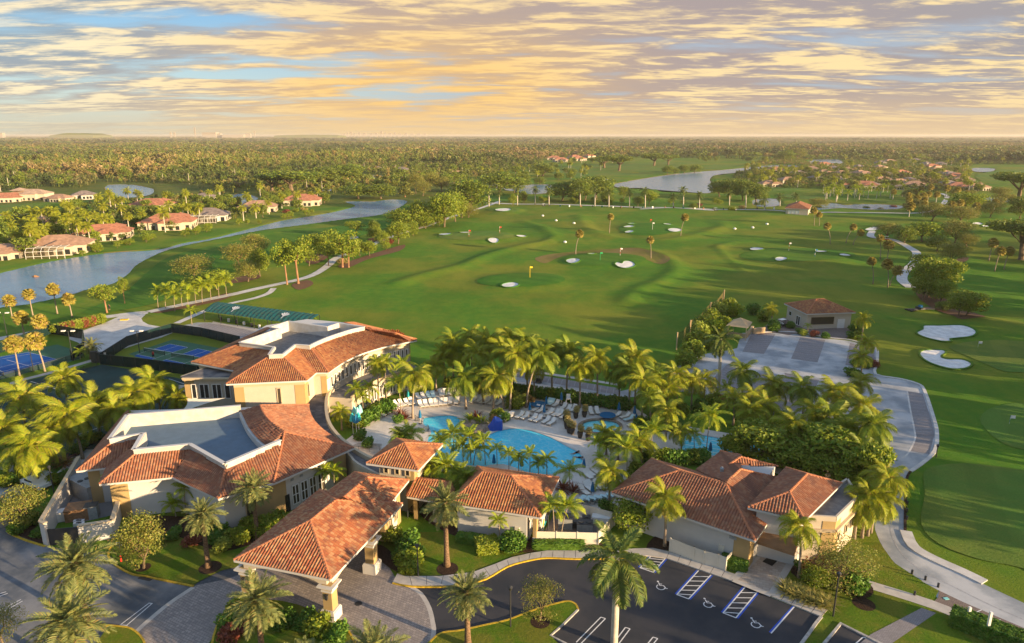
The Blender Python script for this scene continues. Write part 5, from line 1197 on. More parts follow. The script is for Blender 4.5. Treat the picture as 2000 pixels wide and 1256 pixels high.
# ---- green driving bay canopy -------------------------------------------------
gc = empty('range_canopy', label='long teal barrel canopy over practice bays with a white emblem near each end', cat='canopy')
L0, L1 = P(397, 607, 2.9), P(600, 634, 2.9); Wd = P(412, 596, 2.9); wv = Vector((Wd[0] - L0[0], Wd[1] - L0[1])); u = Vector((L1[0] - L0[0], L1[1] - L0[1])); Lc = u.length; u.normalize(); wv = Vector((-u.y, u.x)) * 4.6
def cpt(x, t): h = 1.25 * math.sin(math.pi * min(1, max(0, t * .5 + .02)) ) ** .8; return (L0[0] + u.x * x + wv.x * t, L0[1] + u.y * x + wv.y * t, 2.7 + 1.5 * math.sin(math.pi / 2 * t) ** .9 if t > 0 else 2.7)
nb = 24
for k in range(nb):
 x0, x1 = Lc * k / nb, Lc * (k + 1) / nb - 0.03; vs = []; ts = [0, .15, .35, .6, .8, 1.0]
 for x in (x0, (x0 + x1) / 2, x1):
  for t in ts: p = cpt(x, t); vs.append((p[0], p[1], p[2] + (0.10 if x not in (x0, x1) else 0)))
 nt = len(ts); o = MB().add(vs, [(i * nt + j, (i + 1) * nt + j, (i + 1) * nt + j + 1, i * nt + j + 1) for i in range(2) for j in range(nt - 1)]).build('canopy_panel', M['canopygreen'], gc)
for k in range(0, nb + 1, 4):
 for t in (0.02, 1): p = cpt(Lc * k / nb, t); MB().bar((p[0], p[1], 0), p, .12).build('post', M['metaldark'], gc)
for xc in (.27, .75):      # emblem: a white fan with a stem
 mb = MB(); n3 = []
 def ep(dx, dt): p = cpt(Lc * xc + dx, .42 + dt); return (p[0], p[1], p[2] + .17)
 for a0 in range(5):
  th = R(30 + a0 * 30); mb.add([ep(-.25, -.10), ep(-.25 + 1.15 * math.cos(th - .2), .0 + .22 * math.sin(th - .2)), ep(-.25 + 1.4 * math.cos(th), .02 + .27 * math.sin(th)), ep(-.25 + 1.15 * math.cos(th + .2), .22 * math.sin(th + .2))], [(0, 1, 2, 3)])
 mb.add([ep(-.45, -.24), ep(-.2, -.24), ep(-.1, -.06), ep(-.35, -.06)], [(0, 1, 2, 3)]); mb.build('emblem', M['linewhite'], gc)
# ---------------------------------------------------------------- vegetation meshes
def rv(a, b): return random.uniform(a, b)
rnd = random.random
def frond_geo(L, el, curl, nleaf, ll, lw, twist=0.5, droop=0.5, vee=0.35, rw=0.05, start=0.12, rnd=0.2):
 """one feather frond along +x: el start elevation, curl how much it bows (radians over its length)"""
 vs, fs = [], []; n = 9; pts = [Vector((0, 0, 0))]; a = el; d = []
 for i in range(n):
  dv = Vector((math.cos(a), 0, math.sin(a))); d.append(dv); pts.append(pts[-1] + dv * (L / n)); a -= curl / n * (0.5 + i / n)
 d.append(d[-1])
 for i in range(n + 1):
  w = rw * (1 - 0.8 * i / n); up = Vector((-d[i].z, 0, d[i].x))
  vs += [pts[i] + Vector((0, -w / 2, 0)), pts[i] + up * w * .4, pts[i] + Vector((0, w / 2, 0))]
 for i in range(n):
  o = 3 * i; fs += [(o, o + 3, o + 4, o + 1), (o + 1, o + 4, o + 5, o + 2)]
 for k in range(nleaf):
  t = start + (1 - start) * (k + .5) / nleaf; x = t * n; i = min(int(x), n - 1); p = pts[i].lerp(pts[i + 1], x - i); dv = d[i]; up = Vector((-dv.z, 0, dv.x))
  size = ll * (math.sin(math.pi * min(1, (t * .93 + .07))) ** .45) * rv(1 - rnd, 1 + rnd) * (1 if t < .85 else .75)
  for s in (-1, 1):
   out = Vector((0, s, 0)); fwd = 0.35 + 0.75 * t
   q = (out + dv * fwd * rv(.85, 1.15) + up * (vee - droop * .2 * rv(.5, 1.5))).normalized()
   mid = p + q * size * .55; tip = p + q * size + Vector((0, 0, -droop * size * rv(.55, 1.1)))
   wv = (dv * (1 - twist) + up * twist * rv(-.6, 1)).normalized() * lw / 2; o = len(vs)
   vs += [p - wv * .6, p + wv * .6, mid + wv, mid - wv, tip]; fs += [(o, o + 1, o + 2, o + 3), (o + 3, o + 2, o + 4)]
 return vs, fs
def fan_geo(L, el, rad, nseg=14, depth=0.35):
 """a petiole along +x carrying a round fan leaf"""
 vs, fs = [], []; d = Vector((math.cos(el), 0, math.sin(el))); up = Vector((-d.z, 0, d.x)); y = Vector((0, 1, 0)); c = d * L
 vs += [Vector((0, -.02, 0)), Vector((0, .02, 0)), c + y * .02, c - y * .02]; fs.append((0, 1, 2, 3))
 nn = (up * .8 + d * .3).normalized()
 for k in range(nseg):
  a = math.pi * 1.55 * (k / (nseg - 1) - .5); dv = (d * math.cos(a) + y * math.sin(a)); o = len(vs); b = (-d * math.sin(a) + y * math.cos(a)) * rad * .16
  r = rad * rv(.85, 1.1); t = c + dv * r - nn * r * depth * rv(.5, 1.5)
  vs += [c, c + dv * r * .62 + b, t, c + dv * r * .62 - b + nn * .04]; fs.append((o, o + 1, o + 2, o + 3))
 return vs, fs
def merge(geos):
 V, Fc = [], []
 for vs, fs, mtx in geos:
  k = len(V); V += [mtx @ v for v in vs]; Fc += [tuple(i + k for i in f) for f in fs]
 return V, Fc
GOLD = math.pi * (3 - 5 ** .5)
PALMS = {
'coconut': dict(n=22, top=78, bot=-42, L=1.0, curl=(1.0, 1.9), nl=44, ll=.33, lw=.024, droop=.85, twist=.25, mat='coconut', tm='palmbark', tr=.15),
'coconutdark': dict(n=22, top=78, bot=-42, L=1.0, curl=(1.0, 1.8), nl=44, ll=.33, lw=.024, droop=.85, twist=.25, mat='coconutdark', tm='palmbark', tr=.15),
'date': dict(n=52, top=82, bot=-62, L=1.0, curl=(0.5, 0.9), nl=38, ll=.19, lw=.024, droop=.18, twist=.6, mat='dateleaf', tm='datebark', tr=.27),
'royal': dict(n=18, top=80, bot=-62, L=1.0, curl=(0.9, 1.3), nl=48, ll=.25, lw=.026, droop=.45, twist=.5, mat='royalleaf', tm='royalbark', tr=.26),
'areca': dict(n=15, top=80, bot=-12, L=1.0, curl=(1.0, 1.7), nl=22, ll=.27, lw=.040, droop=.42, twist=.2, mat='arecaleaf', tm='palmbark', tr=.07),
}
FR = {}
def frond_meshes(kind, lod=1):
 key = (kind, lod)
 if key in FR: return FR[key]
 s = PALMS[kind]; out = []
 for j, (el, c) in enumerate(((70, 0), (38, .5), (8, .8), (-25, .3))):
  for v in range(1 if lod < 2 else 2):
   cu = s['curl'][0] + (s['curl'][1] - s['curl'][0]) * c * rv(.8, 1.2)
   nl = int(s['nl'] * (1 if lod < 2 else 1.5)); out.append((el, frond_geo(1.0, 0.0, cu, nl, s['ll'], s['lw'] * (1 if lod < 2 else .8), s['twist'], s['droop'], rw=.022)))
 FR[key] = out; return out
def frond_set(kind, n=None):
 """rotations for every frond of a crown: (mesh index, matrix)"""
 s = PALMS[kind]; n = n or s['n']; out = []
 for k in range(n):
  t = (k + .5) / n
  if rnd() < .06 and kind[:3] == 'coc': continue
  el = s['top'] + (s['bot'] - s['top']) * t ** .8 + rv(-7, 7); az = k * GOLD + rv(-.25, .25)
  sc = (0.80 + .2 * min(1, t * 2.5)) * rv(.84, 1.1)
  if kind[:3] == 'coc': el -= 16 * math.cos(az) * math.sin(math.pi * min(1, t + .2)) ** .5
  out.append((t, el, az, sc))
 return out
def pick(kind, el, lod=1):
 fm = frond_meshes(kind, lod); b = sorted(range(len(fm)), key=lambda i: abs(fm[i][0] - el))[:(1 if lod < 2 else 2)]; return random.choice(b)
CROWN = {}
def crown_mesh(kind, v):
 key = (kind, v)
 if key not in CROWN:
  g = []
  for t, el, az, sc in frond_set(kind):
   i = pick(kind, el); vs, fs = frond_meshes(kind)[i][1]; g.append((vs, fs, Matrix.Rotation(az, 4, 'Z') @ Matrix.Rotation(-R(el), 4, 'Y') @ Matrix.Rotation(rv(-.35, .35), 4, 'X') @ Matrix.Scale(sc, 4)))
  CROWN[key] = rawmesh(kind + '_crown', *merge(g), M[PALMS[kind]['mat']])
 return CROWN[key]
def sabal_mesh(v):
 key = ('sabal', v)
 if key not in CROWN:
  g = []
  for k in range(34):
   t = (k + .5) / 34; el = 85 - 135 * t ** .85 + rv(-6, 6); vs, fs = fan_geo(.55 * rv(.9, 1.1), 0, .52)
   g.append((vs, fs, Matrix.Rotation(k * GOLD, 4, 'Z') @ Matrix.Rotation(-R(el), 4, 'Y') @ Matrix.Rotation(rv(-.5, .5), 4, 'X')))
  CROWN[key] = rawmesh('sabal_crown', *merge(g), M['sabal'])
 return CROWN[key]
FO = {}
def frond_obj_mesh(kind, i, lod=2):
 k = (kind, i, lod)
 if k not in FO: FO[k] = rawmesh(kind + '_frond', *frond_meshes(kind, lod)[i][1], M[PALMS[kind]['mat']])
 return FO[k]
def dead_frond(kind):
 if 'dead' not in FO: FO['dead'] = rawmesh('dead_frond', *frond_meshes(kind, 2)[-1][1], M['straw'])
 return FO['dead']
def top_height(bx, by, cx, cy, zb=0.0):
 lo, hi = 0.0, 60.0; X, Y, _ = P(bx, by, zb)
 for _ in range(40):
  m = (lo + hi) / 2
  if proj(X, Y, m)[1] > cy: lo = m
  else: hi = m
 return lo
def palm(kind, cx, cy, bx=None, by=None, h=None, L=3.0, fronds=False, label=None, group=None, name=None, wind=0.0, zb=None):
 """palm with its crown's heart at pixel (cx, cy) and its foot at (bx, by), or of height h straight below"""
 if h is None:
  h = top_height(bx, by, cx, cy); top = P(cx, cy, h); B = P(bx, by, 0)
 else:
  top = P(cx, cy, h); B = (top[0] + rv(-.3, .3), top[1] + rv(-.3, .3), 0) if bx is None else P(bx, by, 0)
 z0 = h0(B[0], B[1]) if zb is None else zb
 root = empty(name or ('date_palm' if kind == 'date' else 'sabal_palm' if kind == 'sabal' else 'royal_palm' if kind == 'royal' else 'areca_palm' if kind == 'areca' else 'coconut_palm'), (B[0], B[1], z0), label=label, cat='palm tree', group=group)
 tv = Vector((top[0] - B[0], top[1] - B[1], h - z0)); k = L / 3.0
 s = PALMS.get(kind, dict(tm='palmbark', tr=.16)); tr = s['tr'] * (0.75 + .25 * k)
 bend = Vector((tv.x * .25, tv.y * .25, 0)); ptl = [Vector((0, 0, -.15))] + [Vector((0, 0, 0)).lerp(tv, t) - bend * math.sin(math.pi * t) for t in (.15, .35, .6, .85, 1.0)]
 rad = [tr * 1.7, tr * 1.15, tr, tr * .92, tr * .85, tr * .8]
 if kind == 'royal': rad = [tr * 1.25, tr * 1.15, tr * 1.15, tr * 1.05, tr * .8, tr * .7]
 MB().tube(ptl, rad, 8).build('trunk', M[s['tm']], root, True)
 cz = tv
 if kind == 'royal': MB().tube([tv - Vector((0, 0, 1.5)) * k, tv - Vector((0, 0, .7)) * k, tv], [tr * .95, tr * 1.0, tr * .5], 8).build('crownshaft', M['crownshaft'], root, True)
 if kind == 'date': MB().tube([tv - Vector((0, 0, .9)), tv - Vector((0, 0, .35)), tv + Vector((0, 0, .1))], [tr, tr * 1.75, tr * .8], 9).build('frond_boss', M['datebark'], root, True)
 if kind == 'coconut' and fronds:
  mb = MB()
  for q in range(7): a = q * 2.4; c = tv + Vector((math.cos(a) * .28, math.sin(a) * .28, -.25 - .08 * (q % 3))); mb.tube([c + Vector((0, 0, .14)), c, c - Vector((0, 0, .14))], [.05, .12, .05], 6)
  mb.build('coconut_cluster', M['lime'], root)
 if fronds:
  for t, el, az, sc in frond_set(kind):
   i = pick(kind, el, 2); f = link('frond', frond_obj_mesh(kind, i), root)
   f.matrix_local = Matrix.Translation(cz) @ Matrix.Rotation(az, 4, 'Z') @ Matrix.Rotation(-R(el), 4, 'Y') @ Matrix.Rotation(rv(-.4, .4), 4, 'X') @ Matrix.Scale(sc * L, 4)
  if kind[:3] == 'coc' and rnd() < .7:
   f = link('dead_frond', dead_frond(kind), root); f.matrix_local = Matrix.Translation(cz - Vector((0, 0, .25))) @ Matrix.Rotation(rv(0, 6.28), 4, 'Z') @ Matrix.Rotation(R(rv(55, 72)), 4, 'Y') @ Matrix.Scale(L * .8, 4)
 else:
  v = random.randrange(3); me = sabal_mesh(v) if kind == 'sabal' else crown_mesh(kind, v)
  c = link('crown', me, root); c.matrix_local = Matrix.Translation(cz) @ Matrix.Rotation(rv(0, 6.28), 4, 'Z') @ Matrix.Rotation(rv(-.12, .12), 4, 'X') @ Matrix.Scale(L * rv(.94, 1.06), 4)
 return root
# ---- broadleaf trees -----------------------------------------------------------
def leaf_cloud(blobs, n, size, flat=0.0, shell=0.75):
 """n leaf-sized faces spread through a list of ellipsoids (centre, radii)"""
 w = np.array([b[1][0] * b[1][1] * b[1][2] for b in blobs]) ** (2 / 3); w /= w.sum(); idx = rng.choice(len(blobs), n, p=w)
 C = np.array([b[0] for b in blobs])[idx]; Rr = np.array([b[1] for b in blobs])[idx]
 d = rng.normal(size=(n, 3)); d /= np.linalg.norm(d, axis=1)[:, None]; r = (shell + (1 - shell) * rng.random(n)) ** 1.0; low = rng.random(n) < .22; r = np.where(low, rng.random(n) ** .5, r)
 r = r * (1 + 0.22 * rng.normal(size=n) * .5)
 p = C + d * Rr * r[:, None]
 a = rng.normal(size=(n, 3)) + d * .8; a /= np.linalg.norm(a, axis=1)[:, None]; b = np.cross(a, rng.normal(size=(n, 3))); b /= np.linalg.norm(b, axis=1)[:, None]; c = np.cross(a, b)
 s = size * rng.uniform(.6, 1.3, n)[:, None]
 q = np.stack([p - b * s * .5, p + c * s * .33, p + b * s * .62, p - c * s * .33], 1).reshape(-1, 3)
 f = np.arange(n * 4).reshape(-1, 4); return q, f
def limb_geo(blobs, trunk_h, tr, seed=0, spread=1.0):
 r = random.Random(seed); mb = MB(); base = Vector((0, 0, -.03)); fork = Vector((r.uniform(-.05, .05), r.uniform(-.05, .05), trunk_h))
 mb.tube([base, Vector((0, 0, trunk_h * .1)), fork], [tr * 1.5, tr * 1.05, tr * .8], 7)
 for b in blobs[:7]:
  c = Vector(b[0]); m = fork.lerp(c, .5) + Vector((r.uniform(-.06, .06), r.uniform(-.06, .06), -.08)); mb.tube([fork, m, c], [tr * .6, tr * .38, tr * .14], 5, cap=False)
 return mb.v, mb.f
TREES = {}
def tree_proto(kind, v):
 """unit trees: crown radius about 1, total height 2.  kinds differ in habit, leaf size and density"""
 key = (kind, v)
 if key in TREES: return TREES[key]
 r = random.Random(hash(kind) % 999 if False else sum(map(ord, kind)) * 7 + v); bl = []
 spec = dict(oak=('oakleaf', 'bark', 3400, .10, .40, .05), bright=('brightleaf', 'bark', 3200, .10, .40, .045), olive=('olive', 'bark', 5200, .062, .35, .045), umbrella=('oakleaf', 'bark', 3600, .10, .75, .08),
    pine=('brightleaf', 'pinebark', 1500, .10, 1.0, .05), airy=('olive', 'bark', 5000, .045, .5, .04), fishtail=('brightleaf', 'bark', 4600, .13, .3, .05), midoak=('oakleaf', 'bark', 950, .18, .4, .05), midbright=('brightleaf', 'bark', 900, .18, .4, .05), midolive=('olive', 'bark', 900, .17, .35, .05), conifer=('pinewood', 'pinebark', 900, .16, .7, .05))[kind]
 lm, bm, n, ls, th, tr = spec
 if kind in ('umbrella',):
  for k in range(9): a = k * 2.4; q = .25 + .5 * (k % 3) / 2; bl.append(((math.cos(a) * q, math.sin(a) * q, 1.52 + r.uniform(-.12, .15)), (.42, .42, .26)))
 elif kind == 'pine':
  for k in range(8): a = k * 2.4; q = r.uniform(.15, .62); bl.append(((math.cos(a) * q, math.sin(a) * q, 1.05 + .11 * k), (.40, .40, .20)))
 elif kind == 'conifer':
  for k in range(8): bl.append(((r.uniform(-.15, .15), r.uniform(-.15, .15), .5 + .2 * k), (.62 - .06 * k, .62 - .06 * k, .22)))
 else:
  for k in range(11):
   a = k * 2.4; q = .58 * math.sqrt(k / 10); z = 1.12 + .42 * math.cos(q * 2.0) + r.uniform(-.22, .16); bl.append(((math.cos(a) * q * 1.05, math.sin(a) * q * 1.05, z), (r.uniform(.34, .5), r.uniform(.34, .5), r.uniform(.26, .40))))
  for k in range(6): a = k * 1.05 + r.random(); bl.append(((math.cos(a) * .5, math.sin(a) * .5, r.uniform(.62, .95)), (r.uniform(.3, .42), r.uniform(.3, .42), r.uniform(.24, .34))))
 if kind == 'airy': bl = [(c, (a * .95, b * .95, d_ * .9)) for c, (a, b, d_) in bl]
 q, f = leaf_cloud(bl, n, ls, shell=.55 if kind in ('airy', 'olive') else .72)
 tv, tf = limb_geo(bl, th, tr, v)
 crown = rawmesh(kind + '_crown', q, f, M[lm]); trunk = rawmesh(kind + '_trunk', tv, tf, M[bm])
 TREES[key] = (trunk, crown); return TREES[key]
def tree(kind, cx, cy, bx, by, r, label=None, group=None, hscale=1.0, name=None, rm=None, crown_only=False):
 """tree whose crown is centred at pixel (cx, cy), foot at (bx, by) and r pixels wide on each side"""
 B = P(bx, by); dist = math.hypot(B[1], H); rad = rm or r * 1.18 * dist / F; z0 = h0(B[0], B[1])
 tophgt = top_height(bx, by, cx, cy) * 2 / 1.38 * hscale; tophgt = max(tophgt, rad * .75)
 tk, cm = tree_proto(kind, random.randrange(3))
 root = empty(name or {'oak': 'oak_tree', 'bright': 'leafy_tree', 'olive': 'olive_green_tree', 'umbrella': 'banyan_tree', 'pine': 'pine_tree', 'airy': 'young_oak_tree', 'fishtail': 'broadleaf_tree', 'conifer': 'pine_tree'}.get(kind, 'tree'), (B[0], B[1], z0), rv(0, 6.28), label=label, cat='tree', group=group)
 root.scale = (rad, rad, max(tophgt, 1) / 2)
 link('trunk', tk, root); link('crown', cm, root)
 return root
# ---- shrubs and hedges ----------------------------------------------------------
SH = {}
def shrub_mesh(kind, m, v=0, n=700):
 key = (kind, m, v)
 if key in SH: return SH[key]
 if kind == 'ball': bl = [((0, 0, .5), (.5, .5, .5))]
 elif kind == 'bush': bl = [((random.uniform(-.25, .25), random.uniform(-.25, .25), .35 + .2 * (k % 2)), (.32, .32, .32)) for k in range(6)]
 if kind in ('ball', 'bush'):
  q, f = leaf_cloud(bl, n, .13, shell=.8); me = rawmesh('shrub', q, f, M[m])
 elif kind == 'box':
  p = rng.random((n, 3)) * 2 - 1; ax = rng.integers(0, 3, n); p[np.arange(n), ax] = np.sign(p[np.arange(n), ax]); p = p * [.5, .5, .5] + [0, 0, .5]; p[:, 2] = np.abs(p[:, 2]); p += rng.normal(size=(n, 3)) * .018
  a = rng.normal(size=(n, 3)); a /= np.linalg.norm(a, axis=1)[:, None]; b = np.cross(a, rng.normal(size=(n, 3))); b /= np.linalg.norm(b, axis=1)[:, None]; s = .07
  q = np.stack([p - a * s, p + b * s * .6, p + a * s, p - b * s * .6], 1).reshape(-1, 3); f = np.arange(n * 4).reshape(-1, 4)
  bx = MB().box((0, 0, .48), (.94, .94, .94)); k = len(q); q = np.concatenate([q, np.array(bx.v)]); f = np.concatenate([f, np.array(bx.f) + k]); me = rawmesh('hedge', q, f, M[m])
 elif kind == 'spiky':
  vs, fs = [], []
  for k in range(70):
   a = rv(0, 6.28); el = rv(.35, 1.35); L = rv(.5, 1.0); d = Vector((math.cos(a) * math.cos(el), math.sin(a) * math.cos(el), math.sin(el))); s = d.cross(Vector((0, 0, 1))).normalized() * .03; o = len(vs)
   m1 = d * L * .6; t = d * L + Vector((d.x, d.y, -.5)) * L * .3; vs += [-s * .5, s * .5, m1 + s, m1 - s, t]; fs += [(o, o + 1, o + 2, o + 3), (o + 3, o + 2, o + 4)]
  me = rawmesh('leaf_tuft', vs, fs, M[m])
 SH[key] = me; return me
def shrub(kind, m, px, py, sx, sy=None, sz=None, rz=0.0, label=None, group=None, name=None, cat='shrub', z=0.0, n=700):
 sy = sy or sx; sz = sz or sx; B = P(px, py, z); o = link(name or {'box': 'hedge', 'spiky': 'grass_tuft'}.get(kind, 'shrub'), shrub_mesh(kind, m, random.randrange(3) if kind != 'box' else 0, n))
 o.location = (B[0], B[1], z + h0(B[0], B[1])); o.scale = (sx, sy, sz); o.rotation_euler = (0, 0, rz); tag(o, label, cat, group); return o
# ================================================================= near palms
pl = palm
pl('royal', 1206, 1088, 1199, 1262, L=4.6, fronds=True, label='tall royal palm with smooth pale trunk standing among the parking bays')
pl('date', 145, 1100, h=6.5, L=3.9, fronds=True, label='large shaggy date palm over the drive beside the service yard gate')
pl('date', 130, 1212, h=6.0, L=3.9, fronds=True, label='largest date palm at the near corner of the left drive')
pl('date', 396, 1003, 407, 1109, L=2.6, fronds=True, label='date palm with leaning trunk in a mulch ring on the left lawn')
pl('date', 492, 952, 504, 1053, L=2.7, fronds=True, label='date palm rising from the hedge before the clubhouse wall')
pl('date', 503, 1170, 514, 1292, L=3.2, fronds=True, label='thick trunked blue green date palm in the bed left of the porte-cochere pier')
pl('date', 869, 982, 873, 1106, L=2.9, fronds=True, label='full headed date palm on the lawn right of the porte-cochere')
pl('date', 911, 1157, 914, 1264, L=2.7, fronds=True, label='dark date palm by the asphalt curve left of the lawn island')
pl('date', 728, 1275, h=4.0, L=3.4, fronds=True, label='date palm crown poking up at the bottom edge beside the porte-cochere')
pl('date', 590, 1300, h=3.0, L=3.0, fronds=True, label='dark date palm crown half cut by the bottom edge below the hedge')
g = 'small palms along the clubhouse front wall'
for a, lb in (((224, 933, 238, 988), 'yellow green palm at the corner by the service yard wall'), ((259, 935, 262, 990), 'slim palm with grey trunk beside the yellow green corner palm'), ((360, 954, 364, 1006), 'palm with bright upright fronds against the white clubhouse wall'), ((336, 986, 344, 1010), 'shortest dark palm low against the white clubhouse wall'), ((634, 921, 636, 972), 'small palm beside the tall dark clubhouse windows, left'), ((652, 918, 654, 966), 'small palm beside the tall dark clubhouse windows, right')):
 pl('areca', *a, L=1.9, fronds=True, label=lb, group=g)
pl('areca', 974, 1017, 976, 1065, L=1.5, fronds=True, label='little fan headed palm before the changing room wall by the meter box')
pl('areca', 1080, 991, 1082, 1060, L=2.3, fronds=True, label='slender palm behind the equipment fence, left of the pair')
pl('areca', 1109, 988, 1095, 1062, L=2.3, fronds=True, label='leaning slender palm behind the equipment fence, right of the pair')
pl('coconut', 1299, 972, 1298, 1068, L=2.9, fronds=True, label='bright palm in front of the spa building roof beside the gate fence')
pl('coconut', 1562, 1027, 1560, 1128, L=2.6, fronds=True, label='single slim palm in front of the awning entrance wing')
for a, lb in (((1678, 982, 1668, 1052), 'left'), ((1700, 965, 1683, 1050), 'second'), ((1722, 975, 1694, 1046), 'third'), ((1735, 935, 1700, 1040), 'right')):
 pl('coconut', *a, L=3.0, fronds=True, label=f'yellow green palm of the leaning clump behind the flat parapet block, {lb} trunk', group='leaning palm clump behind the parapet block')
# left grove of coconuts
it = [pl('coconut', *a, L=l, fronds=True, group='coconut palms between the clay court and the clubhouse') for *a, l in ((136, 808, 162, 896, 4.6), (185, 787, 196, 850, 4.4), (262, 769, 268, 838, 4.3), (300, 747, 314, 805, 4.2), (127, 738, 133, 800, 3.6), (45, 775, 52, 850, 4.6), (9, 838, 15, 905, 4.4), (98, 838, 106, 905, 3.8), (225, 800, 232, 862, 3.6), (345, 772, 350, 815, 2.8))]
ordinal_group(it, 'windblown yellow coconut palm between the dark court and clubhouse, #')
pl('coconut', 60, 872, 78, 952, L=4.2, fronds=True, label='drooping feathery palm at the near end of the coconut grove by the garden path')
pl('coconutdark', 28, 885, 32, 925, L=3.4, fronds=True, label='dark green palm half hidden under the drooping feathery palm')
# palms round the pool
it = [pl('areca', *a, L=l * .86, fronds=True, group='bright palms standing along the near edge of the main pool') for *a, l in ((885, 848, 887, 906, 3.2), (917, 853, 920, 905, 3.2), (861, 860, 862, 905, 2.6), (930, 878, 924, 909, 2.8), (903, 872, 905, 908, 2.4), (970, 876, 971, 910, 2.0), (994, 886, 994, 927, 2.0), (1013, 895, 1013, 925, 2.0), (1035, 887, 1035, 926, 2.1), (1068, 897, 1068, 931, 2.2), (945, 860, 948, 908, 2.3), (1052, 905, 1052, 930, 1.8))]
ordinal_group(it, 'short bright palm along the near rim of the main pool, #')
it = [pl('coconutdark' if i % 3 == 0 else 'areca', *a, L=l, fronds=True, group='palms behind the changing room building') for i, (*a, l) in enumerate(((823, 938, 832, 985, 3.2), (848, 912, 850, 975, 2.9), (872, 908, 874, 980, 2.9), (912, 934, 914, 990, 2.6), (896, 924, 900, 985, 2.4), (800, 846, 802, 880, 2.6), (783, 852, 786, 884, 2.4)))]
ordinal_group(it, 'leafy palm crowding between the tower and the changing room roof, #')
it = [pl('coconut' if i % 2 else 'areca', *a, L=l, fronds=l > 2.5, group='palms between the pool and the spa building') for i, (*a, l) in enumerate(((1112, 920, 1112, 960, 2.5), (1192, 922, 1189, 998, 2.9), (1224, 876, 1224, 930, 3.3), (1183, 846, 1184, 890, 2.6), (1170, 866, 1171, 902, 2.2), (1250, 862, 1252, 912, 3.2), (1272, 843, 1273, 895, 3.2), (1205, 856, 1207, 900, 2.4), (1173, 895, 1174, 925, 1.7), (1303, 800, 1300, 860, 3.2), (1387, 813, 1378, 897, 3.4), (1330, 842, 1331, 885, 2.4), (1355, 848, 1356, 888, 2.2)))]
ordinal_group(it, 'palm between the round spa pool and the spa building, #')
it = [pl('areca' if i % 3 else 'coconut', *a, L=l, fronds=True, group='palms against the curved window wall') for i, (*a, l) in enumerate(((666, 803, 668, 840, 2.0), (697, 760, 698, 812, 2.4), (721, 756, 722, 804, 2.4), (738, 710, 740, 790, 2.5), (752, 706, 755, 782, 2.3), (787, 712, 790, 775, 3.0), (812, 732, 806, 818, 3.6), (778, 748, 784, 818, 3.0), (708, 775, 710, 815, 1.9)))]
ordinal_group(it, 'palm beside the curved window wall of the fitness centre, #')
it = [pl('coconut' if i % 4 else 'coconutdark', *a, L=l, fronds=l > 3.3, group='tall palms on the far side of the pool') for i, (*a, l) in enumerate(((905, 738, 910, 800, 4.2), (972, 735, 963, 803, 3.9), (958, 745, 985, 800, 3.2), (1008, 693, 996, 803, 4.0), (1057, 690, 1028, 797, 4.0), (999, 662, 1003, 760, 3.8), (954, 665, 958, 752, 3.8), (893, 684, 896, 756, 3.6), (884, 664, 886, 750, 3.2), (933, 690, 936, 770, 3.6), (984, 684, 986, 770, 3.6), (1075, 680, 1078, 768, 3.7), (1026, 668, 1030, 765, 3.6), (866, 690, 869, 756, 3.0), (920, 655, 922, 742, 3.2), (850, 712, 852, 765, 2.8), (940, 722, 944, 790, 3.4), (1040, 715, 1044, 780, 3.0)))]
ordinal_group(it, 'tall palm in the thicket beyond the pool loungers, #')
it = [pl('coconut' if i % 3 else 'coconutdark', *a, L=l, fronds=l > 3.3, group='palm row along the golf cart stalls') for i, (*a, l) in enumerate(((1112, 684, 1106, 776, 3.5), (1133, 714, 1132, 797, 3.4), (1166, 699, 1166, 794, 3.6), (1209, 726, 1209, 791, 3.2), (1242, 698, 1240, 790, 4.4), (1257, 744, 1253, 821, 3.8), (1281, 731, 1282, 805, 3.6), (1321, 732, 1322, 800, 3.6), (1375, 741, 1375, 792, 3.2), (1230, 720, 1228, 800, 3.4), (1303, 762, 1303, 815, 3.2), (1350, 745, 1350, 800, 3.0), (1268, 775, 1270, 838, 3.0)))]
ordinal_group(it, 'tall palm beside the golf cart stalls and end of the hedge, #')
pl('royal', 1408, 662, 1402, 772, L=3.9, fronds=True, label='tallest palm with thick pale trunk between pool garden and cart yard')
it = [pl('coconut' if i % 3 else 'coconutdark', *a, L=l, fronds=l > 3.3, group='palms across the cart yard and dark trees') for i, (*a, l) in enumerate(((1451, 725, 1448, 788, 3.5), (1511, 750, 1503, 803, 3.9), (1472, 772, 1470, 830, 3.2), (1569, 757, 1567, 818, 3.6), (1633, 766, 1634, 835, 3.9), (1687, 793, 1688, 860, 4.0), (1621, 815, 1622, 880, 4.2), (1551, 829, 1552, 895, 3.6), (1467, 801, 1467, 860, 3.4), (1705, 829, 1692, 918, 3.6), (1495, 790, 1496, 850, 3.3), (1590, 800, 1591, 868, 3.4), (1655, 840, 1656, 905, 3.6), (1720, 925, 1712, 985, 3.2), (1432, 778, 1432, 830, 3.0), (1680, 880, 1682, 940, 3.3)))]
ordinal_group(it, 'palm between the cart yard and the dark broadleaf trees, #')
pl('areca', 1418, 759, 1420, 786, L=2.2, label='short palm in the kerbed island beside the cart stalls')
it = [pl('coconut', *a, L=l, group='short golden palms along the right edge of the cart yard') for *a, l in ((1686, 622, 1683, 664, 2.9), (1693, 668, 1691, 700, 2.8), (1684, 695, 1681, 736, 2.8), (1681, 745, 1678, 782, 3.2))]
ordinal_group(it, 'golden palm down the right edge of the cart yard, #')
pl('coconut', 1507, 602, 1507, 638, L=2.3, label='golden palm on the grass left of the cream range house')
pl('areca', 1578, 636, 1578, 650, L=1.3, label='tiny palm in the planter below the range house service opening')
pl('areca', 372, 606, 375, 634, L=2.2, label='bright yellow green palm beside the path by the teal canopy')
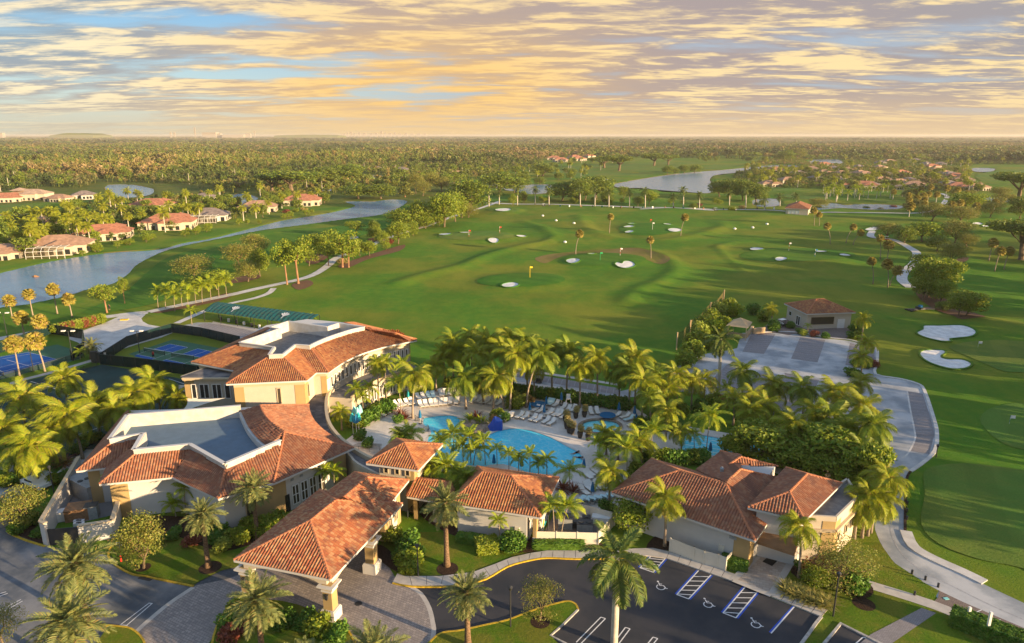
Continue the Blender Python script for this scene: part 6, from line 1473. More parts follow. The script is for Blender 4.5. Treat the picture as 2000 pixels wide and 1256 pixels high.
pl('areca', 606, 620, 606, 636, L=2.0, label='bushy yellow palm at the right end of the teal canopy')
pl('date', 178, 674, 178, 700, L=2.5, label='green palm at the corner of the tennis fence by the court gate')
pl('areca', 157, 687, 157, 702, L=1.9, label='small palm against the tennis court fence')
it = [pl('sabal', *a, L=l, group='sabal palms beside the tennis court') for *a, l in ((18, 588, 24, 621, 1.9), (56, 576, 64, 615, 1.8), (103, 566, 112, 612, 1.9), (133, 585, 141, 620, 1.8), (41, 621, 47, 653, 1.9), (77, 629, 82, 658, 2.2), (27, 673, 39, 736, 2.1), (68, 667, 88, 726, 2.2))]
ordinal_group(it, 'round headed golden sabal palm by the tennis court and canal, #')
it = [pl('sabal', *a, L=l, group='lone sabal palms on the driving range') for *a, l in ((1193, 424, 1190, 456, 1.9), (1338, 425, 1329, 464, 2.0), (1132, 457, 1124, 498, 1.9), (1270, 469, 1271, 507, 1.8))]
ordinal_group(it, 'lone crooked sabal palm standing on the driving range mounds, #')
it = [pl('sabal', *a, L=l, group='leaning sabal palms at the right of the range') for *a, l in ((1616, 442, 1621, 478, 1.8), (1667, 444, 1652, 476, 1.8), (1681, 455, 1666, 479, 1.8), (1719, 466, 1719, 506, 1.8), (1736, 479, 1733, 507, 2.2), (1702, 511, 1705, 554, 1.8), (1733, 517, 1734, 560, 2.0), (1753, 529, 1738, 556, 1.9), (1590, 412, 1590, 440, 2.2), (1600, 420, 1600, 440, 2.0))]
ordinal_group(it, 'leaning sabal palm on the right side of the range, #')
it = [pl('sabal', *a, L=l, group='sabal palms on the rolling fairway at the right edge') for *a, l in ((1940, 475, 1931, 510, 2.3), (1954, 491, 1943, 528, 2.0), (1972, 491, 1961, 525, 2.0))]
ordinal_group(it, 'sabal palm on the rolling fairway below the banyan, #')
it = []
for x, y0, y1 in ((42, 505, 628), (177, 505, 626), (283, 520, 632), (522, 505, 636), (635, 495, 638), (742, 525, 642), (900, 530, 644), (1020, 515, 650), (1235, 565, 652), (1312, 512, 656), (1435, 550, 652), (1665, 535, 634), (1790, 510, 662), (1935, 590, 672)):
 it.append(pl('royal', 1000 + x / 3.924, 240 + y0 / 3.924, 1000 + x / 3.924, 240 + y1 / 3.924, L=4.2, group='royal palm avenue at the far end of the range'))
for cx, cy, by in ((955, 372, 403), (975, 374, 399), (1523, 383, 403), (1555, 382, 400), (910, 395, 412)): it.append(pl('royal', cx, cy, cx, by, L=4.0, group='royal palm avenue at the far end of the range'))
ordinal_group(it, 'white trunked royal palm in the avenue behind the range tee line, #')
it = [pl('areca', x, y, x + rv(-2, 3), y + 34 + rv(-3, 3), L=3.4, group='palm grove in the straw bed above the cart path') for x, y in ((308, 570), (325, 566), (340, 574), (353, 563), (367, 570), (380, 560), (395, 556), (410, 552), (428, 548), (440, 545))]
ordinal_group(it, 'yellow crowned palm in the straw bed grove above the cart path, #')
sheet('straw_bed', smooth([(300, 606), (380, 590), (440, 575), (456, 577), (430, 588), (360, 603), (310, 612)], 3), .10, 'strawmulch', 4, drape=True)
for bed in ([(440, 548), (500, 536), (505, 545), (455, 556)], [(570, 558), (600, 548), (612, 556), (585, 568)], [(590, 505), (625, 496), (640, 505), (610, 518)], [(660, 520), (700, 505), (745, 490), (790, 478), (780, 490), (720, 506), (680, 524)], [(1790, 560), (1850, 580), (1900, 600), (1925, 618), (1880, 626), (1852, 612), (1800, 585)], [(720, 466), (742, 466), (742, 472), (722, 472)], [(1855, 510), (1890, 505), (1885, 514), (1858, 518)]):
 sheet('straw_bed', smooth(bed, 3), .10, 'strawmulch', 4, drape=True)
# ================================================================= near trees
tree('olive', 45, 975, 48, 1030, 42, 'grey green tree left of the service yard wall, hiding parked cars')
tree('olive', 262, 1035, 281, 1112, 48, 'dense olive and green tree on the lawn before the white clubhouse wall')
tree('airy', 4, 1205, 6, 1262, 38, 'pale feathery tree cut by the left edge near the bottom corner')
tree('airy', 1056, 1150, 1055, 1214, 38, 'young feathery oak in a mulch ring on the lawn island', hscale=.95)
tree('airy', 1672, 1085, 1640, 1150, 66, 'wide airy oak leaning over the walk right of the entrance wing')
tree('bright', 1228, 992, 1232, 1040, 40, 'bright rounded tree between the equipment yard and the spa building')
tree('bright', 1590, 1120, 1590, 1148, 24, 'small light green tree in the bed by the entrance patio')
for a, lb in (((1484, 852, 1486, 905, 58), 'dark glossy broadleaf tree over the lap pool, left one of the three'), ((1620, 862, 1622, 925, 62), 'dark glossy broadleaf tree over the lap pool, middle one of the three'), ((1560, 845, 1562, 900, 38), 'dark glossy broadleaf tree over the lap pool, small one between two bigger'), ((1700, 895, 1690, 965, 42), 'dark glossy broadleaf tree beside the curving cart road'), ((1430, 868, 1432, 905, 30), 'dark glossy broadleaf tree behind the spa building rear ridge'), ((1545, 885, 1547, 925, 42), 'dark glossy broadleaf tree behind the entrance wing, nearer and left'), ((1600, 895, 1602, 940, 44), 'dark glossy broadleaf tree behind the entrance wing, nearer and middle'), ((1655, 915, 1657, 960, 38), 'dark glossy broadleaf tree behind the entrance wing, nearer and right')):
 tree('fishtail', *a, lb, group='dark broadleaf trees over the lap pool')
it = [tree(k, *a, group='trees and pines along the left cart path') for k, *a in (
('olive', 377, 512, 378, 545, 42), ('olive', 466, 487, 468, 520, 36), ('olive', 496, 470, 500, 505, 28), ('pine', 581, 492, 583, 556, 34), ('pine', 556, 502, 561, 558, 26), ('pine', 206, 572, 209, 611, 27), ('pine', 244, 558, 244, 593, 12),
('bright', 617, 472, 622, 508, 30), ('bright', 602, 490, 604, 520, 22), ('pine', 676, 472, 669, 523, 34), ('pine', 690, 487, 681, 523, 26), ('pine', 694, 441, 695, 464, 20), ('bright', 731, 450, 731, 468, 16), ('oak', 731, 440, 732, 466, 12), ('bright', 775, 446, 778, 477, 24), ('bright', 783, 418, 788, 446, 34), ('bright', 806, 440, 806, 459, 13), ('bright', 818, 405, 820, 444, 24), ('bright', 834, 423, 831, 446, 20), ('bright', 857, 396, 868, 444, 32), ('bright', 887, 392, 889, 433, 24), ('oak', 920, 368, 918, 415, 42), ('olive', 915, 408, 915, 424, 22), ('bright', 748, 460, 749, 485, 12), ('bright', 704, 476, 703, 500, 14), ('olive', 483, 520, 485, 552, 26), ('bright', 420, 540, 424, 568, 30), ('bright', 385, 548, 388, 572, 26), ('bright', 720, 478, 722, 500, 16), ('bright', 845, 408, 846, 440, 22), ('olive', 900, 400, 902, 425, 20), ('pine', 640, 490, 642, 520, 18), ('bright', 505, 500, 508, 540, 20))]
ordinal_group(it, 'tree in the belt along the left cart path, #')
it = [tree(k, *a, group='trees lining the right side of the range') for k, *a in (
('olive', 1729, 443, 1731, 468, 25), ('bright', 1800, 443, 1800, 472, 32), ('olive', 1819, 405, 1820, 432, 28), ('olive', 1875, 410, 1876, 435, 30), ('olive', 1933, 405, 1933, 428, 22), ('olive', 1862, 440, 1864, 475, 30), ('olive', 1890, 460, 1888, 480, 22), ('olive', 1857, 484, 1858, 515, 28), ('oak', 1829, 468, 1830, 490, 22), ('bright', 1815, 518, 1812, 578, 40), ('bright', 1846, 520, 1846, 565, 28), ('bright', 1800, 545, 1802, 585, 24), ('umbrella', 1984, 352, 1988, 395, 44), ('umbrella', 1971, 450, 1994, 507, 50), ('bright', 1884, 385, 1886, 412, 34), ('olive', 1948, 374, 1950, 398, 20), ('oak', 1765, 452, 1766, 476, 20), ('bright', 1890, 582, 1888, 618, 36), ('bright', 1872, 588, 1872, 620, 24), ('oak', 1985, 395, 1990, 430, 22), ('bright', 1796, 505, 1798, 530, 22), ('oak', 1842, 588, 1842, 602, 16), ('bright', 1835, 555, 1838, 592, 22))]
ordinal_group(it, 'tree in the belt right of the driving range, #')
g = 'dark trees behind the royal palm avenue'
it = [tree(k, *a, group=g) for k, *a in (
('oak', 694, 367, 700, 388, 32), ('oak', 740, 367, 744, 388, 30), ('umbrella', 569, 346, 570, 378, 48), ('umbrella', 530, 348, 532, 375, 30), ('oak', 627, 336, 630, 362, 42), ('oak', 678, 330, 680, 358, 36), ('conifer', 790, 364, 791, 384, 22), ('olive', 811, 348, 812, 378, 18), ('olive', 839, 346, 840, 374, 20), ('olive', 862, 352, 863, 374, 18), ('olive', 825, 360, 826, 382, 18), ('oak', 971, 348, 975, 378, 40), ('oak', 1003, 354, 1005, 376, 24), ('oak', 1018, 344, 1019, 366, 20), ('oak', 1058, 326, 1060, 344, 26), ('oak', 1053, 348, 1054, 360, 12), ('oak', 1097, 366, 1098, 392, 30), ('oak', 1128, 362, 1130, 394, 26), ('oak', 1163, 356, 1164, 390, 34), ('oak', 1142, 362, 1143, 392, 22), ('umbrella', 1178, 312, 1180, 328, 24), ('umbrella', 1209, 312, 1209, 334, 26), ('umbrella', 1275, 305, 1277, 324, 24), ('umbrella', 1303, 306, 1305, 322, 20), ('oak', 1303, 328, 1304, 341, 12), ('oak', 1316, 330, 1317, 340, 10), ('oak', 1335, 326, 1336, 338, 12), ('oak', 1356, 324, 1357, 337, 15), ('oak', 1404, 360, 1405, 384, 24), ('oak', 1425, 360, 1426, 388, 24), ('oak', 1450, 362, 1451, 392, 26), ('oak', 1476, 366, 1477, 394, 24), ('bright', 1217, 370, 1218, 388, 12), ('bright', 1267, 378, 1268, 400, 16), ('olive', 1597, 388, 1598, 404, 20), ('oak', 1185, 378, 1186, 398, 14), ('oak', 1245, 388, 1246, 402, 12), ('oak', 1354, 400, 1354, 408, 9), ('bright', 1000, 385, 1001, 402, 9), ('oak', 1022, 378, 1023, 396, 8), ('olive', 1555, 295, 1556, 312, 18), ('oak', 1535, 300, 1536, 316, 18))]
ordinal_group(it, 'dark rounded tree behind the far tee line and lakes, #')
# ================================================================= hedges and shrubs
hd = shrub
hd('ball', 'hedge', 1001, 1074, 3.1, 3.1, 2.2, label='large clipped round hedge by the curved sidewalk', n=1600)
hd('box', 'brightleaf', 951, 1076, 2.4, 2.0, 1.5, .2, label='yellow green clipped box shrub left of the round hedge', n=1500)
hd('box', 'hedge', 920, 1060, 3.2, 1.3, 1.0, -.25, label='low dark hedge under the changing room wall', n=1500)
hd('box', 'hedge', 1091, 1071, 5.5, 1.1, .9, -.02, label='low hedge strip in front of the equipment fence', n=1800)
hd('spiky', 'redleaf', 1075, 1066, 1.6, 1.6, 1.5, label='dark purple ti plant before the equipment fence')
hd('box', 'hedge', 1434, 1108, 2.6, 1.7, 1.3, -.35, label='dark clipped hedge between the gate fence and patio', n=1600)
for i, (x, y) in enumerate(((1262, 1022), (1282, 1030), (1303, 1036), (1322, 1046))): hd('bush', 'hedge', x, y, 3.4, 3.0, 3.3, label='dense dark bush hedge against the spa building wall', group='bush hedge along the spa building', n=1400)
for i, (x, y, s) in enumerate(((506, 1050, 3.0), (524, 1044, 3.0), (541, 1032, 2.8), (488, 1040, 2.4))): hd('bush', 'brightleaf', x, y, s, s, s * .95, label='tall glossy green bush at the clubhouse wall by the porte-cochere', group='glossy bushes at the clubhouse wall', n=1400)
for x, y, s, m_, lb in ((420, 1056, 2.8, 'hedge', 'dark green bush behind the leaning date palm'), (378, 1064, 2.2, 'redleaf', 'dark red leaved bush behind the leaning date palm'), (462, 1062, 3.0, 'brightleaf', 'light green bush right of the leaning date palm'), (335, 1050, 2.0, 'hedge', 'green bush between the olive tree and red leaved bush'), (440, 1074, 2.4, 'lime', 'low lime green ground cover patch by the date palm'), (395, 1040, 2.4, 'hedge', 'green bush against the middle of the white clubhouse wall'), (310, 1060, 1.6, 'hedge', 'small bush at the foot of the olive tree')):
 hd('bush', m_, x, y, s, s, s * .7, label=lb, n=900)
for i, (x, y, s, m_) in enumerate(((770, 1058, 2.8, 'brightleaf'), (790, 1068, 3.0, 'hedge'), (782, 1088, 2.8, 'hedge'), (800, 1104, 3.0, 'brightleaf'), (812, 1086, 2.4, 'hedge'), (800, 1120, 2.2, 'brightleaf'))): hd('bush', m_, x, y, s, s, s * .65, label='low green shrub in the bed right of the porte-cochere', group='shrub bed right of the porte-cochere', n=900)
for i, (x, y, s, m_) in enumerate(((470, 1200, 2.6, 'brightleaf'), (452, 1225, 2.6, 'hedge'), (480, 1232, 2.0, 'redleaf'), (560, 1218, 2.4, 'hedge'), (590, 1224, 2.4, 'hedge'), (625, 1240, 3.0, 'brightleaf'), (652, 1250, 2.4, 'hedge'), (450, 1250, 2.2, 'redleaf'), (540, 1225, 2.2, 'hedge'))): hd('bush', m_, x, y, s, s, s * .75, label='green shrub in the kerbed bed under the porte-cochere front pier', group='shrubs in the bed before the porte-cochere', n=1000)
for a, b, n_, w_, h_ in (((1874, 1222), (2010, 1275), 5, 1.9, 1.5),):
 for k in range(n_): x, y = a[0] + (b[0] - a[0]) * k / n_, a[1] + (b[1] - a[1]) * k / n_; q = zrot(P(*a), P(*b)); hd('box', 'hedge', x + 10, y + 3, 2.4, w_, h_, q, label='clipped hedge section around the monument sign at bottom right', group='clipped hedge at bottom right', n=1500)
for i in range(15): x = 1535 + (i % 8) * 12 + rv(-3, 3); y = 1150 + (i % 8) * 4.5 + (i // 8) * 10; hd('spiky', 'reeds', x, y, 1.7, 1.7, 1.4, rv(0, 6), label='arching ornamental grass tuft along the sidewalk right of the patio', group='ornamental grasses by the parking', cat='grass tuft')
for i, (x, y, s, k, m_) in enumerate(((1575, 1130, 2.4, 'bush', 'ticoppper'), (1560, 1112, 1.6, 'bush', 'hedge'), (1606, 1140, 2.2, 'bush', 'brightleaf'), (1600, 1088, 2.0, 'spiky', 'redleaf'), (1618, 1094, 1.8, 'spiky', 'redleaf'), (1580, 1090, 1.8, 'spiky', 'redleaf'), (1665, 1150, 3.4, 'bush', 'hedge'), (1480, 1082, 1.2, 'spiky', 'lime'), (1636, 1100, 2.0, 'bush', 'hedge'))): hd(k, m_, x, y, s, s, s * .75, label='mixed shrub in the planting around the awning entrance', group='planting around the awning entrance', n=900)
for i, (x, y, s, m_) in enumerate(((30, 1040, 2.2, 'hedge'), (55, 1028, 2.6, 'brightleaf'), (75, 1045, 2.0, 'hedge'), (20, 1010, 2.8, 'hedge'), (80, 1020, 2.2, 'hedge'))): hd('bush', m_, x, y, s, s, s * .7, label='green shrub in the yellow kerbed bed by the service yard wall', group='shrubs by the service yard wall', n=900)
for i, (x, y, s, m_, k) in enumerate(((122, 905, 3.0, 'redleaf', 'spiky'), (128, 908, 2.4, 'ticoppper', 'spiky'), (112, 912, 2.2, 'hedge', 'spiky'), (30, 942, 3.0, 'hedge', 'bush'), (8, 950, 3.0, 'brightleaf', 'bush'), (100, 945, 2.6, 'brightleaf', 'bush'), (120, 938, 2.6, 'hedge', 'bush'), (150, 882, 2.8, 'hedge', 'bush'), (172, 866, 2.8, 'brightleaf', 'bush'), (185, 858, 2.4, 'hedge', 'bush'))): hd(k, m_, x, y, s, s, s * .6, label='leafy plant along the garden path left of the clubhouse', group='planting along the garden path', n=800)
# hedge walls round the pool
for a, b, n_, m_, lb in (((985, 768), (1215, 800), 22, 'hedge', 'tall hedge between the pool terrace and the golf cart stalls'), ((870, 758), (960, 762), 8, 'hedge', 'hedge at the back of the lounger terrace'), ((690, 838), (760, 800), 7, 'hedge', 'clipped hedge below the curved window wall'), ((1240, 838), (1320, 840), 6, 'hedge', 'dark hedge right of the round spa pool'), ((1290, 905), (1370, 905), 6, 'hedge', 'dark bushes between the lap pool and the spa building')):
 for k in range(n_):
  x = a[0] + (b[0] - a[0]) * (k + .5) / n_; y = a[1] + (b[1] - a[1]) * (k + .5) / n_; hd('bush', 'hedge' if k % 4 else 'brightleaf', x, y, 3.0, 2.6, 2.5, label=lb, group=lb, n=900)
for k in range(9): hd('ball', 'brightleaf', 1140 + k * 11, 785 + k * 1.8, 1.5, label='small clipped ball shrub along the wall behind the spa pool', group='ball shrubs behind the spa pool', n=700)
for i, (x, y, s, m_, k) in enumerate(((1000, 788, 3.2, 'brightleaf', 'bush'), (1016, 795, 3.2, 'lime', 'bush'), (1005, 800, 2.8, 'brightleaf', 'bush'), (1030, 790, 2.6, 'ticoppper', 'bush'), (920, 826, 2.8, 'arecaleaf', 'spiky'), (940, 830, 2.8, 'arecaleaf', 'spiky'), (930, 818, 2.4, 'redleaf', 'spiky'), (972, 818, 2.4, 'brightleaf', 'bush'), (985, 822, 2.2, 'hedge', 'bush'), (965, 824, 1.8, 'ticoppper', 'bush'), (790, 820, 2.2, 'redleaf', 'spiky'), (782, 812, 2.2, 'redleaf', 'spiky'), (778, 825, 2.0, 'hedge', 'bush'), (1100, 958, 2.4, 'redleaf', 'spiky'), (1120, 962, 2.2, 'redleaf', 'spiky'), (700, 858, 2.2, 'hedge', 'bush'), (715, 872, 2.0, 'hedge', 'bush'), (1255, 905, 3.0, 'hedge', 'bush'), (1240, 930, 3.0, 'brightleaf', 'bush'), (1265, 940, 2.8, 'hedge', 'bush'), (1180, 1000, 2.4, 'hedge', 'bush'), (1205, 960, 2.0, 'hedge', 'bush'), (1300, 815, 3.0, 'hedge', 'bush'), (1330, 812, 3.0, 'brightleaf', 'bush'), (1280, 822, 3.0, 'hedge', 'bush'), (1360, 805, 3.2, 'hedge', 'bush'), (1395, 800, 3.0, 'brightleaf', 'bush'), (1440, 815, 3.2, 'hedge', 'bush'), (1480, 825, 3.2, 'brightleaf', 'bush'), (1520, 830, 3.2, 'hedge', 'bush'))): hd(k, m_, x, y, s, s, s * .8, label='tropical shrub in the planting around the pool terrace', group='tropical planting around the pool', n=900)
# thick planting between the pool garden and the net, and the yard
for i, (x, y, s, m_) in enumerate(((1345, 672, 6, 'brightleaf'), (1350, 650, 6, 'lime'), (1362, 636, 6, 'brightleaf'), (1375, 620, 5.5, 'brightleaf'), (1392, 606, 5.5, 'lime'), (1410, 596, 5, 'brightleaf'), (1338, 692, 6, 'brightleaf'), (1326, 708, 5.5, 'brightleaf'), (1378, 642, 5.5, 'arecaleaf'), (1420, 606, 5, 'arecaleaf'), (1455, 602, 4.5, 'hedge'), (1478, 616, 4.5, 'brightleaf'), (1490, 634, 4, 'hedge'), (1395, 628, 4.5, 'arecaleaf'), (1360, 668, 5, 'arecaleaf'))): hd('bush', m_, x + 15, y + 12, s * .85, s * .85, s * .8, label='dense leafy thicket clump beside the tall net', group='thicket beside the tall net', name='thicket', n=1200)
for i, (x, y, s, m_) in enumerate(((1540, 640, 2.5, 'hedge'), (1560, 652, 2.4, 'hedge'), (1590, 657, 2.4, 'redleaf'), (1608, 660, 2.2, 'hedge'), (1570, 655, 2.4, 'lime'), (1668, 648, 3.4, 'hedge'), (1676, 662, 3.0, 'brightleaf'), (1660, 660, 2.6, 'hedge'), (1670, 715, 2.6, 'hedge'), (1690, 718, 2.6, 'hedge'), (1705, 716, 2.4, 'redleaf'), (1658, 735, 3.0, 'hedge'), (1400, 780, 2.2, 'brightleaf'), (1412, 785, 2.2, 'ticoppper'), (1388, 783, 2.0, 'lime'), (1670, 735, 2.4, 'hedge'))): hd('bush', m_, x, y, s, s, s * .7, label='low shrub in the planters round the cart yard', group='shrubs round the cart yard', n=700)
for i in range(14): hd('bush', ('redleaf', 'lime')[i % 2] if i % 3 else 'brightleaf', 110 + i * 7, 652 - i * 1.6, 2.8, label='red and lime shrub in the bed beside the concrete lot', group='red and lime shrub row', n=700)
for i, (x, y) in enumerate(((560, 416), (578, 414), (594, 411), (690, 493), (715, 490), (665, 516), (760, 476), (1430, 410), (1450, 408), (1365, 404), (1690, 405), (1720, 407), (1745, 403), (1600, 404))): hd('bush', ('redleaf', 'brightleaf', 'straw')[i % 3], x, y, 5, 5, 2.4, label='ornamental shrub clump beside the water and tee line', group='shrub clumps on the golf course', n=600)
# ---------------------------------------------------------------- middle distance and far land
def sm_house(kind):
 """suburban house prototype meshes, unit metres, about 22 x 14 m"""
 w, d, h = [(22, 15, 3.6), (26, 17, 4.2), (18, 14, 3.4), (30, 16, 5.6)][kind]
 rm = M[['roofa', 'roofb', 'roofc', 'roofd'][kind]]
 parts = []
 mb = MB().prism([(-w / 2, -d / 2), (w / 2, -d / 2), (w / 2, d / 2), (-w / 2, d / 2)], 0, h); mb.prism([(-w * .1, -d / 2 - 3.5), (w * .32, -d / 2 - 3.5), (w * .32, -d / 2), (-w * .1, -d / 2)], 0, h); parts.append(('wall', mb, M['wallcream' if kind != 2 else 'wallwhite']))
 mb = MB(); o = .8; s = .42
 def hip(x0, y0, x1, y1, z):
  W_, D_ = x1 - x0, y1 - y0; r = min(W_, D_) / 2
  if W_ >= D_: a, b = (x0 + r, y0 + r, z + s * r), (x1 - r, y0 + r, z + s * r); mb.add([(x0, y0, z), (x1, y0, z), (x1, y1, z), (x0, y1, z), a, b], [(0, 1, 5, 4), (1, 2, 5), (2, 3, 4, 5), (3, 0, 4)])
  else: a, b = (x0 + r, y0 + r, z + s * r), (x0 + r, y1 - r, z + s * r); mb.add([(x0, y0, z), (x1, y0, z), (x1, y1, z), (x0, y1, z), a, b], [(0, 1, 4), (1, 2, 5, 4), (2, 3, 5), (3, 0, 4, 5)])
 hip(-w / 2 - o, -d / 2 - o, w / 2 + o, d / 2 + o, h); hip(-w * .1 - o, -d / 2 - 3.5 - o, w * .32 + o, -d / 2 + d * .42, h + .03)
 if kind == 1: hip(w * .05, -d * .1, w * .4, d * .5, h + 2.0)
 if kind == 3: hip(-w * .45, -d * .45, -w * .1, d * .4, h + 2.6)
 parts.append(('roof', mb, rm))
 mb = MB()
 for x in (-w * .38, -w * .22, w * .0, w * .14, w * .26, w * .42): y = -d / 2 - (3.56 if -w * .1 < x < w * .32 else .06); mb.box((x, y, 1.5), (1.7, .1, 2.0))
 for y in (-d * .3, 0, d * .3): mb.box((w / 2 + .06, y, 1.6), (.1, 1.8, 1.8)); mb.box((-w / 2 - .06, y, 1.6), (.1, 1.8, 1.8))
 parts.append(('window', mb, M['glass']))
 return [(n, b.v, b.f, m_) for n, b, m_ in parts]
for nm, c in (('roofa', (0.44, 0.27, 0.18)), ('roofb', (0.46, 0.20, 0.12)), ('roofc', (0.27, 0.22, 0.20)), ('roofd', (0.50, 0.36, 0.26))):
 mat(nm, c, 0.8, 0.2, var=0.35, vscale=0.6, detail=8)
HM = {}
def house(kind, px, py, rz, s=1.0, label=None, group=None, cage=False):
 if kind not in HM: HM[kind] = [(n, rawmesh(n, v, f, m_)) for n, v, f, m_ in sm_house(kind)]
 B = P(px, py); o = empty('house', (B[0], B[1], h0(B[0], B[1]) - .2), rz, label=label, cat='house', group=group); o.scale = (s, s, s)
 for n, me in HM[kind]:
  if n != 'window' or group: w_ = link(n, me, o); (w_.__setitem__('kind', 'stuff') if n == 'window' else 0); continue
  vs_ = [v.co.copy() for v in me.vertices]
  for k in range(0, len(vs_), 8): link('window', rawmesh('window', vs_[k:k + 8], [tuple(p.vertices) for p in me.polygons[:6]], M['glass']), o)
 if cage:
  mb = MB(); w, d, h = 13, 8, 4.2; y0 = -18
  for i in range(6):
   x = -w / 2 + w * i / 5; mb.bar((x, y0, 0), (x, y0, 3), .12).bar((x, y0, 3), (x, y0 + 2, h), .12).bar((x, y0 + 2, h), (x, y0 + d, h), .12)
  for z, y in ((3, y0), (h, y0 + 2), (h, y0 + d / 2 + 1), (1.2, y0)): mb.bar((-w / 2, y, z), (w / 2, y, z), .12)
  mb.build('pool_cage_frame', M['framewhite'], o); MB().add([(-w / 2, y0, 0), (w / 2, y0, 0), (w / 2, y0, 3), (-w / 2, y0, 3), (-w / 2, y0 + 2, h), (w / 2, y0 + 2, h), (w / 2, y0 + d, h), (-w / 2, y0 + d, h)], [(0, 1, 2, 3), (3, 2, 5, 4), (4, 5, 6, 7)]).build('pool_cage_mesh', M['poolcage'], o)
 return o
house(0, 118, 492, .30, 1.0, 'pale tiled mansion with a screened pool enclosure on the near canal bank', cage=True)
house(0, 5, 503, .25, .8, 'tan roofed house cut by the left edge on the canal bank')
house(1, 205, 466, .35, .85, 'red roofed house behind the royal palms on the canal bank')
house(1, 330, 446, .25, .95, 'orange roofed white house in the middle of the canal bank')
house(2, 410, 430, .2, 1.1, 'brown roofed house with a glass topped pool screen on the canal bank', cage=True)
house(0, 505, 412, .2, 1.0, 'beige roofed house beyond the hedge near the canal bend')
house(1, 590, 399, .15, .95, 'small orange roofed house at the bend of the canal')
house(3, 62, 390, .1, .85, 'wide pink roofed house across the far fairway')
house(1, 14, 393, .3, .8, 'pink roofed house at the far left edge beyond the fairway')
house(2, 166, 388, .5, .9, 'white gabled house beside the small dark pond')
house(0, 118, 393, -.1, .75, 'low tan roofed house between the pink and white houses')
house(0, 85, 440, .2, .8, 'grey tan roofed house hidden behind the canal bank palms')
house(1, 300, 408, .0, .9, 'orange roofed house among palms behind the canal bank row')
house(2, 400, 392, .0, .9, 'pale roofed house in trees beyond the canal bank row')
house(2, 735, 334, .1, 1.0, 'blue grey roofed house across the small pond in dark trees')
house(2, 785, 336, -.1, 1.0, 'tan roofed house right of the blue grey house in dark trees')
house(0, 890, 344, .1, .9, 'pale roofed house glimpsed through trees left of the range end')
for k, (x, y) in enumerate(((1082, 312), (1095, 316), (1130, 314), (1122, 310), (1150, 308))): house(1, x, y, .2 * k, 1.0, 'red roofed house among the far trees left of the big lake', group='red roofed houses left of the big lake')
pts = []
for x, y in ((10, 480), (95, 375), (55, 375), (150, 455), (230, 395), (330, 360), (360, 435), (420, 330), (430, 390), (500, 355), (555, 400), (540, 445), (620, 495), (600, 370), (690, 345), (740, 405), (780, 485), (735, 500), (850, 350), (885, 400), (870, 450), (960, 500), (1010, 400), (1000, 470), (1075, 455), (1120, 490), (1210, 320), (1250, 345), (1290, 370), (1320, 320), (1350, 395), (1390, 400), (1430, 430), (1490, 450), (1540, 480), (1590, 510), (1380, 480), (1470, 505), (700, 395), (860, 310), (930, 300), (1130, 290), (430, 330), (370, 320), (610, 240), (690, 240), (1350, 220), (1400, 190), (1440, 190), (1560, 190), (1500, 225), (1600, 235), (1700, 240), (1320, 215), (1750, 215), (1820, 235), (1900, 230), (1680, 215), (1540, 215), (1480, 245), (1780, 250), (1240, 235)):
 X, Y = 1500 + x / 3.924, 240 + y / 3.924 + 1; pts.append((X, Y))
nb = []
for k, (x, y) in enumerate(pts): nb.append(house((0, 2, 1, 0, 2)[k % 5], x, y, (0.1, -.3, .5, .2)[k % 4], .85, 'tan roofed house among palms in the far right neighbourhood', 'far right neighbourhood houses'))
# ---- individual palms and trees scattered through the neighbourhoods
def scatter(poly, n, avoid=(), seed=0):
 r = random.Random(seed); xs = [p[0] for p in poly]; ys = [p[1] for p in poly]; out = []
 while len(out) < n:
  x, y = r.uniform(min(xs), max(xs)), r.uniform(min(ys), max(ys))
  if inside(poly, np.array([x]), np.array([y]))[0] and not any(inside(a, np.array([x]), np.array([y]))[0] for a in avoid): out.append((x, y))
 return out
AV = list(LAKES_PX.values())
def mid(kind, pts_, r0, r1, h0_, h1, label, group, cat='tree'):
 for x, y in pts_:
  B = P(x, y); z = h0(B[0], B[1]); s = rv(r0, r1)
  if kind in ('royal', 'coconut', 'areca', 'sabal'):
   o = empty('palm_tree', (B[0], B[1], z), rv(0, 6), label=label, cat='palm tree', group=group); hh = rv(h0_, h1)
   t = link('trunk', TRK, o); t.scale = (1, 1, hh); c = link('crown', crown_mesh(kind, random.randrange(3)) if kind != 'sabal' else sabal_mesh(0), o); c.location = (0, 0, hh); c.scale = (s, s, s)
  else:
   o = empty('tree', (B[0], B[1], z), rv(0, 6), label=label, cat='tree', group=group); o.scale = (s, s, rv(h0_, h1) / 2); tk, cm = tree_proto(kind, random.randrange(3)); link('trunk', tk, o); link('crown', cm, o)
TRK = rawmesh('palm_trunk', *(lambda b: (b.v, b.f))(MB().tube([(0, 0, -.02), (0, 0, .5), (0, 0, 1)], [.28, .2, .18], 6)), M['royalbark'])
bankL = [(0, 430), (200, 400), (420, 385), (560, 385), (640, 375), (640, 400), (540, 420), (430, 440), (330, 455), (200, 478), (60, 505), (0, 510)]
mid('coconut', scatter(bankL, 75, AV, 1), 2.8, 3.8, 6, 10, 'palm tree among the tiled houses behind the canal bank', 'palms among the canal bank houses')
mid('midoak', scatter(bankL, 45, AV, 2), 3.2, 5.5, 5, 9, 'round green tree among the tiled houses behind the canal bank', 'trees among the canal bank houses')
mid('midbright', scatter(bankL, 16, AV, 3), 2.4, 4, 4, 7, 'bright green tree among the tiled houses behind the canal bank', 'bright trees among the canal bank houses')
backL = [(0, 345), (300, 345), (500, 350), (640, 335), (760, 330), (900, 335), (1010, 330), (1010, 350), (700, 378), (620, 372), (500, 382), (330, 358), (190, 352), (0, 376)]
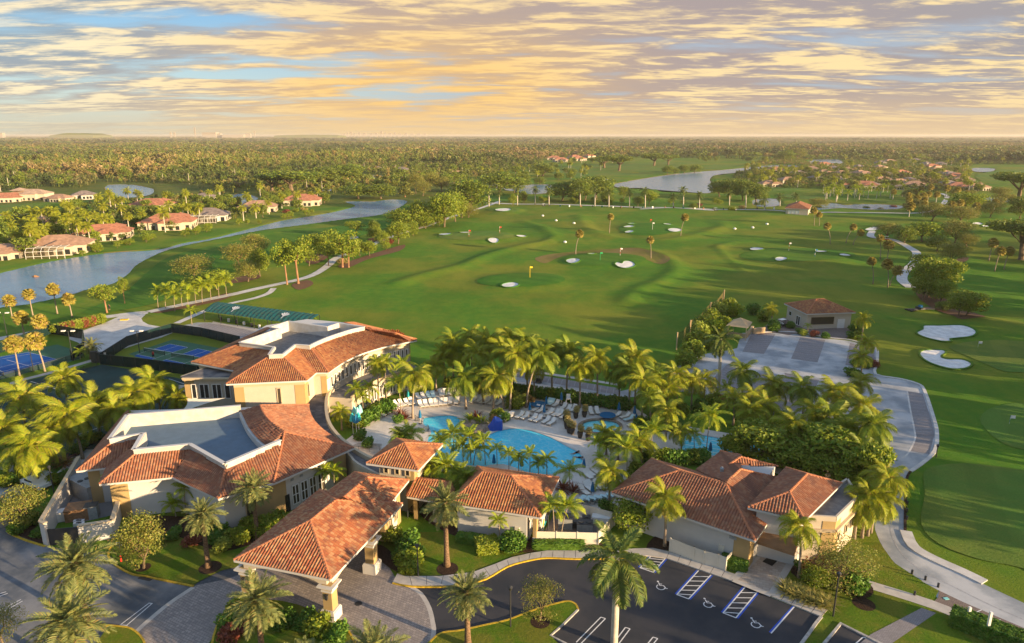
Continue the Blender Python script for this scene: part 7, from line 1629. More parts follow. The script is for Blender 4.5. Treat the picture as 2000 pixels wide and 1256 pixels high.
mid('midoak', scatter(backL, 42, AV, 4), 5, 9, 9, 14, 'dark rounded tree in the wood edge behind the left houses', 'wood edge behind the left houses')
mid('royal', scatter(backL, 24, AV, 5), 3.4, 4.4, 10, 14, 'tall palm in the wood edge behind the left houses', 'tall palms in the left wood edge')
nbR = [(1490, 312), (1560, 300), (1700, 285), (1800, 285), (1990, 285), (2000, 320), (1900, 322), (1880, 345), (1940, 372), (1900, 380), (1860, 372), (1790, 368), (1740, 372), (1600, 372), (1500, 366), (1440, 352), (1460, 330)]
mid('coconut', scatter(nbR, 110, AV, 6), 3.2, 4.4, 6, 10, 'palm tree between roofs in the far right neighbourhood', 'palms in the far right neighbourhood')
mid('midoak', scatter(nbR, 50, AV, 7), 3.5, 6, 6, 10, 'round tree between roofs in the far right neighbourhood', 'trees in the far right neighbourhood')
mid('midolive', scatter(nbR, 10, AV, 8), 3.5, 6, 6, 10, 'olive tree between roofs in the far right neighbourhood', 'olive trees in the far right neighbourhood')
midC = [(940, 335), (1050, 330), (1100, 318), (1200, 312), (1240, 318), (1200, 332), (1180, 345), (1100, 352), (1010, 355), (940, 350)]
mid('midoak', scatter(midC, 24, AV, 9), 4, 7, 6, 10, 'green tree on the golf course left of the big lake', 'golf course trees left of the big lake')
mid('coconut', scatter(midC, 26, AV, 10), 3.2, 4.2, 6, 9, 'palm on the golf course left of the big lake', 'golf course palms left of the big lake')
lk = [(1360, 312), (1450, 308), (1560, 306), (1560, 312), (1450, 316), (1370, 319)]
mid('midoak', scatter(lk, 22, AV, 11), 4, 6, 6, 9, 'tree on the far shore of the big lake', 'trees on the far shore of the big lake')
mid('areca', scatter([(1600, 376), (1700, 372), (1790, 380), (1800, 396), (1700, 392), (1610, 396)], 34, AV, 12), 3.0, 4.0, 5, 8, 'palm on the fairway before the far right neighbourhood', 'palms before the far right neighbourhood')
mid('sabal', scatter([(1740, 380), (1860, 375), (1980, 400), (1900, 425), (1780, 430), (1745, 400)], 22, AV, 13), 2.4, 3.2, 4, 7, 'sabal palm in the scrub right of the range end', 'sabals right of the range end')
mid('midolive', scatter([(1750, 385), (1860, 380), (1980, 395), (1950, 420), (1850, 425), (1760, 420)], 22, AV, 14), 3, 5, 5, 8, 'olive green bushy tree right of the range end', 'bushy trees right of the range end')
mid('midbright', scatter([(640, 500), (720, 470), (800, 445), (870, 420), (920, 400), (930, 412), (850, 445), (780, 480), (690, 512)], 30, AV, 15), 1.6, 3, 2.5, 5, 'low green shrubby tree in the belt along the left cart path', 'undergrowth trees along the left cart path')
mid('midbright', scatter([(1010, 392), (1300, 396), (1500, 402), (1500, 406), (1300, 402), (1010, 398)], 26, AV, 16), 1.8, 3, 2.5, 5, 'low tree in the strip behind the far tee line', 'low trees behind the far tee line')
# ---- the far woods: one mass of instanced crowns
def low_tree(seed, kind):
 r = np.random.default_rng(seed); st = rng.bit_generator.state
 if kind == 'pine': bl = [((r.uniform(-.2, .2), r.uniform(-.2, .2), 1.1 + .22 * k), (.5 - .08 * k, .5 - .08 * k, .2)) for k in range(4)]
 else: bl = [((.45 * math.cos(k * 2.1), .45 * math.sin(k * 2.1), 1.0 + .25 * (k % 2)), (.5, .5, .38)) for k in range(4)]
 q, f = leaf_cloud(bl, 80, .34, shell=.8)
 k = len(q); tb = MB().tube([(0, 0, 0), (0, 0, 1.2)], [.06, .03], 4, cap=False); q = np.concatenate([q, np.array([tuple(v) for v in tb.v])]); f = np.concatenate([f, np.array(tb.f) + k]); return q, f
wc = bpy.data.collections.new('wood_kinds')
for i, (kd, mm) in enumerate((('pine', 'pinewood'), ('oak', 'oakleaf'), ('pine', 'farwood'), ('oak', 'pinewood'), ('pine', 'pinewood'))):
 q, f = low_tree(i, kd); o = bpy.data.objects.new('wood_tree', rawmesh('wood_tree', q, f, M[mm])); wc.objects.link(o)
def wood(name, pts3, scl, idx=None):
 scl = scl * (1 + .9 * np.clip(vnoise(pts3[:, 0], pts3[:, 1], 110 if name[:5] != 'horiz' else 900, 51) + .35 * vnoise(pts3[:, 0], pts3[:, 1], 37, 52), -.5, .5))[:, None]
 me = bpy.data.meshes.new(name); me.from_pydata(pts3.tolist(), [], [])
 a = me.attributes.new('sc', 'FLOAT_VECTOR', 'POINT'); a.data.foreach_set('vector', scl.astype(np.float32).ravel()); me.update()
 o = link(name, me); tag(o, kind='stuff')
 ng = bpy.data.node_groups.new(name, 'GeometryNodeTree'); ng.interface.new_socket('Geometry', in_out='INPUT', socket_type='NodeSocketGeometry'); ng.interface.new_socket('Geometry', in_out='OUTPUT', socket_type='NodeSocketGeometry')
 N = ng.nodes; gi, go = N.new('NodeGroupInput'), N.new('NodeGroupOutput'); ip = N.new('GeometryNodeInstanceOnPoints'); ci = N.new('GeometryNodeCollectionInfo'); ci.inputs[0].default_value = wc; ci.inputs['Separate Children'].default_value = True; ci.inputs['Reset Children'].default_value = True
 ip.inputs['Pick Instance'].default_value = True; rr = N.new('FunctionNodeRandomValue'); rr.data_type = 'FLOAT_VECTOR'; rr.inputs[0].default_value = (0, 0, 0); rr.inputs[1].default_value = (0, 0, 6.28)
 na = N.new('GeometryNodeInputNamedAttribute'); na.data_type = 'FLOAT_VECTOR'; na.inputs[0].default_value = 'sc'
 L = ng.links; L.new(gi.outputs[0], ip.inputs['Points']); L.new(ci.outputs[0], ip.inputs['Instance']); L.new(rr.outputs[0], ip.inputs['Rotation']); L.new(na.outputs[0], ip.inputs['Scale']); L.new(ip.outputs[0], go.inputs[0])
 md = o.modifiers.new('scatter', 'NODES'); md.node_group = ng; return o
def woodpoints(r0, r1, step, jitter=.45, amin=-.78, amax=.78):
 rr = [r0]
 while rr[-1] < r1: rr.append(rr[-1] + step)
 P_ = []
 for r in rr:
  n = int((amax - amin) * r / step); a = np.linspace(amin, amax, n) + rng.uniform(-.5, .5, n) * step / r; q = r + rng.uniform(-.5, .5, n) * step; P_.append(np.stack([q * np.sin(a), q * np.cos(a)], 1))
 return np.concatenate(P_)
def keep(p, zpix=None):
 """the woods begin where the photograph's houses and fairways end"""
 X, Y = p[:, 0], p[:, 1]; d = Y * CP + H * SP; px = 1000 + F * X / d; py = 628 - F * (Y * SP - H * CP) / d
 lim = np.interp(px, [-400, 0, 300, 480, 640, 760, 900, 1050, 1200, 1420, 1600, 1750, 2000, 2400], [352, 350, 347, 345, 332, 322, 330, 312, 302, 305, 296, 284, 284, 284])
 ok = py < lim;
 for L in LAKES.values(): ok &= ~inside(L, X, Y)
 return p[ok]
HXY = np.array([o.location[:2] for o in SC.collection.objects if o.get('category') == 'house'])
def fill(name, polys, step, smin, smax, hmin, hmax, seed, hr=11.0, thin=-.22):
 out = []
 for poly in polys:
  W_ = [p[:2] for p in PX(poly)]; xs = [p[0] for p in W_]; ys = [p[1] for p in W_]
  gx, gy = np.meshgrid(np.arange(min(xs), max(xs), step), np.arange(min(ys), max(ys), step)); gx = gx.ravel() + rng.uniform(-.5, .5, gx.size) * step; gy = gy.ravel() + rng.uniform(-.5, .5, gy.size) * step
  ok = inside(W_, gx, gy)
  for L in LAKES.values(): ok &= ~inside(L, gx, gy) & (polydist(L, gx, gy) > 4)
  dd = np.min(np.hypot(gx[:, None] - HXY[None, :, 0], gy[:, None] + 0 - HXY[None, :, 1]), 1);
  front = np.any((np.abs(gx[:, None] - HXY[None, :, 0]) < 11) & (gy[:, None] > HXY[None, :, 1] - 12) & (gy[:, None] < HXY[None, :, 1] + 10), 1)
  ok &= (dd > hr) & ~front & (vnoise(gx, gy, 34, seed) > thin); out.append(np.c_[gx[ok], gy[ok]])
 a = np.concatenate(out); n = len(a); s_ = rng.uniform(smin, smax, n); return wood(name, np.c_[a, hfield(a[:, 0], a[:, 1])], np.stack([s_, s_, rng.uniform(hmin, hmax, n)], 1))
fill('garden_greenery', [[(0, 425), (80, 412), (120, 410), (230, 400), (420, 380), (560, 378), (640, 372), (640, 392), (560, 405), (500, 420), (420, 440), (330, 452), (200, 482), (60, 508), (0, 514)]], 5.5, 1.8, 3.4, 1.2, 2.6, 21, 9)
fill('wood_edge_greenery', [[(0, 345), (300, 343), (480, 343), (640, 330), (760, 320), (900, 326), (1050, 312), (1060, 322), (940, 350), (800, 362), (700, 380), (600, 378), (500, 384), (330, 358), (190, 356), (130, 378), (0, 374)]], 8, 3, 5.5, 2.5, 4.5, 22, 15, -.3)
fill('neighbourhood_greenery', [[(1440, 330), (1500, 312), (1600, 296), (1740, 284), (2040, 284), (2040, 322), (1900, 322), (1870, 350), (1930, 372), (1880, 384), (1790, 370), (1740, 373), (1600, 373), (1500, 367), (1430, 350)]], 7, 2.4, 4.2, 1.3, 2.5, 23, 10, -.30)
a = keep(woodpoints(640, 1500, 9.0)); n = len(a); gap = vnoise(a[:, 0], a[:, 1], 90, 11) + vnoise(a[:, 0], a[:, 1], 31, 12) * .5; a = a[gap > -.34]; n = len(a); s = rng.uniform(4.2, 7.5, n); hh = rng.uniform(4.0, 8.0, n)
wood('pine_woods', np.c_[a, np.zeros(n)], np.stack([s, s, hh], 1))
a = woodpoints(1500, 3600, 19.0); n = len(a); gap = vnoise(a[:, 0], a[:, 1], 170, 13) + vnoise(a[:, 0], a[:, 1], 60, 14) * .5; a = a[gap > -.36]; n = len(a); s = rng.uniform(9, 14, n); hh = rng.uniform(4.5, 8.0, n)
wood('distant_pine_woods', np.c_[a, np.zeros(n)], np.stack([s, s, hh], 1))
a = woodpoints(3600, 16000, 75.0, amin=-.70, amax=.70); n = len(a); gap = vnoise(a[:, 0], a[:, 1], 700, 15) + vnoise(a[:, 0], a[:, 1], 240, 16) * .5; a = a[gap > -.40]; n = len(a); s = rng.uniform(34, 58, n); hh = rng.uniform(5, 9.5, n)
wood('horizon_woods', np.c_[a, np.zeros(n)], np.stack([s, s, hh], 1))
# tall trees beyond the right edge of the view: they throw the long shadows over the range and the gardens
def tall(X, Y, rr_, hh):
 if Y > 74: hh += 5.5
 tk, cm = tree_proto(random.choice(('midoak', 'midoak', 'midolive')), random.randrange(3)); o = empty('tree', (X, Y, 0), rv(0, 6), label='tall tree of the belt beyond the right edge that shades the greens', cat='tree', group='shade belt beyond the right edge'); o.scale = (rr_, rr_, hh / 2); link('trunk', tk, o); link('crown', cm, o)
for X, Y, rr_, hh in [(78, 24, 6, 14), (99, 52, 7, 16), (107, 64, 6, 16), (112, 76, 7, 17), (120, 88, 7, 17), (128, 99, 7, 18), (112, 58, 7, 17), (126, 80, 7, 18), (137, 110, 7, 18), (146, 122, 8, 18), (154, 136, 8, 19), (163, 146, 7, 18), (172, 158, 8, 19), (182, 170, 8, 19), (193, 186, 8, 19), (206, 196, 8, 19), (140, 96, 8, 18), (158, 120, 8, 19), (172, 136, 8, 19), (188, 156, 8, 19), (222, 216, 8, 18), (246, 246, 8, 18), (268, 262, 8, 18), (70, -4, 6, 12), (232, 232, 8, 18), (255, 282, 8, 18), (292, 300, 8, 18), (176, 120, 8, 20), (150, 88, 8, 19), (215, 186, 8, 18)]: tall(X, Y, rr_, hh)
# ---- towns, stacks and the hill on the horizon
def tower(px, w, hpx, d=13000, lbl='pale tower block on the far skyline', m='parapet', grp='far skyline blocks', nm='tower_block'):
 X = (px - 1000) / F * d; sc = d / F; z1 = H + (0) ; z = H + (hpx - 0) * sc
 mb = MB().box((X, d, z / 2), (w * sc, w * sc * .6, z)); o = mb.build(nm, M[m]); tag(o, lbl, 'building', grp)
mat('skyline', (0.34, 0.31, 0.28), 0.9)
for x, w, h_ in ((684, 3, 3), (690, 3, 5), (697, 4, 6), (703, 3, 4), (712, 4, 5), (722, 6, 4), (735, 5, 3), (744, 5, 4), (754, 4, 7), (761, 3, 5), (770, 5, 4), (779, 4, 5), (788, 6, 3), (800, 5, 4), (812, 6, 3), (824, 6, 3), (836, 5, 3)): tower(x, w, h_, m='skyline')
for x, w, h_, lb in ((35, 14, 4, 'wide pale block on the horizon at far left'), (357, 3, 5, 'left small pale tower of the pair on the horizon'), (364, 3, 5, 'right small pale tower of the pair on the horizon'), (403, 2, 14, 'tall thin chimney left of the pale power station'), (432, 26, 5, 'pale power station block on the horizon'), (445, 14, 3, 'lower right wing of the pale power station'), (503, 10, 3, 'rounded pale plant building on the horizon'), (515, 2, 8, 'short chimney right of the pale plant building'), (478, 40, 1, 'long low pale shed on the horizon')): tower(x, w, h_, 9000, lb, 'skyline', None, 'chimney' if 'chimney' in lb else 'industrial_building')
def hill(name, cx, w, hp, d=9500):
 n = 24; vs = []; X0 = (cx - 1000) / F * d; sc = d / F
 for i in range(n + 1):
  t = i / n; z = H - 6 + hp * sc * (sstep(np.array(t), 0, .35) * (1 - sstep(np.array(t), .7, 1.0))).item() + 8 * math.sin(t * 17) * .2
  vs += [(X0 + (t - .5) * w * sc, d, -5), (X0 + (t - .5) * w * sc, d + 60, z if 0 < i < n else 0), (X0 + (t - .5) * w * sc, d + 500, z if 0 < i < n else 0)]
 fs = [(3 * i, 3 * i + 3, 3 * i + 4, 3 * i + 1) for i in range(n)] + [(3 * i + 1, 3 * i + 4, 3 * i + 5, 3 * i + 2) for i in range(n)]
 tag(MB().add(vs, fs).build(name, M['rough']), kind='structure')
hill('hill', 165, 90, 4.0); hill('hill', 610, 130, 1.5)
mid('midbright', scatter([(40, 520), (200, 486), (330, 462), (430, 446), (560, 425), (640, 410), (640, 414), (560, 429), (430, 450), (330, 468), (200, 492), (40, 526)], 30, AV, 31), 1.5, 2.8, 2.2, 4, 'small shrubby tree on the far canal bank below the houses', 'shrubby trees on the far canal bank')
mid('midoak', scatter([(120, 404), (260, 396), (400, 398), (560, 384), (640, 378), (660, 385), (560, 402), (420, 418), (260, 440), (140, 450), (0, 470), (0, 440)], 26, AV, 32), 3.4, 5.5, 6, 10, 'green garden tree behind the first row of canal houses', 'garden trees behind the canal houses')
# ---------------------------------------------------------------- pool furniture and small things
def lounger_proto(mt='slingbeige', flat=False):
 o = empty('sun_lounger', label='x', cat='sun lounger')
 MB().box((0, .35, .36), (.62, 1.30, .05)).build('seat', M[mt], o)
 back = MB(); t = Matrix.Rotation(R(0 if flat else 42), 3, 'X'); back.box((0, -.55 if flat else -.52, .36 if flat else .60), (.62, .72, .05), tilt=t.inverted() if not flat else None); back.build('backrest', M[mt], o)
 f = MB().box((-.33, .1, .32), (.05, 1.8, .07)).box((.33, .1, .32), (.05, 1.8, .07)).box((0, .98, .32), (.66, .05, .07)).box((0, -.78, .32), (.66, .05, .07)); f.build('frame', M['loungeframe'], o)
 for x in (-.33, .33):
  for y in (-.6, .8): MB().box((x, y, .15), (.05, .05, .30)).build('leg', M['loungeframe'], o)
 index_kids(o); return o
LP = {k: lounger_proto(k) for k in ('slingbeige', 'slingblue')}; LUSED = {k: False for k in LP}
def lounger(px, py, rz, m='slingbeige'):
 B = P(px, py, .1); src = LP[m]; o = src if not LUSED[m] else copy_tree(src); LUSED[m] = True
 o.location = (B[0], B[1], .10); o.rotation_euler = (0, 0, rz + math.pi); o.scale = (1.12, 1.12, 1.12); return o
def lrow(pts, rz, label, group, m='slingbeige', blue=()):
 it = []
 for i, (x, y) in enumerate(pts): o = lounger(x, y, rz[i] if isinstance(rz, (list, tuple)) else rz, 'slingblue' if i in blue else m); o['group'] = group; it.append(o)
 return ordinal_group(it, label)
q = lambda X, Y: (780 + X / 4.1667, 740 + Y / 4.1667)
lrow([q(*p) for p in ((175, 225), (215, 220), (260, 215), (297, 212), (337, 208), (375, 205), (415, 200), (467, 198))], [R(a) for a in (25, 20, 15, 10, 5, 2, 0, -5)], 'beige lounger in the front curved row at the shallow pool, #', 'front row of loungers at the shallow pool')
lrow([q(*p) for p in ((155, 165), (195, 158), (238, 152), (275, 148), (338, 135), (372, 130), (410, 125), (450, 122), (492, 118))], [R(a) for a in (28, 25, 22, 18, 14, 10, 5, 0, -5)], 'lounger in the back curved row under the coconut palms, #', 'back row of loungers at the shallow pool', blue=(2, 3))
lrow([q(*p) for p in ((100, 200), (65, 210), (20, 215), (-20, 225))], [R(a) for a in (30, 35, 40, 45)], 'beige lounger half hidden by palms left of the curved rows, #', 'loungers left of the curved rows')
lrow([q(*p) for p in ((598, 190), (655, 185), (685, 195), (715, 195), (760, 205), (812, 210))], R(-28), 'beige lounger behind the rock island in the front line, #', 'loungers behind the rock island front')
lrow([q(*p) for p in ((700, 135), (735, 138), (808, 150), (845, 145), (885, 150))], R(-28), 'lounger behind the rock island in the back line, #', 'loungers behind the rock island back', blue=(2, 3))
lrow([q(*p) for p in ((980, 315), (1025, 322), (1090, 335), (1130, 345), (1195, 355), (1240, 368))], R(-38), 'beige lounger in the front line on the main pool terrace, #', 'front terrace loungers above the main pool')
lrow([q(*p) for p in ((1110, 260), (1150, 270), (1225, 290), (1275, 298), (1305, 300), (1340, 318))], R(-38), 'lounger in the middle line on the terrace above the main pool, #', 'middle terrace loungers above the main pool')
lrow([q(*p) for p in ((1210, 205), (1238, 210), (1275, 220), (1335, 245), (1372, 262), (1415, 258))], R(-32), 'lounger in the back line on the terrace by the hedge, #', 'back terrace loungers by the hedge', blue=(0, 1))
lrow([q(*p) for p in ((808, 355), (838, 345), (870, 335), (890, 325), (905, 318))], R(-25), 'small beige chair lounger beside the blue pool tarp, #', 'loungers beside the blue tarp')
lrow([q(*p) for p in ((1558, 280), (1610, 278))], R(5), 'upright beige lounger behind the round spa pool, #', 'pair of loungers behind the spa pool')
lrow([q(*p) for p in ((1765, 310), (1840, 320), (1870, 340), (1900, 385), (1945, 375))], R(-60), 'lounger right of the round spa pool, #', 'loungers right of the spa pool', blue=(2,))
lrow([(500 + x / 3.305, 560 + y / 3.305) for x, y in ((770, 850), (800, 835), (830, 820), (860, 800), (885, 795), (915, 770))], R(62), 'lounger on the terrace below the curved window wall, #', 'loungers below the curved window wall')
lrow([q(*p) for p in ((1545, 780), (1590, 765), (1530, 800), (1700, 835), (1735, 825), (1770, 820), (1500, 930), (1535, 900), (1560, 890), (1620, 885), (1660, 880))], R(30), 'beige lounger on the lower deck left of the spa building, #', 'lower deck loungers')
lrow([q(*p) for p in ((1480, 1000), (1530, 1005), (1580, 1000), (1630, 995), (1680, 985), (1720, 975))], R(150), 'blue grey lounger against the equipment fence on the lower deck, #', 'loungers by the equipment fence', 'slingblue')
def umbrella(px, py, m='umbblue', s=1.0, label='', opened=False):
 B = P(px, py, .1); o = empty('parasol', (B[0], B[1], .1), label=label, cat='parasol'); h = 2.5 * s
 MB().tube([(0, 0, 0), (0, 0, h)], .035, 6).build('pole', M['framewhite'], o)
 if opened: MB().tube([(0, 0, h - .5), (0, 0, h - .02), (0, 0, h)], [1.6 * s, .1, .02], 10).build('canopy', M[m], o)
 else:
  vs, fs = [], []; n = 12; prof = [(.02, h), (.10, h - .25), (.19, h - .8), (.24, h - 1.35), (.17, h - 1.45)]
  for r, z in prof: vs += [(r * s * (1 + (.28 if k % 2 else 0)) * math.cos(2 * math.pi * k / n), r * s * (1 + (.28 if k % 2 else 0)) * math.sin(2 * math.pi * k / n), z) for k in range(n)]
  for i in range(len(prof) - 1): fs += [(i * n + k, i * n + (k + 1) % n, (i + 1) * n + (k + 1) % n, (i + 1) * n + k) for k in range(n)]
  MB().add(vs, fs).build('canopy', M[m], o)
 MB().tube([(0, 0, 0), (0, 0, .10)], .28, 8).build('base', M['metaldark'], o); return o
for (x, y), lb in (((1062, 300), 'closed blue parasol between terrace loungers, leftmost'), ((1178, 320), 'closed blue parasol in the middle of the terrace loungers'), ((1195, 250), 'closed blue parasol behind the middle terrace loungers'), ((1318, 215), 'closed blue parasol beside the lifeguard stand'), ((1785, 300), 'closed blue parasol at the back of the spa pool'), ((1912, 330), 'closed blue parasol at the upper right of the spa pool'), ((1925, 395), 'closed blue parasol at the lower right of the spa pool'), ((770, 740), 'closed blue parasol on the sun shelf of the main pool'), ((995, 765), 'closed dark parasol behind the changing room roof ridge'), ((1500, 775), 'closed blue parasol at the near end of the main pool'), ((1635, 880), 'closed blue parasol among the lower deck loungers'), ((1570, 975), 'closed blue parasol beside the equipment fence loungers'), ((1800, 865), 'closed parasol next to the spa building corner'), ((655, 110), 'closed teal parasol behind the coconut trunks, left'), ((770, 120), 'closed teal parasol behind the coconut trunks, right'), ((170, 365), 'closed blue parasol in the railed seating nook'), ((1690, 560), 'closed blue parasol hidden in the palms below the spa pool'), ((75, 190), 'closed teal parasol at the left end of the curved rows')):
 umbrella(*q(x, y), label=lb, m='umbteal' if 'teal' in lb else 'umbblue')
umbrella(1386, 893, label='closed blue parasol at the near edge of the lap pool')
for k, (x, y, m_) in enumerate(((694, 828, 'umbcyan'), (700, 831, 'umbcyan'), (705, 826, 'umbcyan'), (690, 843, 'umbteal'), (697, 846, 'umbblue'), (702, 842, 'umbteal'))): umbrella(x, y + 6, m_, 1.5, label='tall closed teal parasol in the cluster on the sunken patio, ' + ('upper' if k < 3 else 'lower') + ' ' + ('left', 'middle', 'right')[k % 3])
for (x, y), lb in (((1132, 205), 'round blue shade table top at the back of the terrace'), ((1695, 295), 'round blue shade table top behind the spa pool')):
 B = P(*q(x, y), .8); o = empty('round_table', (B[0], B[1], .1), label=lb, cat='table'); MB().tube([(0, 0, .68), (0, 0, .76)], 1.35, 20).build('table_top', M['umbblue'], o); MB().tube([(0, 0, 0), (0, 0, .68)], .09, 6).build('leg', M['metaldark'], o)
B = P(*q(1375, 225), .1); o = empty('lifeguard_stand', (B[0], B[1], .1), label='tall white lifeguard chair with white roof behind the terrace loungers', cat='lifeguard stand')
MB().box((0, 0, 1.5), (.7, .6, .08)).build('seat', M['whiteplastic'], o); MB().box((0, .3, 1.9), (.7, .06, .7)).build('backrest', M['whiteplastic'], o)
for x in (-.35, .35):
 for y in (-.35, .35): MB().bar((x * 1.5, y * 1.5, 0), (x, y, 1.5), .07).build('leg', M['whiteplastic'], o)
# blue tarp (covered pool lift), rocks, pots
vs = []; B = P(967, 838, .1); mb = MB()
for z, r, k in ((0, 1.15, 0), (.7, 1.0, .1), (1.4, .75, .2), (2.0, .35, .1), (2.2, .08, 0)):
 for i in range(10): a = i * .628; rr_ = r * (1 + (.14 if i % 2 else -.05)); vs.append((B[0] + rr_ * math.cos(a) * 1.1 + k * 2, B[1] + rr_ * math.sin(a) * .7, .1 + z))
mb.add(vs, [(i * 10 + k, i * 10 + (k + 1) % 10, (i + 1) * 10 + (k + 1) % 10, (i + 1) * 10 + k) for i in range(4) for k in range(10)]); tag(mb.build('covered_pool_lift', M['tarpblue']), 'pool lift wrapped in a bright blue tarp at the pool edge', 'pool lift')
def rock(px, py, s, label, group):
 B = P(px, py); r = random.Random(int(px * 7 + py)); n1, n2 = 9, 5; vs = [(0, 0, s * .55)]
 for j in range(1, n2):
  for i in range(n1): a = i * 2 * math.pi / n1; t = j / (n2 - 1) * math.pi / 2; rr_ = s * r.uniform(.8, 1.15); vs.append((rr_ * math.sin(t) * math.cos(a), rr_ * math.sin(t) * math.sin(a), s * .6 * math.cos(t) * r.uniform(.8, 1.1) - .1))
 fs = [(0, 1 + i, 1 + (i + 1) % n1) for i in range(n1)] + [(1 + j * n1 + i, 1 + (j + 1) * n1 + i, 1 + (j + 1) * n1 + (i + 1) % n1, 1 + j * n1 + (i + 1) % n1) for j in range(n2 - 2) for i in range(n1)]
 o = link('boulder', rawmesh('boulder', vs, fs, M['rock'])); o.location = (B[0], B[1], .0); return tag(o, label, 'boulder', group)
it = [rock(*p, 'x', 'boulders of the pool rock island') for p in ((915, 838, 1.7), (925, 846, 1.9), (935, 842, 1.6), (922, 830, 1.5), (945, 838, 1.4), (932, 850, 1.3), (940, 828, 1.4))]; ordinal_group(it, 'tan boulder in the rock island between the two pools, #')
it = []
for x, y in ((1435, 320), (1505, 310), (1380, 440), (1405, 450), (1360, 405), (1362, 370), (1470, 480), (1535, 500), (1350, 350)):
 B = P(*q(x, y), .1); o = empty('potted_plant', (B[0], B[1], .1), label='x', cat='potted plant', group='pots round the spa pool'); MB().tube([(0, 0, 0), (0, 0, .5), (0, 0, 1.0)], [.28, .42, .48], 10).build('pot', M['potdark'], o); c = link('foliage', shrub_mesh('bush', 'straw', 0, 500), o); c.location = (0, 0, .85); c.scale = (1.25, 1.25, 1.6); it.append(o)
ordinal_group(it, 'tall dark pot with dry golden grasses beside the round spa pool, #')
# handrails and fences
def fence(name, pts_, h, post, m_panel, m_post, label, cat='fence', step=2.4, rail=True, z=0.0, pname='panel', pt=.04, drop=0.05, group=None, top=None):
 W_ = [P(*p, z) for p in pts_]; o = empty(name, label=label, cat=cat, group=group)
 for a, b in zip(W_, W_[1:]):
  L = math.hypot(b[0] - a[0], b[1] - a[1]); n = max(1, round(L / step))
  for k in range(n):
   p, q_ = avg(a, b, k / n), avg(a, b, (k + 1) / n)
   zp, zq = z + h0(p[0], p[1]), z + h0(q_[0], q_[1])
   if m_panel: MB().bar((p[0], p[1], zp + (h + drop) / 2), (q_[0], q_[1], zq + (h + drop) / 2), pt, h - drop).build(pname, M[m_panel], o)
   MB().box((p[0], p[1], zp + h / 2 + .04), (post, post, h + .08), zrot(a, b)).build('post', M[m_post], o)
   if top: MB().bar((p[0], p[1], zp + h), (q_[0], q_[1], zq + h), post * .7).build('rail', M[m_post], o)
  if k == n - 1: MB().box((q_[0], q_[1], zq + h / 2 + .04), (post, post, h + .08), zrot(a, b)).build('post', M[m_post], o)
 return o
fence('vinyl_fence', [(1046, 1063), (1168, 1066)], 1.7, .14, 'vinyl', 'vinyl', 'cream vinyl panel fence in front of the equipment yard')
fence('vinyl_fence', [(1110, 1004), (1150, 1012), (1200, 1026), (1168, 1064)], 1.7, .14, 'vinyl', 'vinyl', 'cream vinyl panel fence behind the equipment yard')
fence('gate_fence', [(1308, 1078), (1354, 1096), (1373, 1103), (1400, 1110), (1416, 1116), (1433, 1098)], 1.75, .16, 'vinyl', 'vinyl', 'cream vinyl fence with double gates beside the accessible bays', step=2.8)
fence('court_fence', [(196, 712), (250, 676), (336, 650), (395, 658), (470, 676)], 2.3, .08, 'windscreen', 'metaldark', 'dark windscreen fence at the back of the pickleball courts', step=3, top=1)
fence('court_fence', [(196, 712), (290, 722), (360, 732), (440, 744)], 2.3, .08, 'windscreen', 'metaldark', 'dark windscreen fence between the pickleball and clay courts', step=3, top=1)
fence('court_fence', [(0, 690), (40, 676), (100, 652), (165, 663), (163, 690), (140, 704)], 2.4, .08, 'windscreen', 'metaldark', 'dark windscreen fence round the far side of the tennis court', step=3, top=1)
fence('court_fence', [(165, 698), (130, 707), (60, 727), (0, 742), (-60, 760)], 1.2, .06, 'chainlink', 'metaldark', 'low chain link fence on the near side of the tennis court', step=3, top=1)
fence('court_fence', [(-40, 800), (30, 772), (110, 748), (190, 715)], 1.1, .06, 'chainlink', 'metaldark', 'low chain link fence along the concrete walk', step=3, top=1)
fence('railing', [(680, 884), (742, 883)], 1.0, .05, None, 'metaldark', 'dark handrail along the top of the sunken patio', 'railing', step=1.6, top=1, z=.1)
fence('railing', [(672, 908), (740, 908)], 1.0, .05, None, 'metaldark', 'dark handrail along the bottom of the sunken patio', 'railing', step=1.6, top=1, z=.1)
fence('railing', [q(*p) for p in ((130, 345), (190, 350), (230, 370), (245, 400), (235, 430), (200, 445))], 1.1, .05, 'chainlink', 'metaldark', 'curved black railing round the seating nook by the shallow pool', 'railing', step=1.2, top=1, z=.1)
# railed entry steps behind the date palm
fence('railing', [(796, 1012), (812, 998)], 1.1, .06, 'chainlink', 'metaldark', 'black garden gate railing behind the big date palm', 'railing', step=.8, top=1)
# tall net with pale posts
nt = empty('driving_net', label='tall brown driving range net hung on pale posts beside the thicket', cat='net')
NP = [(1321, 683, 649), (1347, 654, 625), (1386, 620, 590), (1412, 600, 566)]; prev = None
for bx, by, ty in NP:
 B = P(bx, by); h_ = top_height(bx, by, bx, ty); MB().tube([(B[0], B[1], 0), (B[0], B[1], h_)], .16, 6).build('post', M['tanfabric'], nt)
 if prev: MB().add([(prev[0], prev[1], .1), (B[0], B[1], .1), (B[0], B[1], h_ - .2), avg((prev[0], prev[1], prev[2] - .2), (B[0], B[1], h_ - .2), .5)[:2] + (min(prev[2], h_) - .8,), (prev[0], prev[1], prev[2] - .2)], [(0, 1, 2, 3, 4)]).build('netting', M['netting'], nt)
 prev = (B[0], B[1], h_)
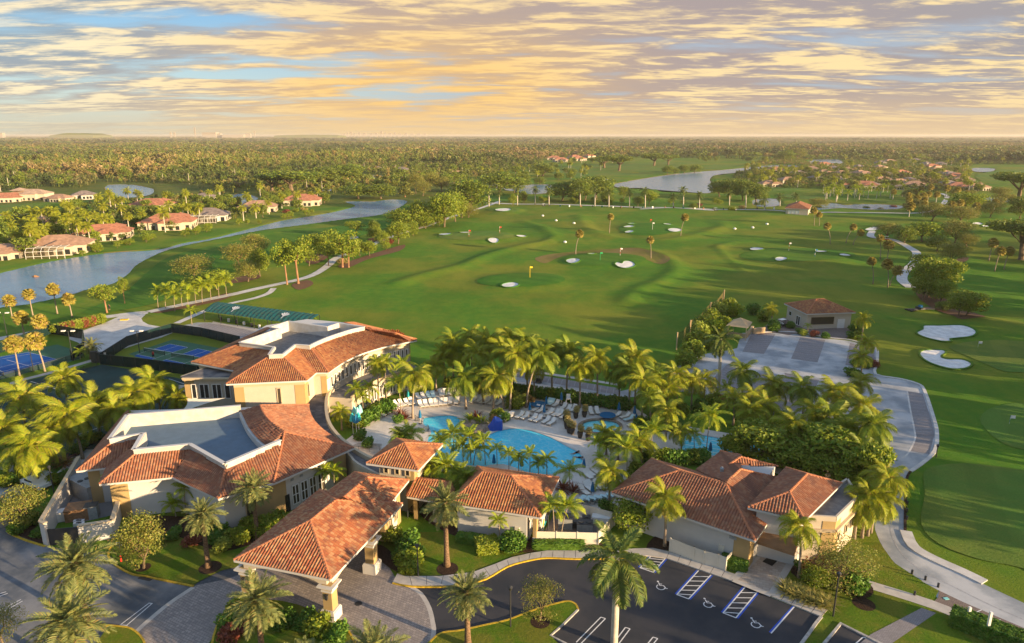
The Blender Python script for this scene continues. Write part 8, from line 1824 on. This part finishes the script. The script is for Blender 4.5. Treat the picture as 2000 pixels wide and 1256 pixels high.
# service yard: walls, gate, gear
sy = empty('service_yard_wall', label='white service yard wall with cream coping and a dark gate beside the clubhouse', cat='wall')
for a, b, h_ in (((160, 930), (88, 1062), 2.9), ((88, 1062), (97, 1066), 2.9), ((158, 1060), (224, 1050), 2.2), ((224, 1050), (236, 1008), 2.2)):
 A_, B_ = P(*a), P(*b); MB().bar((A_[0], A_[1], h_ / 2), (B_[0], B_[1], h_ / 2), .35, h_).build('wall_section', M['wallwhite'], sy); MB().bar((A_[0], A_[1], h_ + .06), (B_[0], B_[1], h_ + .06), .5, .14).build('coping', M['trim'], sy)
A_, B_ = P(98, 1066), P(157, 1061); MB().bar((A_[0], A_[1], 1.1), (B_[0], B_[1], 1.1), .06, 2.1).build('gate', M['metaldark'], sy)
def boxy(name, px, py, size, z, m_, label, cat, rz=0.0, fan=0, lid=None, zb=.02):
 B = P(px, py); o = empty(name, (B[0], B[1], zb), rz, label=label, cat=cat); sx, sy_, sz = size; MB().box((0, 0, sz / 2), size).build('casing', M[m_], o)
 MB().box((0, 0, sz + .03), (sx * 1.04, sy_ * 1.04, .06)).build('lid', M[lid or 'metaldark'], o)
 for k in range(fan):
  x = (k - (fan - 1) / 2) * sx / max(fan, 1); MB().tube([(x, 0, sz + .06), (x, 0, sz + .14)], min(sx / fan, sy_) * .38, 12).build('fan_guard', M['metaldark'], o)
 return o
boxy('chiller_unit', 176, 968, (2.6, 5.0, 2.4), 0, 'metalgrey', 'large grey rooftop style chiller in the service yard', 'chiller', 1.0, 3, 'metalgrey')
boxy('pallet_stack', 156, 1010, (2.6, 2.2, 1.5), 0, 'wood', 'stack of brown covered crates in the service yard', 'crate stack', .3, 0, 'wood')
boxy('storage_cabinet', 182, 1010, (1.4, 1.2, 1.7), 0, 'metalgrey', 'grey metal cabinet in the service yard', 'cabinet', .3)
boxy('linen_cart', 128, 1014, (1.6, 1.1, 1.2), 0, 'whiteplastic', 'white wire linen cart in the service yard', 'cart', .5, 0, 'whiteplastic')
it = [boxy('carton', 150 + 5 * (k % 3), 1022 + 5 * (k // 3), (.6, .45, .35), 0, 'whiteplastic', 'x', 'carton', .3, 0, 'whiteplastic') for k in range(6)]
for k, o in enumerate(it): o['label'] = 'small white carton lying before the brown crates in the service yard'; o['group'] = 'white cartons in the service yard'
boxy('dumpster', 12, 1022, (2.6, 1.8, 1.5), 0, 'metalgrey', 'blue grey dumpster with white print at the left edge', 'dumpster', .8, 0, 'metaldark')
boxy('air_conditioner', 1104, 1030, (1.7, 1.4, 1.5), 0, 'metalgrey', 'tall grey air conditioner at the left of the equipment yard', 'air conditioner', -.1, 2)
boxy('air_conditioner', 1142, 1036, (1.9, 1.2, 1.1), 0, 'metalgrey', 'low twin fan air conditioner in the middle of the equipment yard', 'air conditioner', -.1, 2)
boxy('air_conditioner', 1145, 1024, (1.0, .9, 1.0), 0, 'whiteplastic', 'small white unit behind the twin fan air conditioner', 'air conditioner', -.1, 1)
boxy('work_table', 1176, 1022, (2.4, 1.0, .9), 0, 'whiteplastic', 'white work table by the back fence of the equipment yard', 'table', -.2, 0, 'whiteplastic')
boxy('pool_pump', 1122, 1030, (.8, .8, .7), 0, 'metaldark', 'dark pool pump between the air conditioners', 'pump', 0, 1)
sheet('equipment_pad', [(1050, 1062), (1166, 1064), (1196, 1028), (1110, 1006), (1080, 1010)], .112, 'paverwarm')
for k in range(5): a = k * 1.25; B = P(1056 + 3 * (k % 3), 1046 + 2 * (k // 2)); tag(MB().bar((B[0], B[1], .1), (B[0] + .6 * math.cos(a), B[1] + .5 * math.sin(a), 1.9), .12).build('pool_toy', M[('umbteal', 'yellow', 'framewhite', 'tarpblue', 'framewhite')[k]]), ('teal', 'yellow', 'first white', 'blue', 'second white')[k] + ' pole leaning in the heap of pool gear', 'pool toy')
# golf carts
def cart(px, py, rz, label, body='metaldark'):
 B = P(px, py); o = empty('golf_cart', (B[0], B[1], .02), rz, label=label, cat='golf cart')
 MB().box((0, 0, .48), (1.15, 2.3, .32)).box((0, -.85, .66), (1.1, .55, .3)).box((0, .95, .72), (1.1, .5, .36)).build('body', M[body], o)
 MB().box((0, .2, .85), (1.05, .5, .14)).box((0, .5, 1.1), (1.05, .1, .42)).build('seat', M['whiteplastic'], o)
 MB().box((0, .1, 1.88), (1.2, 1.75, .08)).build('roof', M['whiteplastic'], o)
 for x in (-.52, .52):
  for y in (-.65, .8): MB().bar((x, y, .6), (x, y * .95, 1.86), .045).build('strut', M['metaldark'], o)
  for y in (-.78, .78): w = MB().tube([(x - .09, y, .22), (x + .09, y, .22)], .22, 12).build('wheel', M['rubber'], o); MB().tube([(x - .10, y, .22), (x + .10, y, .22)], .1, 8).build('rim', M['whiteplastic'], w)
 MB().bar((0, -.62, .75), (0, -.35, 1.15), .04).build('steering_column', M['metaldark'], o)
 MB().add([(-.52, -.66, .85), (.52, -.66, .85), (.52, -.64, 1.8), (-.52, -.64, 1.8)], [(0, 1, 2, 3)]).build('windshield', M['chainlink'], o)
 return o
cart(1053, 745, R(170), 'white roofed golf cart parked on the stalls behind the tall palms')
cart(1527, 638, R(120), 'white roofed golf cart with red bag beside the range house')
cart(1062, 403, R(80), 'golf cart on the far path behind the tee line'); cart(1398, 412, R(70), 'golf cart near the right end of the far tee line'); cart(1731, 470, R(60), 'red golf cart under the trees right of the range', 'red'); cart(1758, 466, R(80), 'golf cart in tree shade right of the range')
# ball picker machine parked on the grass
B = P(1797, 604); o = empty('ball_picker', (B[0], B[1], h0(B[0], B[1])), .2, label='folded dark blue mower reels parked on the grass by the bed', cat='mower'); MB().box((0, 0, .8), (1.3, 2.2, .5)).build('body', M['metaldark'], o); MB().box((0, 0, 1.3), (.8, .8, .5)).build('seat', M['umbblue'], o)
for k in range(5): a = -.35 + k * .18; MB().bar((-3.8, a * 3, .35 + .15 * (k % 2)), (3.6, -a * 3, .6), .45, .25).build('reel', M['metaldark'], o)
# people
def person(px, py, z, label, shirt, pants, pose='swim', rz=0.0, s=1.0):
 B = P(px, py, z); o = empty('person', (B[0], B[1], z), rz, label=label, cat='person')
 if pose == 'swim': J = [(0, 0, 0), (0, .28, .05), (0, .48, .1), (0, .58, .14), (-.18, .46, .06), (-.5, .62, -.02), (-.78, .8, 0), (.18, .46, .06), (.46, .7, .02), (.7, .95, 0), (-.1, -.08, 0), (-.14, -.5, -.03), (-.16, -.9, 0), (.1, -.08, 0), (.2, -.46, -.05), (.22, -.86, 0)]; hd_ = (0, .70, .16)
 else: J = [(0, 0, .95), (0, 0, 1.2), (0, .01, 1.42), (0, .01, 1.52), (-.18, 0, 1.4), (-.26, .05, 1.12), (-.22, .2, .92), (.18, 0, 1.4), (.26, .05, 1.12), (.22, .22, .95), (-.1, 0, .88), (-.12, .04, .48), (-.12, 0, .05), (.1, 0, .88), (.14, -.03, .48), (.16, -.05, .05)]; hd_ = (0, .02, 1.65)
 E_ = [(0, 1), (1, 2), (2, 3), (2, 4), (4, 5), (5, 6), (2, 7), (7, 8), (8, 9), (0, 10), (10, 11), (11, 12), (0, 13), (13, 14), (14, 15)]; Rd = [.15, .14, .16, .06, .07, .05, .04, .07, .05, .04, .1, .07, .05, .1, .07, .05]
 me = bpy.data.meshes.new('body'); me.from_pydata(J, E_, []); me.materials.append(M['skin']); b = link('body', me, o); sk = b.modifiers.new('skin', 'SKIN'); bsub = b.modifiers.new('sub', 'SUBSURF'); bsub.levels = bsub.render_levels = 1
 for i, r_ in enumerate(Rd): me.skin_vertices[0].data[i].radius = (r_, r_ * .8)
 me.skin_vertices[0].data[0].use_root = True
 MB().tube([(hd_[0], hd_[1], hd_[2] - .13), (hd_[0], hd_[1], hd_[2] - .04), (hd_[0], hd_[1], hd_[2] + .06), (hd_[0], hd_[1], hd_[2] + .12)], [.05, .095, .10, .04], 8).build('head', M['skin'], o, True)
 MB().tube([(hd_[0], hd_[1] - .02, hd_[2]), (hd_[0], hd_[1] - .02, hd_[2] + .08), (hd_[0], hd_[1] - .02, hd_[2] + .14)], [.10, .105, .05], 8).build('hair', M['hair'], o, True)
 if pose == 'swim': MB().tube([(0, .02, 0), (0, .3, .05), (0, .5, .08)], [.17, .165, .19], 8).build('shirt', M[shirt], o, True)
 else:
  MB().tube([(0, 0, .9), (0, 0, 1.2), (0, .01, 1.46)], [.19, .18, .19], 8).build('shirt', M[shirt], o, True); MB().tube([(-.11, .02, .45), (-.09, 0, .92)], [.1, .13], 7).tube([(.13, -.02, .45), (.09, 0, .92)], [.1, .13], 7).build('shorts', M[pants], o, True)
 return o
person(*q(1430, 605), .06, 'swimmer in dark top stretched out near the right end of the main pool', 'clothdark', 'clothdark', rz=R(-60)); person(*q(1455, 640), .06, 'second swimmer lower at the pool rim near the ladder', 'clothdark', 'clothdark', rz=R(-110))
person(1437, 413, h0(*P(1437, 413)[:2]), 'golfer in white top on the far tee line', 'clothwhite', 'clothdark', 'stand', .5); person(214, 606, h0(*P(214, 606)[:2]), 'person in dark clothes beside the pine on the left fairway', 'clothdark', 'clothdark', 'stand'); person(300, 700, 0, 'player in red shirt at the pickleball fence', 'clothred', 'clothdark', 'stand', 1.0)
# lamps and court lights
def lamp(px, py, h_, label, arms=0):
 B = P(px, py); o = empty('lamp_post', (B[0], B[1], 0), label=label, cat='lamp post'); MB().tube([(0, 0, 0), (0, 0, h_)], [.09, .06], 6).build('post', M['metaldark'], o)
 if arms: MB().bar((-1.0, 0, h_), (1.0, 0, h_), .08).build('cross_arm', M['metaldark'], o); [MB().box((x, 0, h_ + .1), (.7, .5, .22)).build('floodlight', M['whiteplastic'], o) for x in (-1.0, 1.0)]
 else: MB().tube([(0, 0, h_), (0, 0, h_ + .35), (0, 0, h_ + .5)], [.12, .24, .05], 8).build('lantern_head', M['metaldark'], o)
for a in ((997, 1226, 4.2, 'black lamp post on the lawn island beside the small oak'), (817, 1127, 3.6, 'black lamp post beside the shrub bed right of the porte-cochere'), (1627, 1204, 4.6, 'black lamp post on the lawn right of the parking'), (1070, 1062, 3.8, 'black lamp post before the equipment fence'), (107, 970, 4.0, 'black lamp post by the garden path left of the service yard'), (1828, 893, 1.6, 'short dark bollard light at the bulge of the cart road')): lamp(*a)
for a in ((66, 726, 6.5, 'tall court light on black pole between two sabal palms', 1), (143, 705, 6.5, 'tall court light on black pole at the tennis court corner', 1), (15, 660, 6.0, 'court light behind the tennis court at far left', 1), (273, 690, 5, 'court light with round lamp on the pickleball fence', 1)): lamp(*a)
# nets
def cnet(a, b, label):
 A_, B_ = P(*a), P(*b); o = empty('court_net', label=label, cat='net'); MB().bar((A_[0], A_[1], .5), (B_[0], B_[1], .5), .02, .8).build('netting', M['chainlink'], o); MB().bar((A_[0], A_[1], .93), (B_[0], B_[1], .93), .05, .08).build('tape', M['linewhite'], o)
 for p in (A_, B_): MB().bar((p[0], p[1], 0), (p[0], p[1], 1.0), .09).build('post', M['metaldark'], o)
cnet((282, 687), (322, 694), 'left pickleball net'.replace('left', 'left hand') + ' on the green court'); cnet((336, 697), (379, 703), 'right hand pickleball net on the green court'); cnet((8, 735), (-60, 712), 'tennis net at the left edge of the blue court')
# court gate cabin and bench
boxy('court_gate', 186, 708, (1.2, .6, 2.4), 0, 'metaldark', 'dark screened court gate panel, left of the pair', 'gate'); boxy('court_gate', 197, 708, (1.0, .6, 2.2), 0, 'metaldark', 'dark screened court gate panel, right of the pair', 'gate'); boxy('notice_board', 204, 706, (.9, .3, 2.0), 0, 'whiteplastic', 'white notice board beside the court gate', 'sign')
B = P(9, 760); o = empty('park_bench', (B[0], B[1], .02), .3, label='pinkish wooden bench beside the concrete walk at the left edge', cat='bench'); MB().box((0, 0, .45), (1.8, .5, .07)).build('seat', M['wood'], o); MB().box((0, .25, .75), (1.8, .06, .5)).build('backrest', M['wood'], o)
for x in (-.75, .75): MB().box((x, 0, .22), (.08, .45, .44)).build('leg', M['metaldark'], o)
boxy('speed_hump', 243, 625, (1.8, 1.0, .14), 0, 'yellow', 'yellow speed hump on the concrete path', 'speed hump', .1, 0, 'kerbyellow')
# practice bays
it = []
for k in range(7):
 x, y = 432 + k * 15, 626 + k * 3.1; B = P(x, y); z = h0(B[0], B[1]); o = empty('bag_stand', (B[0], B[1], z), label='x', cat='bag stand', group='bag stands under the teal canopy'); MB().box((0, 0, .5), (.5, .4, .9)).build('stand', M['whiteplastic' if k % 2 else 'metaldark'], o); MB().box((.9, 0, .35), (.9, .1, .1)).build('rail', M['metaldark'], o); it.append(o)
ordinal_group(it, 'bag stand on the tee strip under the teal canopy, #')
sheet('tee_strip', [(416, 628), (545, 652), (545, 656), (414, 631)], .03, 'sidewalk')
it = []
for k in range(24):
 x = 1075 + k * 20 + rv(-4, 4); y = 403.5 + k * .32; B = P(x, y); z = h0(B[0], B[1]); o = empty('tee_marker', (B[0], B[1], z), rv(0, 6), label='x', cat='bag stand', group='bag stands along the far tee line'); MB().box((0, 0, .6), (.9, .6, 1.1)).build('stand', M[('metaldark', 'canopygreen', 'whiteplastic', 'wood')[k % 4]], o); it.append(o)
ordinal_group(it, 'small bag stand on the far tee line, #')
# range flags and target balls
for x, y0, y1, m1, m2, lb in ((1035, 523, 545, 'yellow', 'yellow', 'yellow flag and banded pole on the nearest target green'), (1172, 497, 513, 'flaggreen', 'flaggreen', 'green flag pole on the second target green'), (1211, 489, 504, 'clothwhite', 'red', 'white and red flag pole beyond the green one'), (1274, 438, 452, 'clothwhite', 'clothwhite', 'white flag pole on the far middle target green'), (1270, 431, 434, 'red', 'red', 'small red flag on the far middle target green'), (916, 453, 466, 'red', 'clothwhite', 'red banded flag pole on the left target green'), (976, 446, 459, 'red', 'clothwhite', 'red and white flag pole right of the left target green'), (1540, 478, 494, 'clothwhite', 'red', 'white and red banded pole on the right target green'), (1591, 489, 504, 'umbblue', 'clothwhite', 'blue and white flag pole on the right target green'), (1911, 664, 672, 'clothwhite', 'clothwhite', 'small white flag on the putting green by the bunkers'), (1971, 812, 828, 'clothwhite', 'umbblue', 'white flag on the middle putting green')):
 h_ = max(1.6, top_height(x, y1, x, y0)); B = P(x, y1); z = h0(B[0], B[1]); o = empty('flagstick', (B[0], B[1], z), label=lb, cat='flag')
 for k in range(4): MB().tube([(0, 0, h_ * k / 4), (0, 0, h_ * (k + 1) / 4 - .01)], .07 if y1 < 600 else .02, 5).build('pole_band', M[m2 if k % 2 else m1], o)
 MB().add([(0, 0, h_), (.9, .1, h_ - .1), (.85, 0, h_ - .6), (0, 0, h_ - .55)], [(0, 1, 2, 3)]).build('flag', M[m1], o)
it = []
for x, y in ((1060, 423), (1086, 433), (1121, 438.5), (1103.5, 474), (1435, 447.5), (1470, 444.5), (1498, 438)):
 B = P(x, y); z = h0(B[0], B[1]); o = MB().tube([(0, 0, -.1), (0, 0, .35), (0, 0, .75), (0, 0, .9)], [.5, .85, .5, .1], 10).build('target_ball', M['whiteplastic'], None, True); o.location = (B[0], B[1], z); it.append(tag(o, 'x', 'target marker', 'white target markers on the range'))
ordinal_group(it, 'round white target marker on the driving range, #')
# signs
B = P(1885, 1232);
for k, (x, y, h_) in enumerate(((1888, 1220, 2.0), (1925, 1248, 3.0))): A_ = P(x, y); tag(MB().box((A_[0], A_[1], h_ / 2), (.22, .22, h_)).build('bollard', M['whiteplastic']), 'white square post standing in the clipped hedge, ' + ('left one' if k == 0 else 'right one'), 'post')
A_ = P(237, 1090); o = empty('sign_post', (A_[0], A_[1], .1), label='small white sign on a post on the left lawn by the drive', cat='sign'); MB().box((0, 0, .8), (.06, .06, 1.6)).build('post', M['metalgrey'], o); MB().box((0, -.05, 1.75), (.7, .04, .35)).build('board', M['whiteplastic'], o)
A_ = P(237, 1098); tag(MB().tube([(A_[0], A_[1], .1), (A_[0], A_[1], .7), (A_[0], A_[1], .85)], [.10, .09, .04], 8).build('fire_hydrant', M['red']), 'red fire hydrant on the left lawn edge', 'hydrant')
A_ = P(1153, 738); B = P(1153, 745)
it = [tag(MB().tube([(*P(x, y)[:2], 0), (*P(x, y)[:2], .5)], .12, 6).build('bollard', M['metaldark']), 'x', 'bollard', 'low bollards along the cart road') for x, y in ((1781, 1121), (1807, 1133), (1832, 1147), (1786, 1163), (1772, 985), (1771, 1000), (1771, 1015))]; ordinal_group(it, 'low dark bollard beside the cart road, #')
tag(MB().box((*P(287, 1128)[:2], .03), (1.6, .9, .04), -.3).build('drain_grate', M['metaldark']), 'black storm drain grate in the kerb of the left lawn', 'drain'); tag(MB().box((*P(975, 1218)[:2], .03), (1.6, .9, .04), .25).build('drain_grate', M['metaldark']), 'black storm drain grate beside the lawn island', 'drain')
c = P(700, 1179); tag(MB().tube([(c[0], c[1], .0), (c[0], c[1], .026)], .38, 16).build('manhole_cover', M['metaldark']), 'round dark manhole cover in the forecourt paving', 'manhole')
tag(MB().box((*P(1848, 1170)[:2], .06), (.5, .35, .03), .2).build('floor_mark', M['umbcyan']), 'small turquoise square marker on the brick lay-by', 'marker')
# canal edge things
B = P(68, 540); tag(MB().tube([(B[0] - .9, B[1], -.1), (B[0], B[1], .05), (B[0] + 1.2, B[1] + .4, -.1)], [.1, .5, .1], 6).build('floating_log', M['wood']), 'brown log floating in the wide part of the canal', 'log')
for (x, y, w_) in ((35, 984, .6), (70, 968, .7)): pass
def car(px, py, rz, label, m_):
 B = P(px, py); o = empty('parked_car', (B[0], B[1], .02), rz, label=label, cat='car')
 prof = [(-2.2, .35), (-2.2, .8), (-1.3, .95), (-.7, 1.4), (.9, 1.42), (1.6, .98), (2.2, .85), (2.25, .35)]
 vs = [(s_ * .88, y, z) for s_ in (-1, 1) for y, z in prof]; n = len(prof); MB().add(vs, [tuple(range(n)), tuple(range(n, 2 * n))[::-1]] + [(i, n + i, n + (i + 1) % n, (i + 1) % n) for i in range(n)]).build('body', M[m_], o)
 MB().box((0, .1, 1.2), (1.80, 1.7, .28)).build('window', M['glass'], o)
 for x in (-.8, .8):
  for y in (-1.4, 1.4): MB().tube([(x - .12, y, .33), (x + .12, y, .33)], .33, 12).build('wheel', M['rubber'], o)
car(30, 985, 1.0, 'silver car parked behind the grey green tree at left', 'metalgrey'); car(72, 950, 1.1, 'white car parked in the tree shade left of the service yard', 'whiteplastic')
# a roof vent or two
tag(MB().tube([(*P(1410, 919, 6.3)[:2], 6.0), (*P(1410, 919, 6.3)[:2], 6.6), (*P(1410, 919, 6.3)[:2], 6.8)], [.22, .26, .1], 8).build('roof_vent', M['metalgrey']), 'small metal vent on the rear brown roof of the spa building', 'roof vent')
# ---------------------------------------------------------------- air
hz = MB().box((0, 8000, 24.0), (26000, 17000, 56.0)).build('haze', [])
hm = bpy.data.materials.new('haze'); hm.use_nodes = True; hm.node_tree.nodes.clear()
pv_ = hm.node_tree.nodes.new('ShaderNodeVolumePrincipled'); ov = hm.node_tree.nodes.new('ShaderNodeOutputMaterial'); hm.node_tree.links.new(pv_.outputs[0], ov.inputs['Volume'])
pv_.inputs['Density'].default_value = 0.00007; pv_.inputs['Color'].default_value = (0.95, 0.88, 0.78, 1); pv_.inputs['Anisotropy'].default_value = 0.1
hz.data.materials.append(hm); tag(hz, kind='stuff')
# ---------------------------------------------------------------- labels: give alike members of a group their place in it
_g = {}
for o in SC.collection.objects:
 if o.parent is None and o.get('group') and o.get('label'): _g.setdefault((o['group'], o['label']), []).append(o)
for (gname, lb), it in _g.items():
 if 1 < len(it) <= 78 and len(lb.split()) <= 12 and 'beyond the right edge' not in gname: ordinal_group(it, lb + ', #')
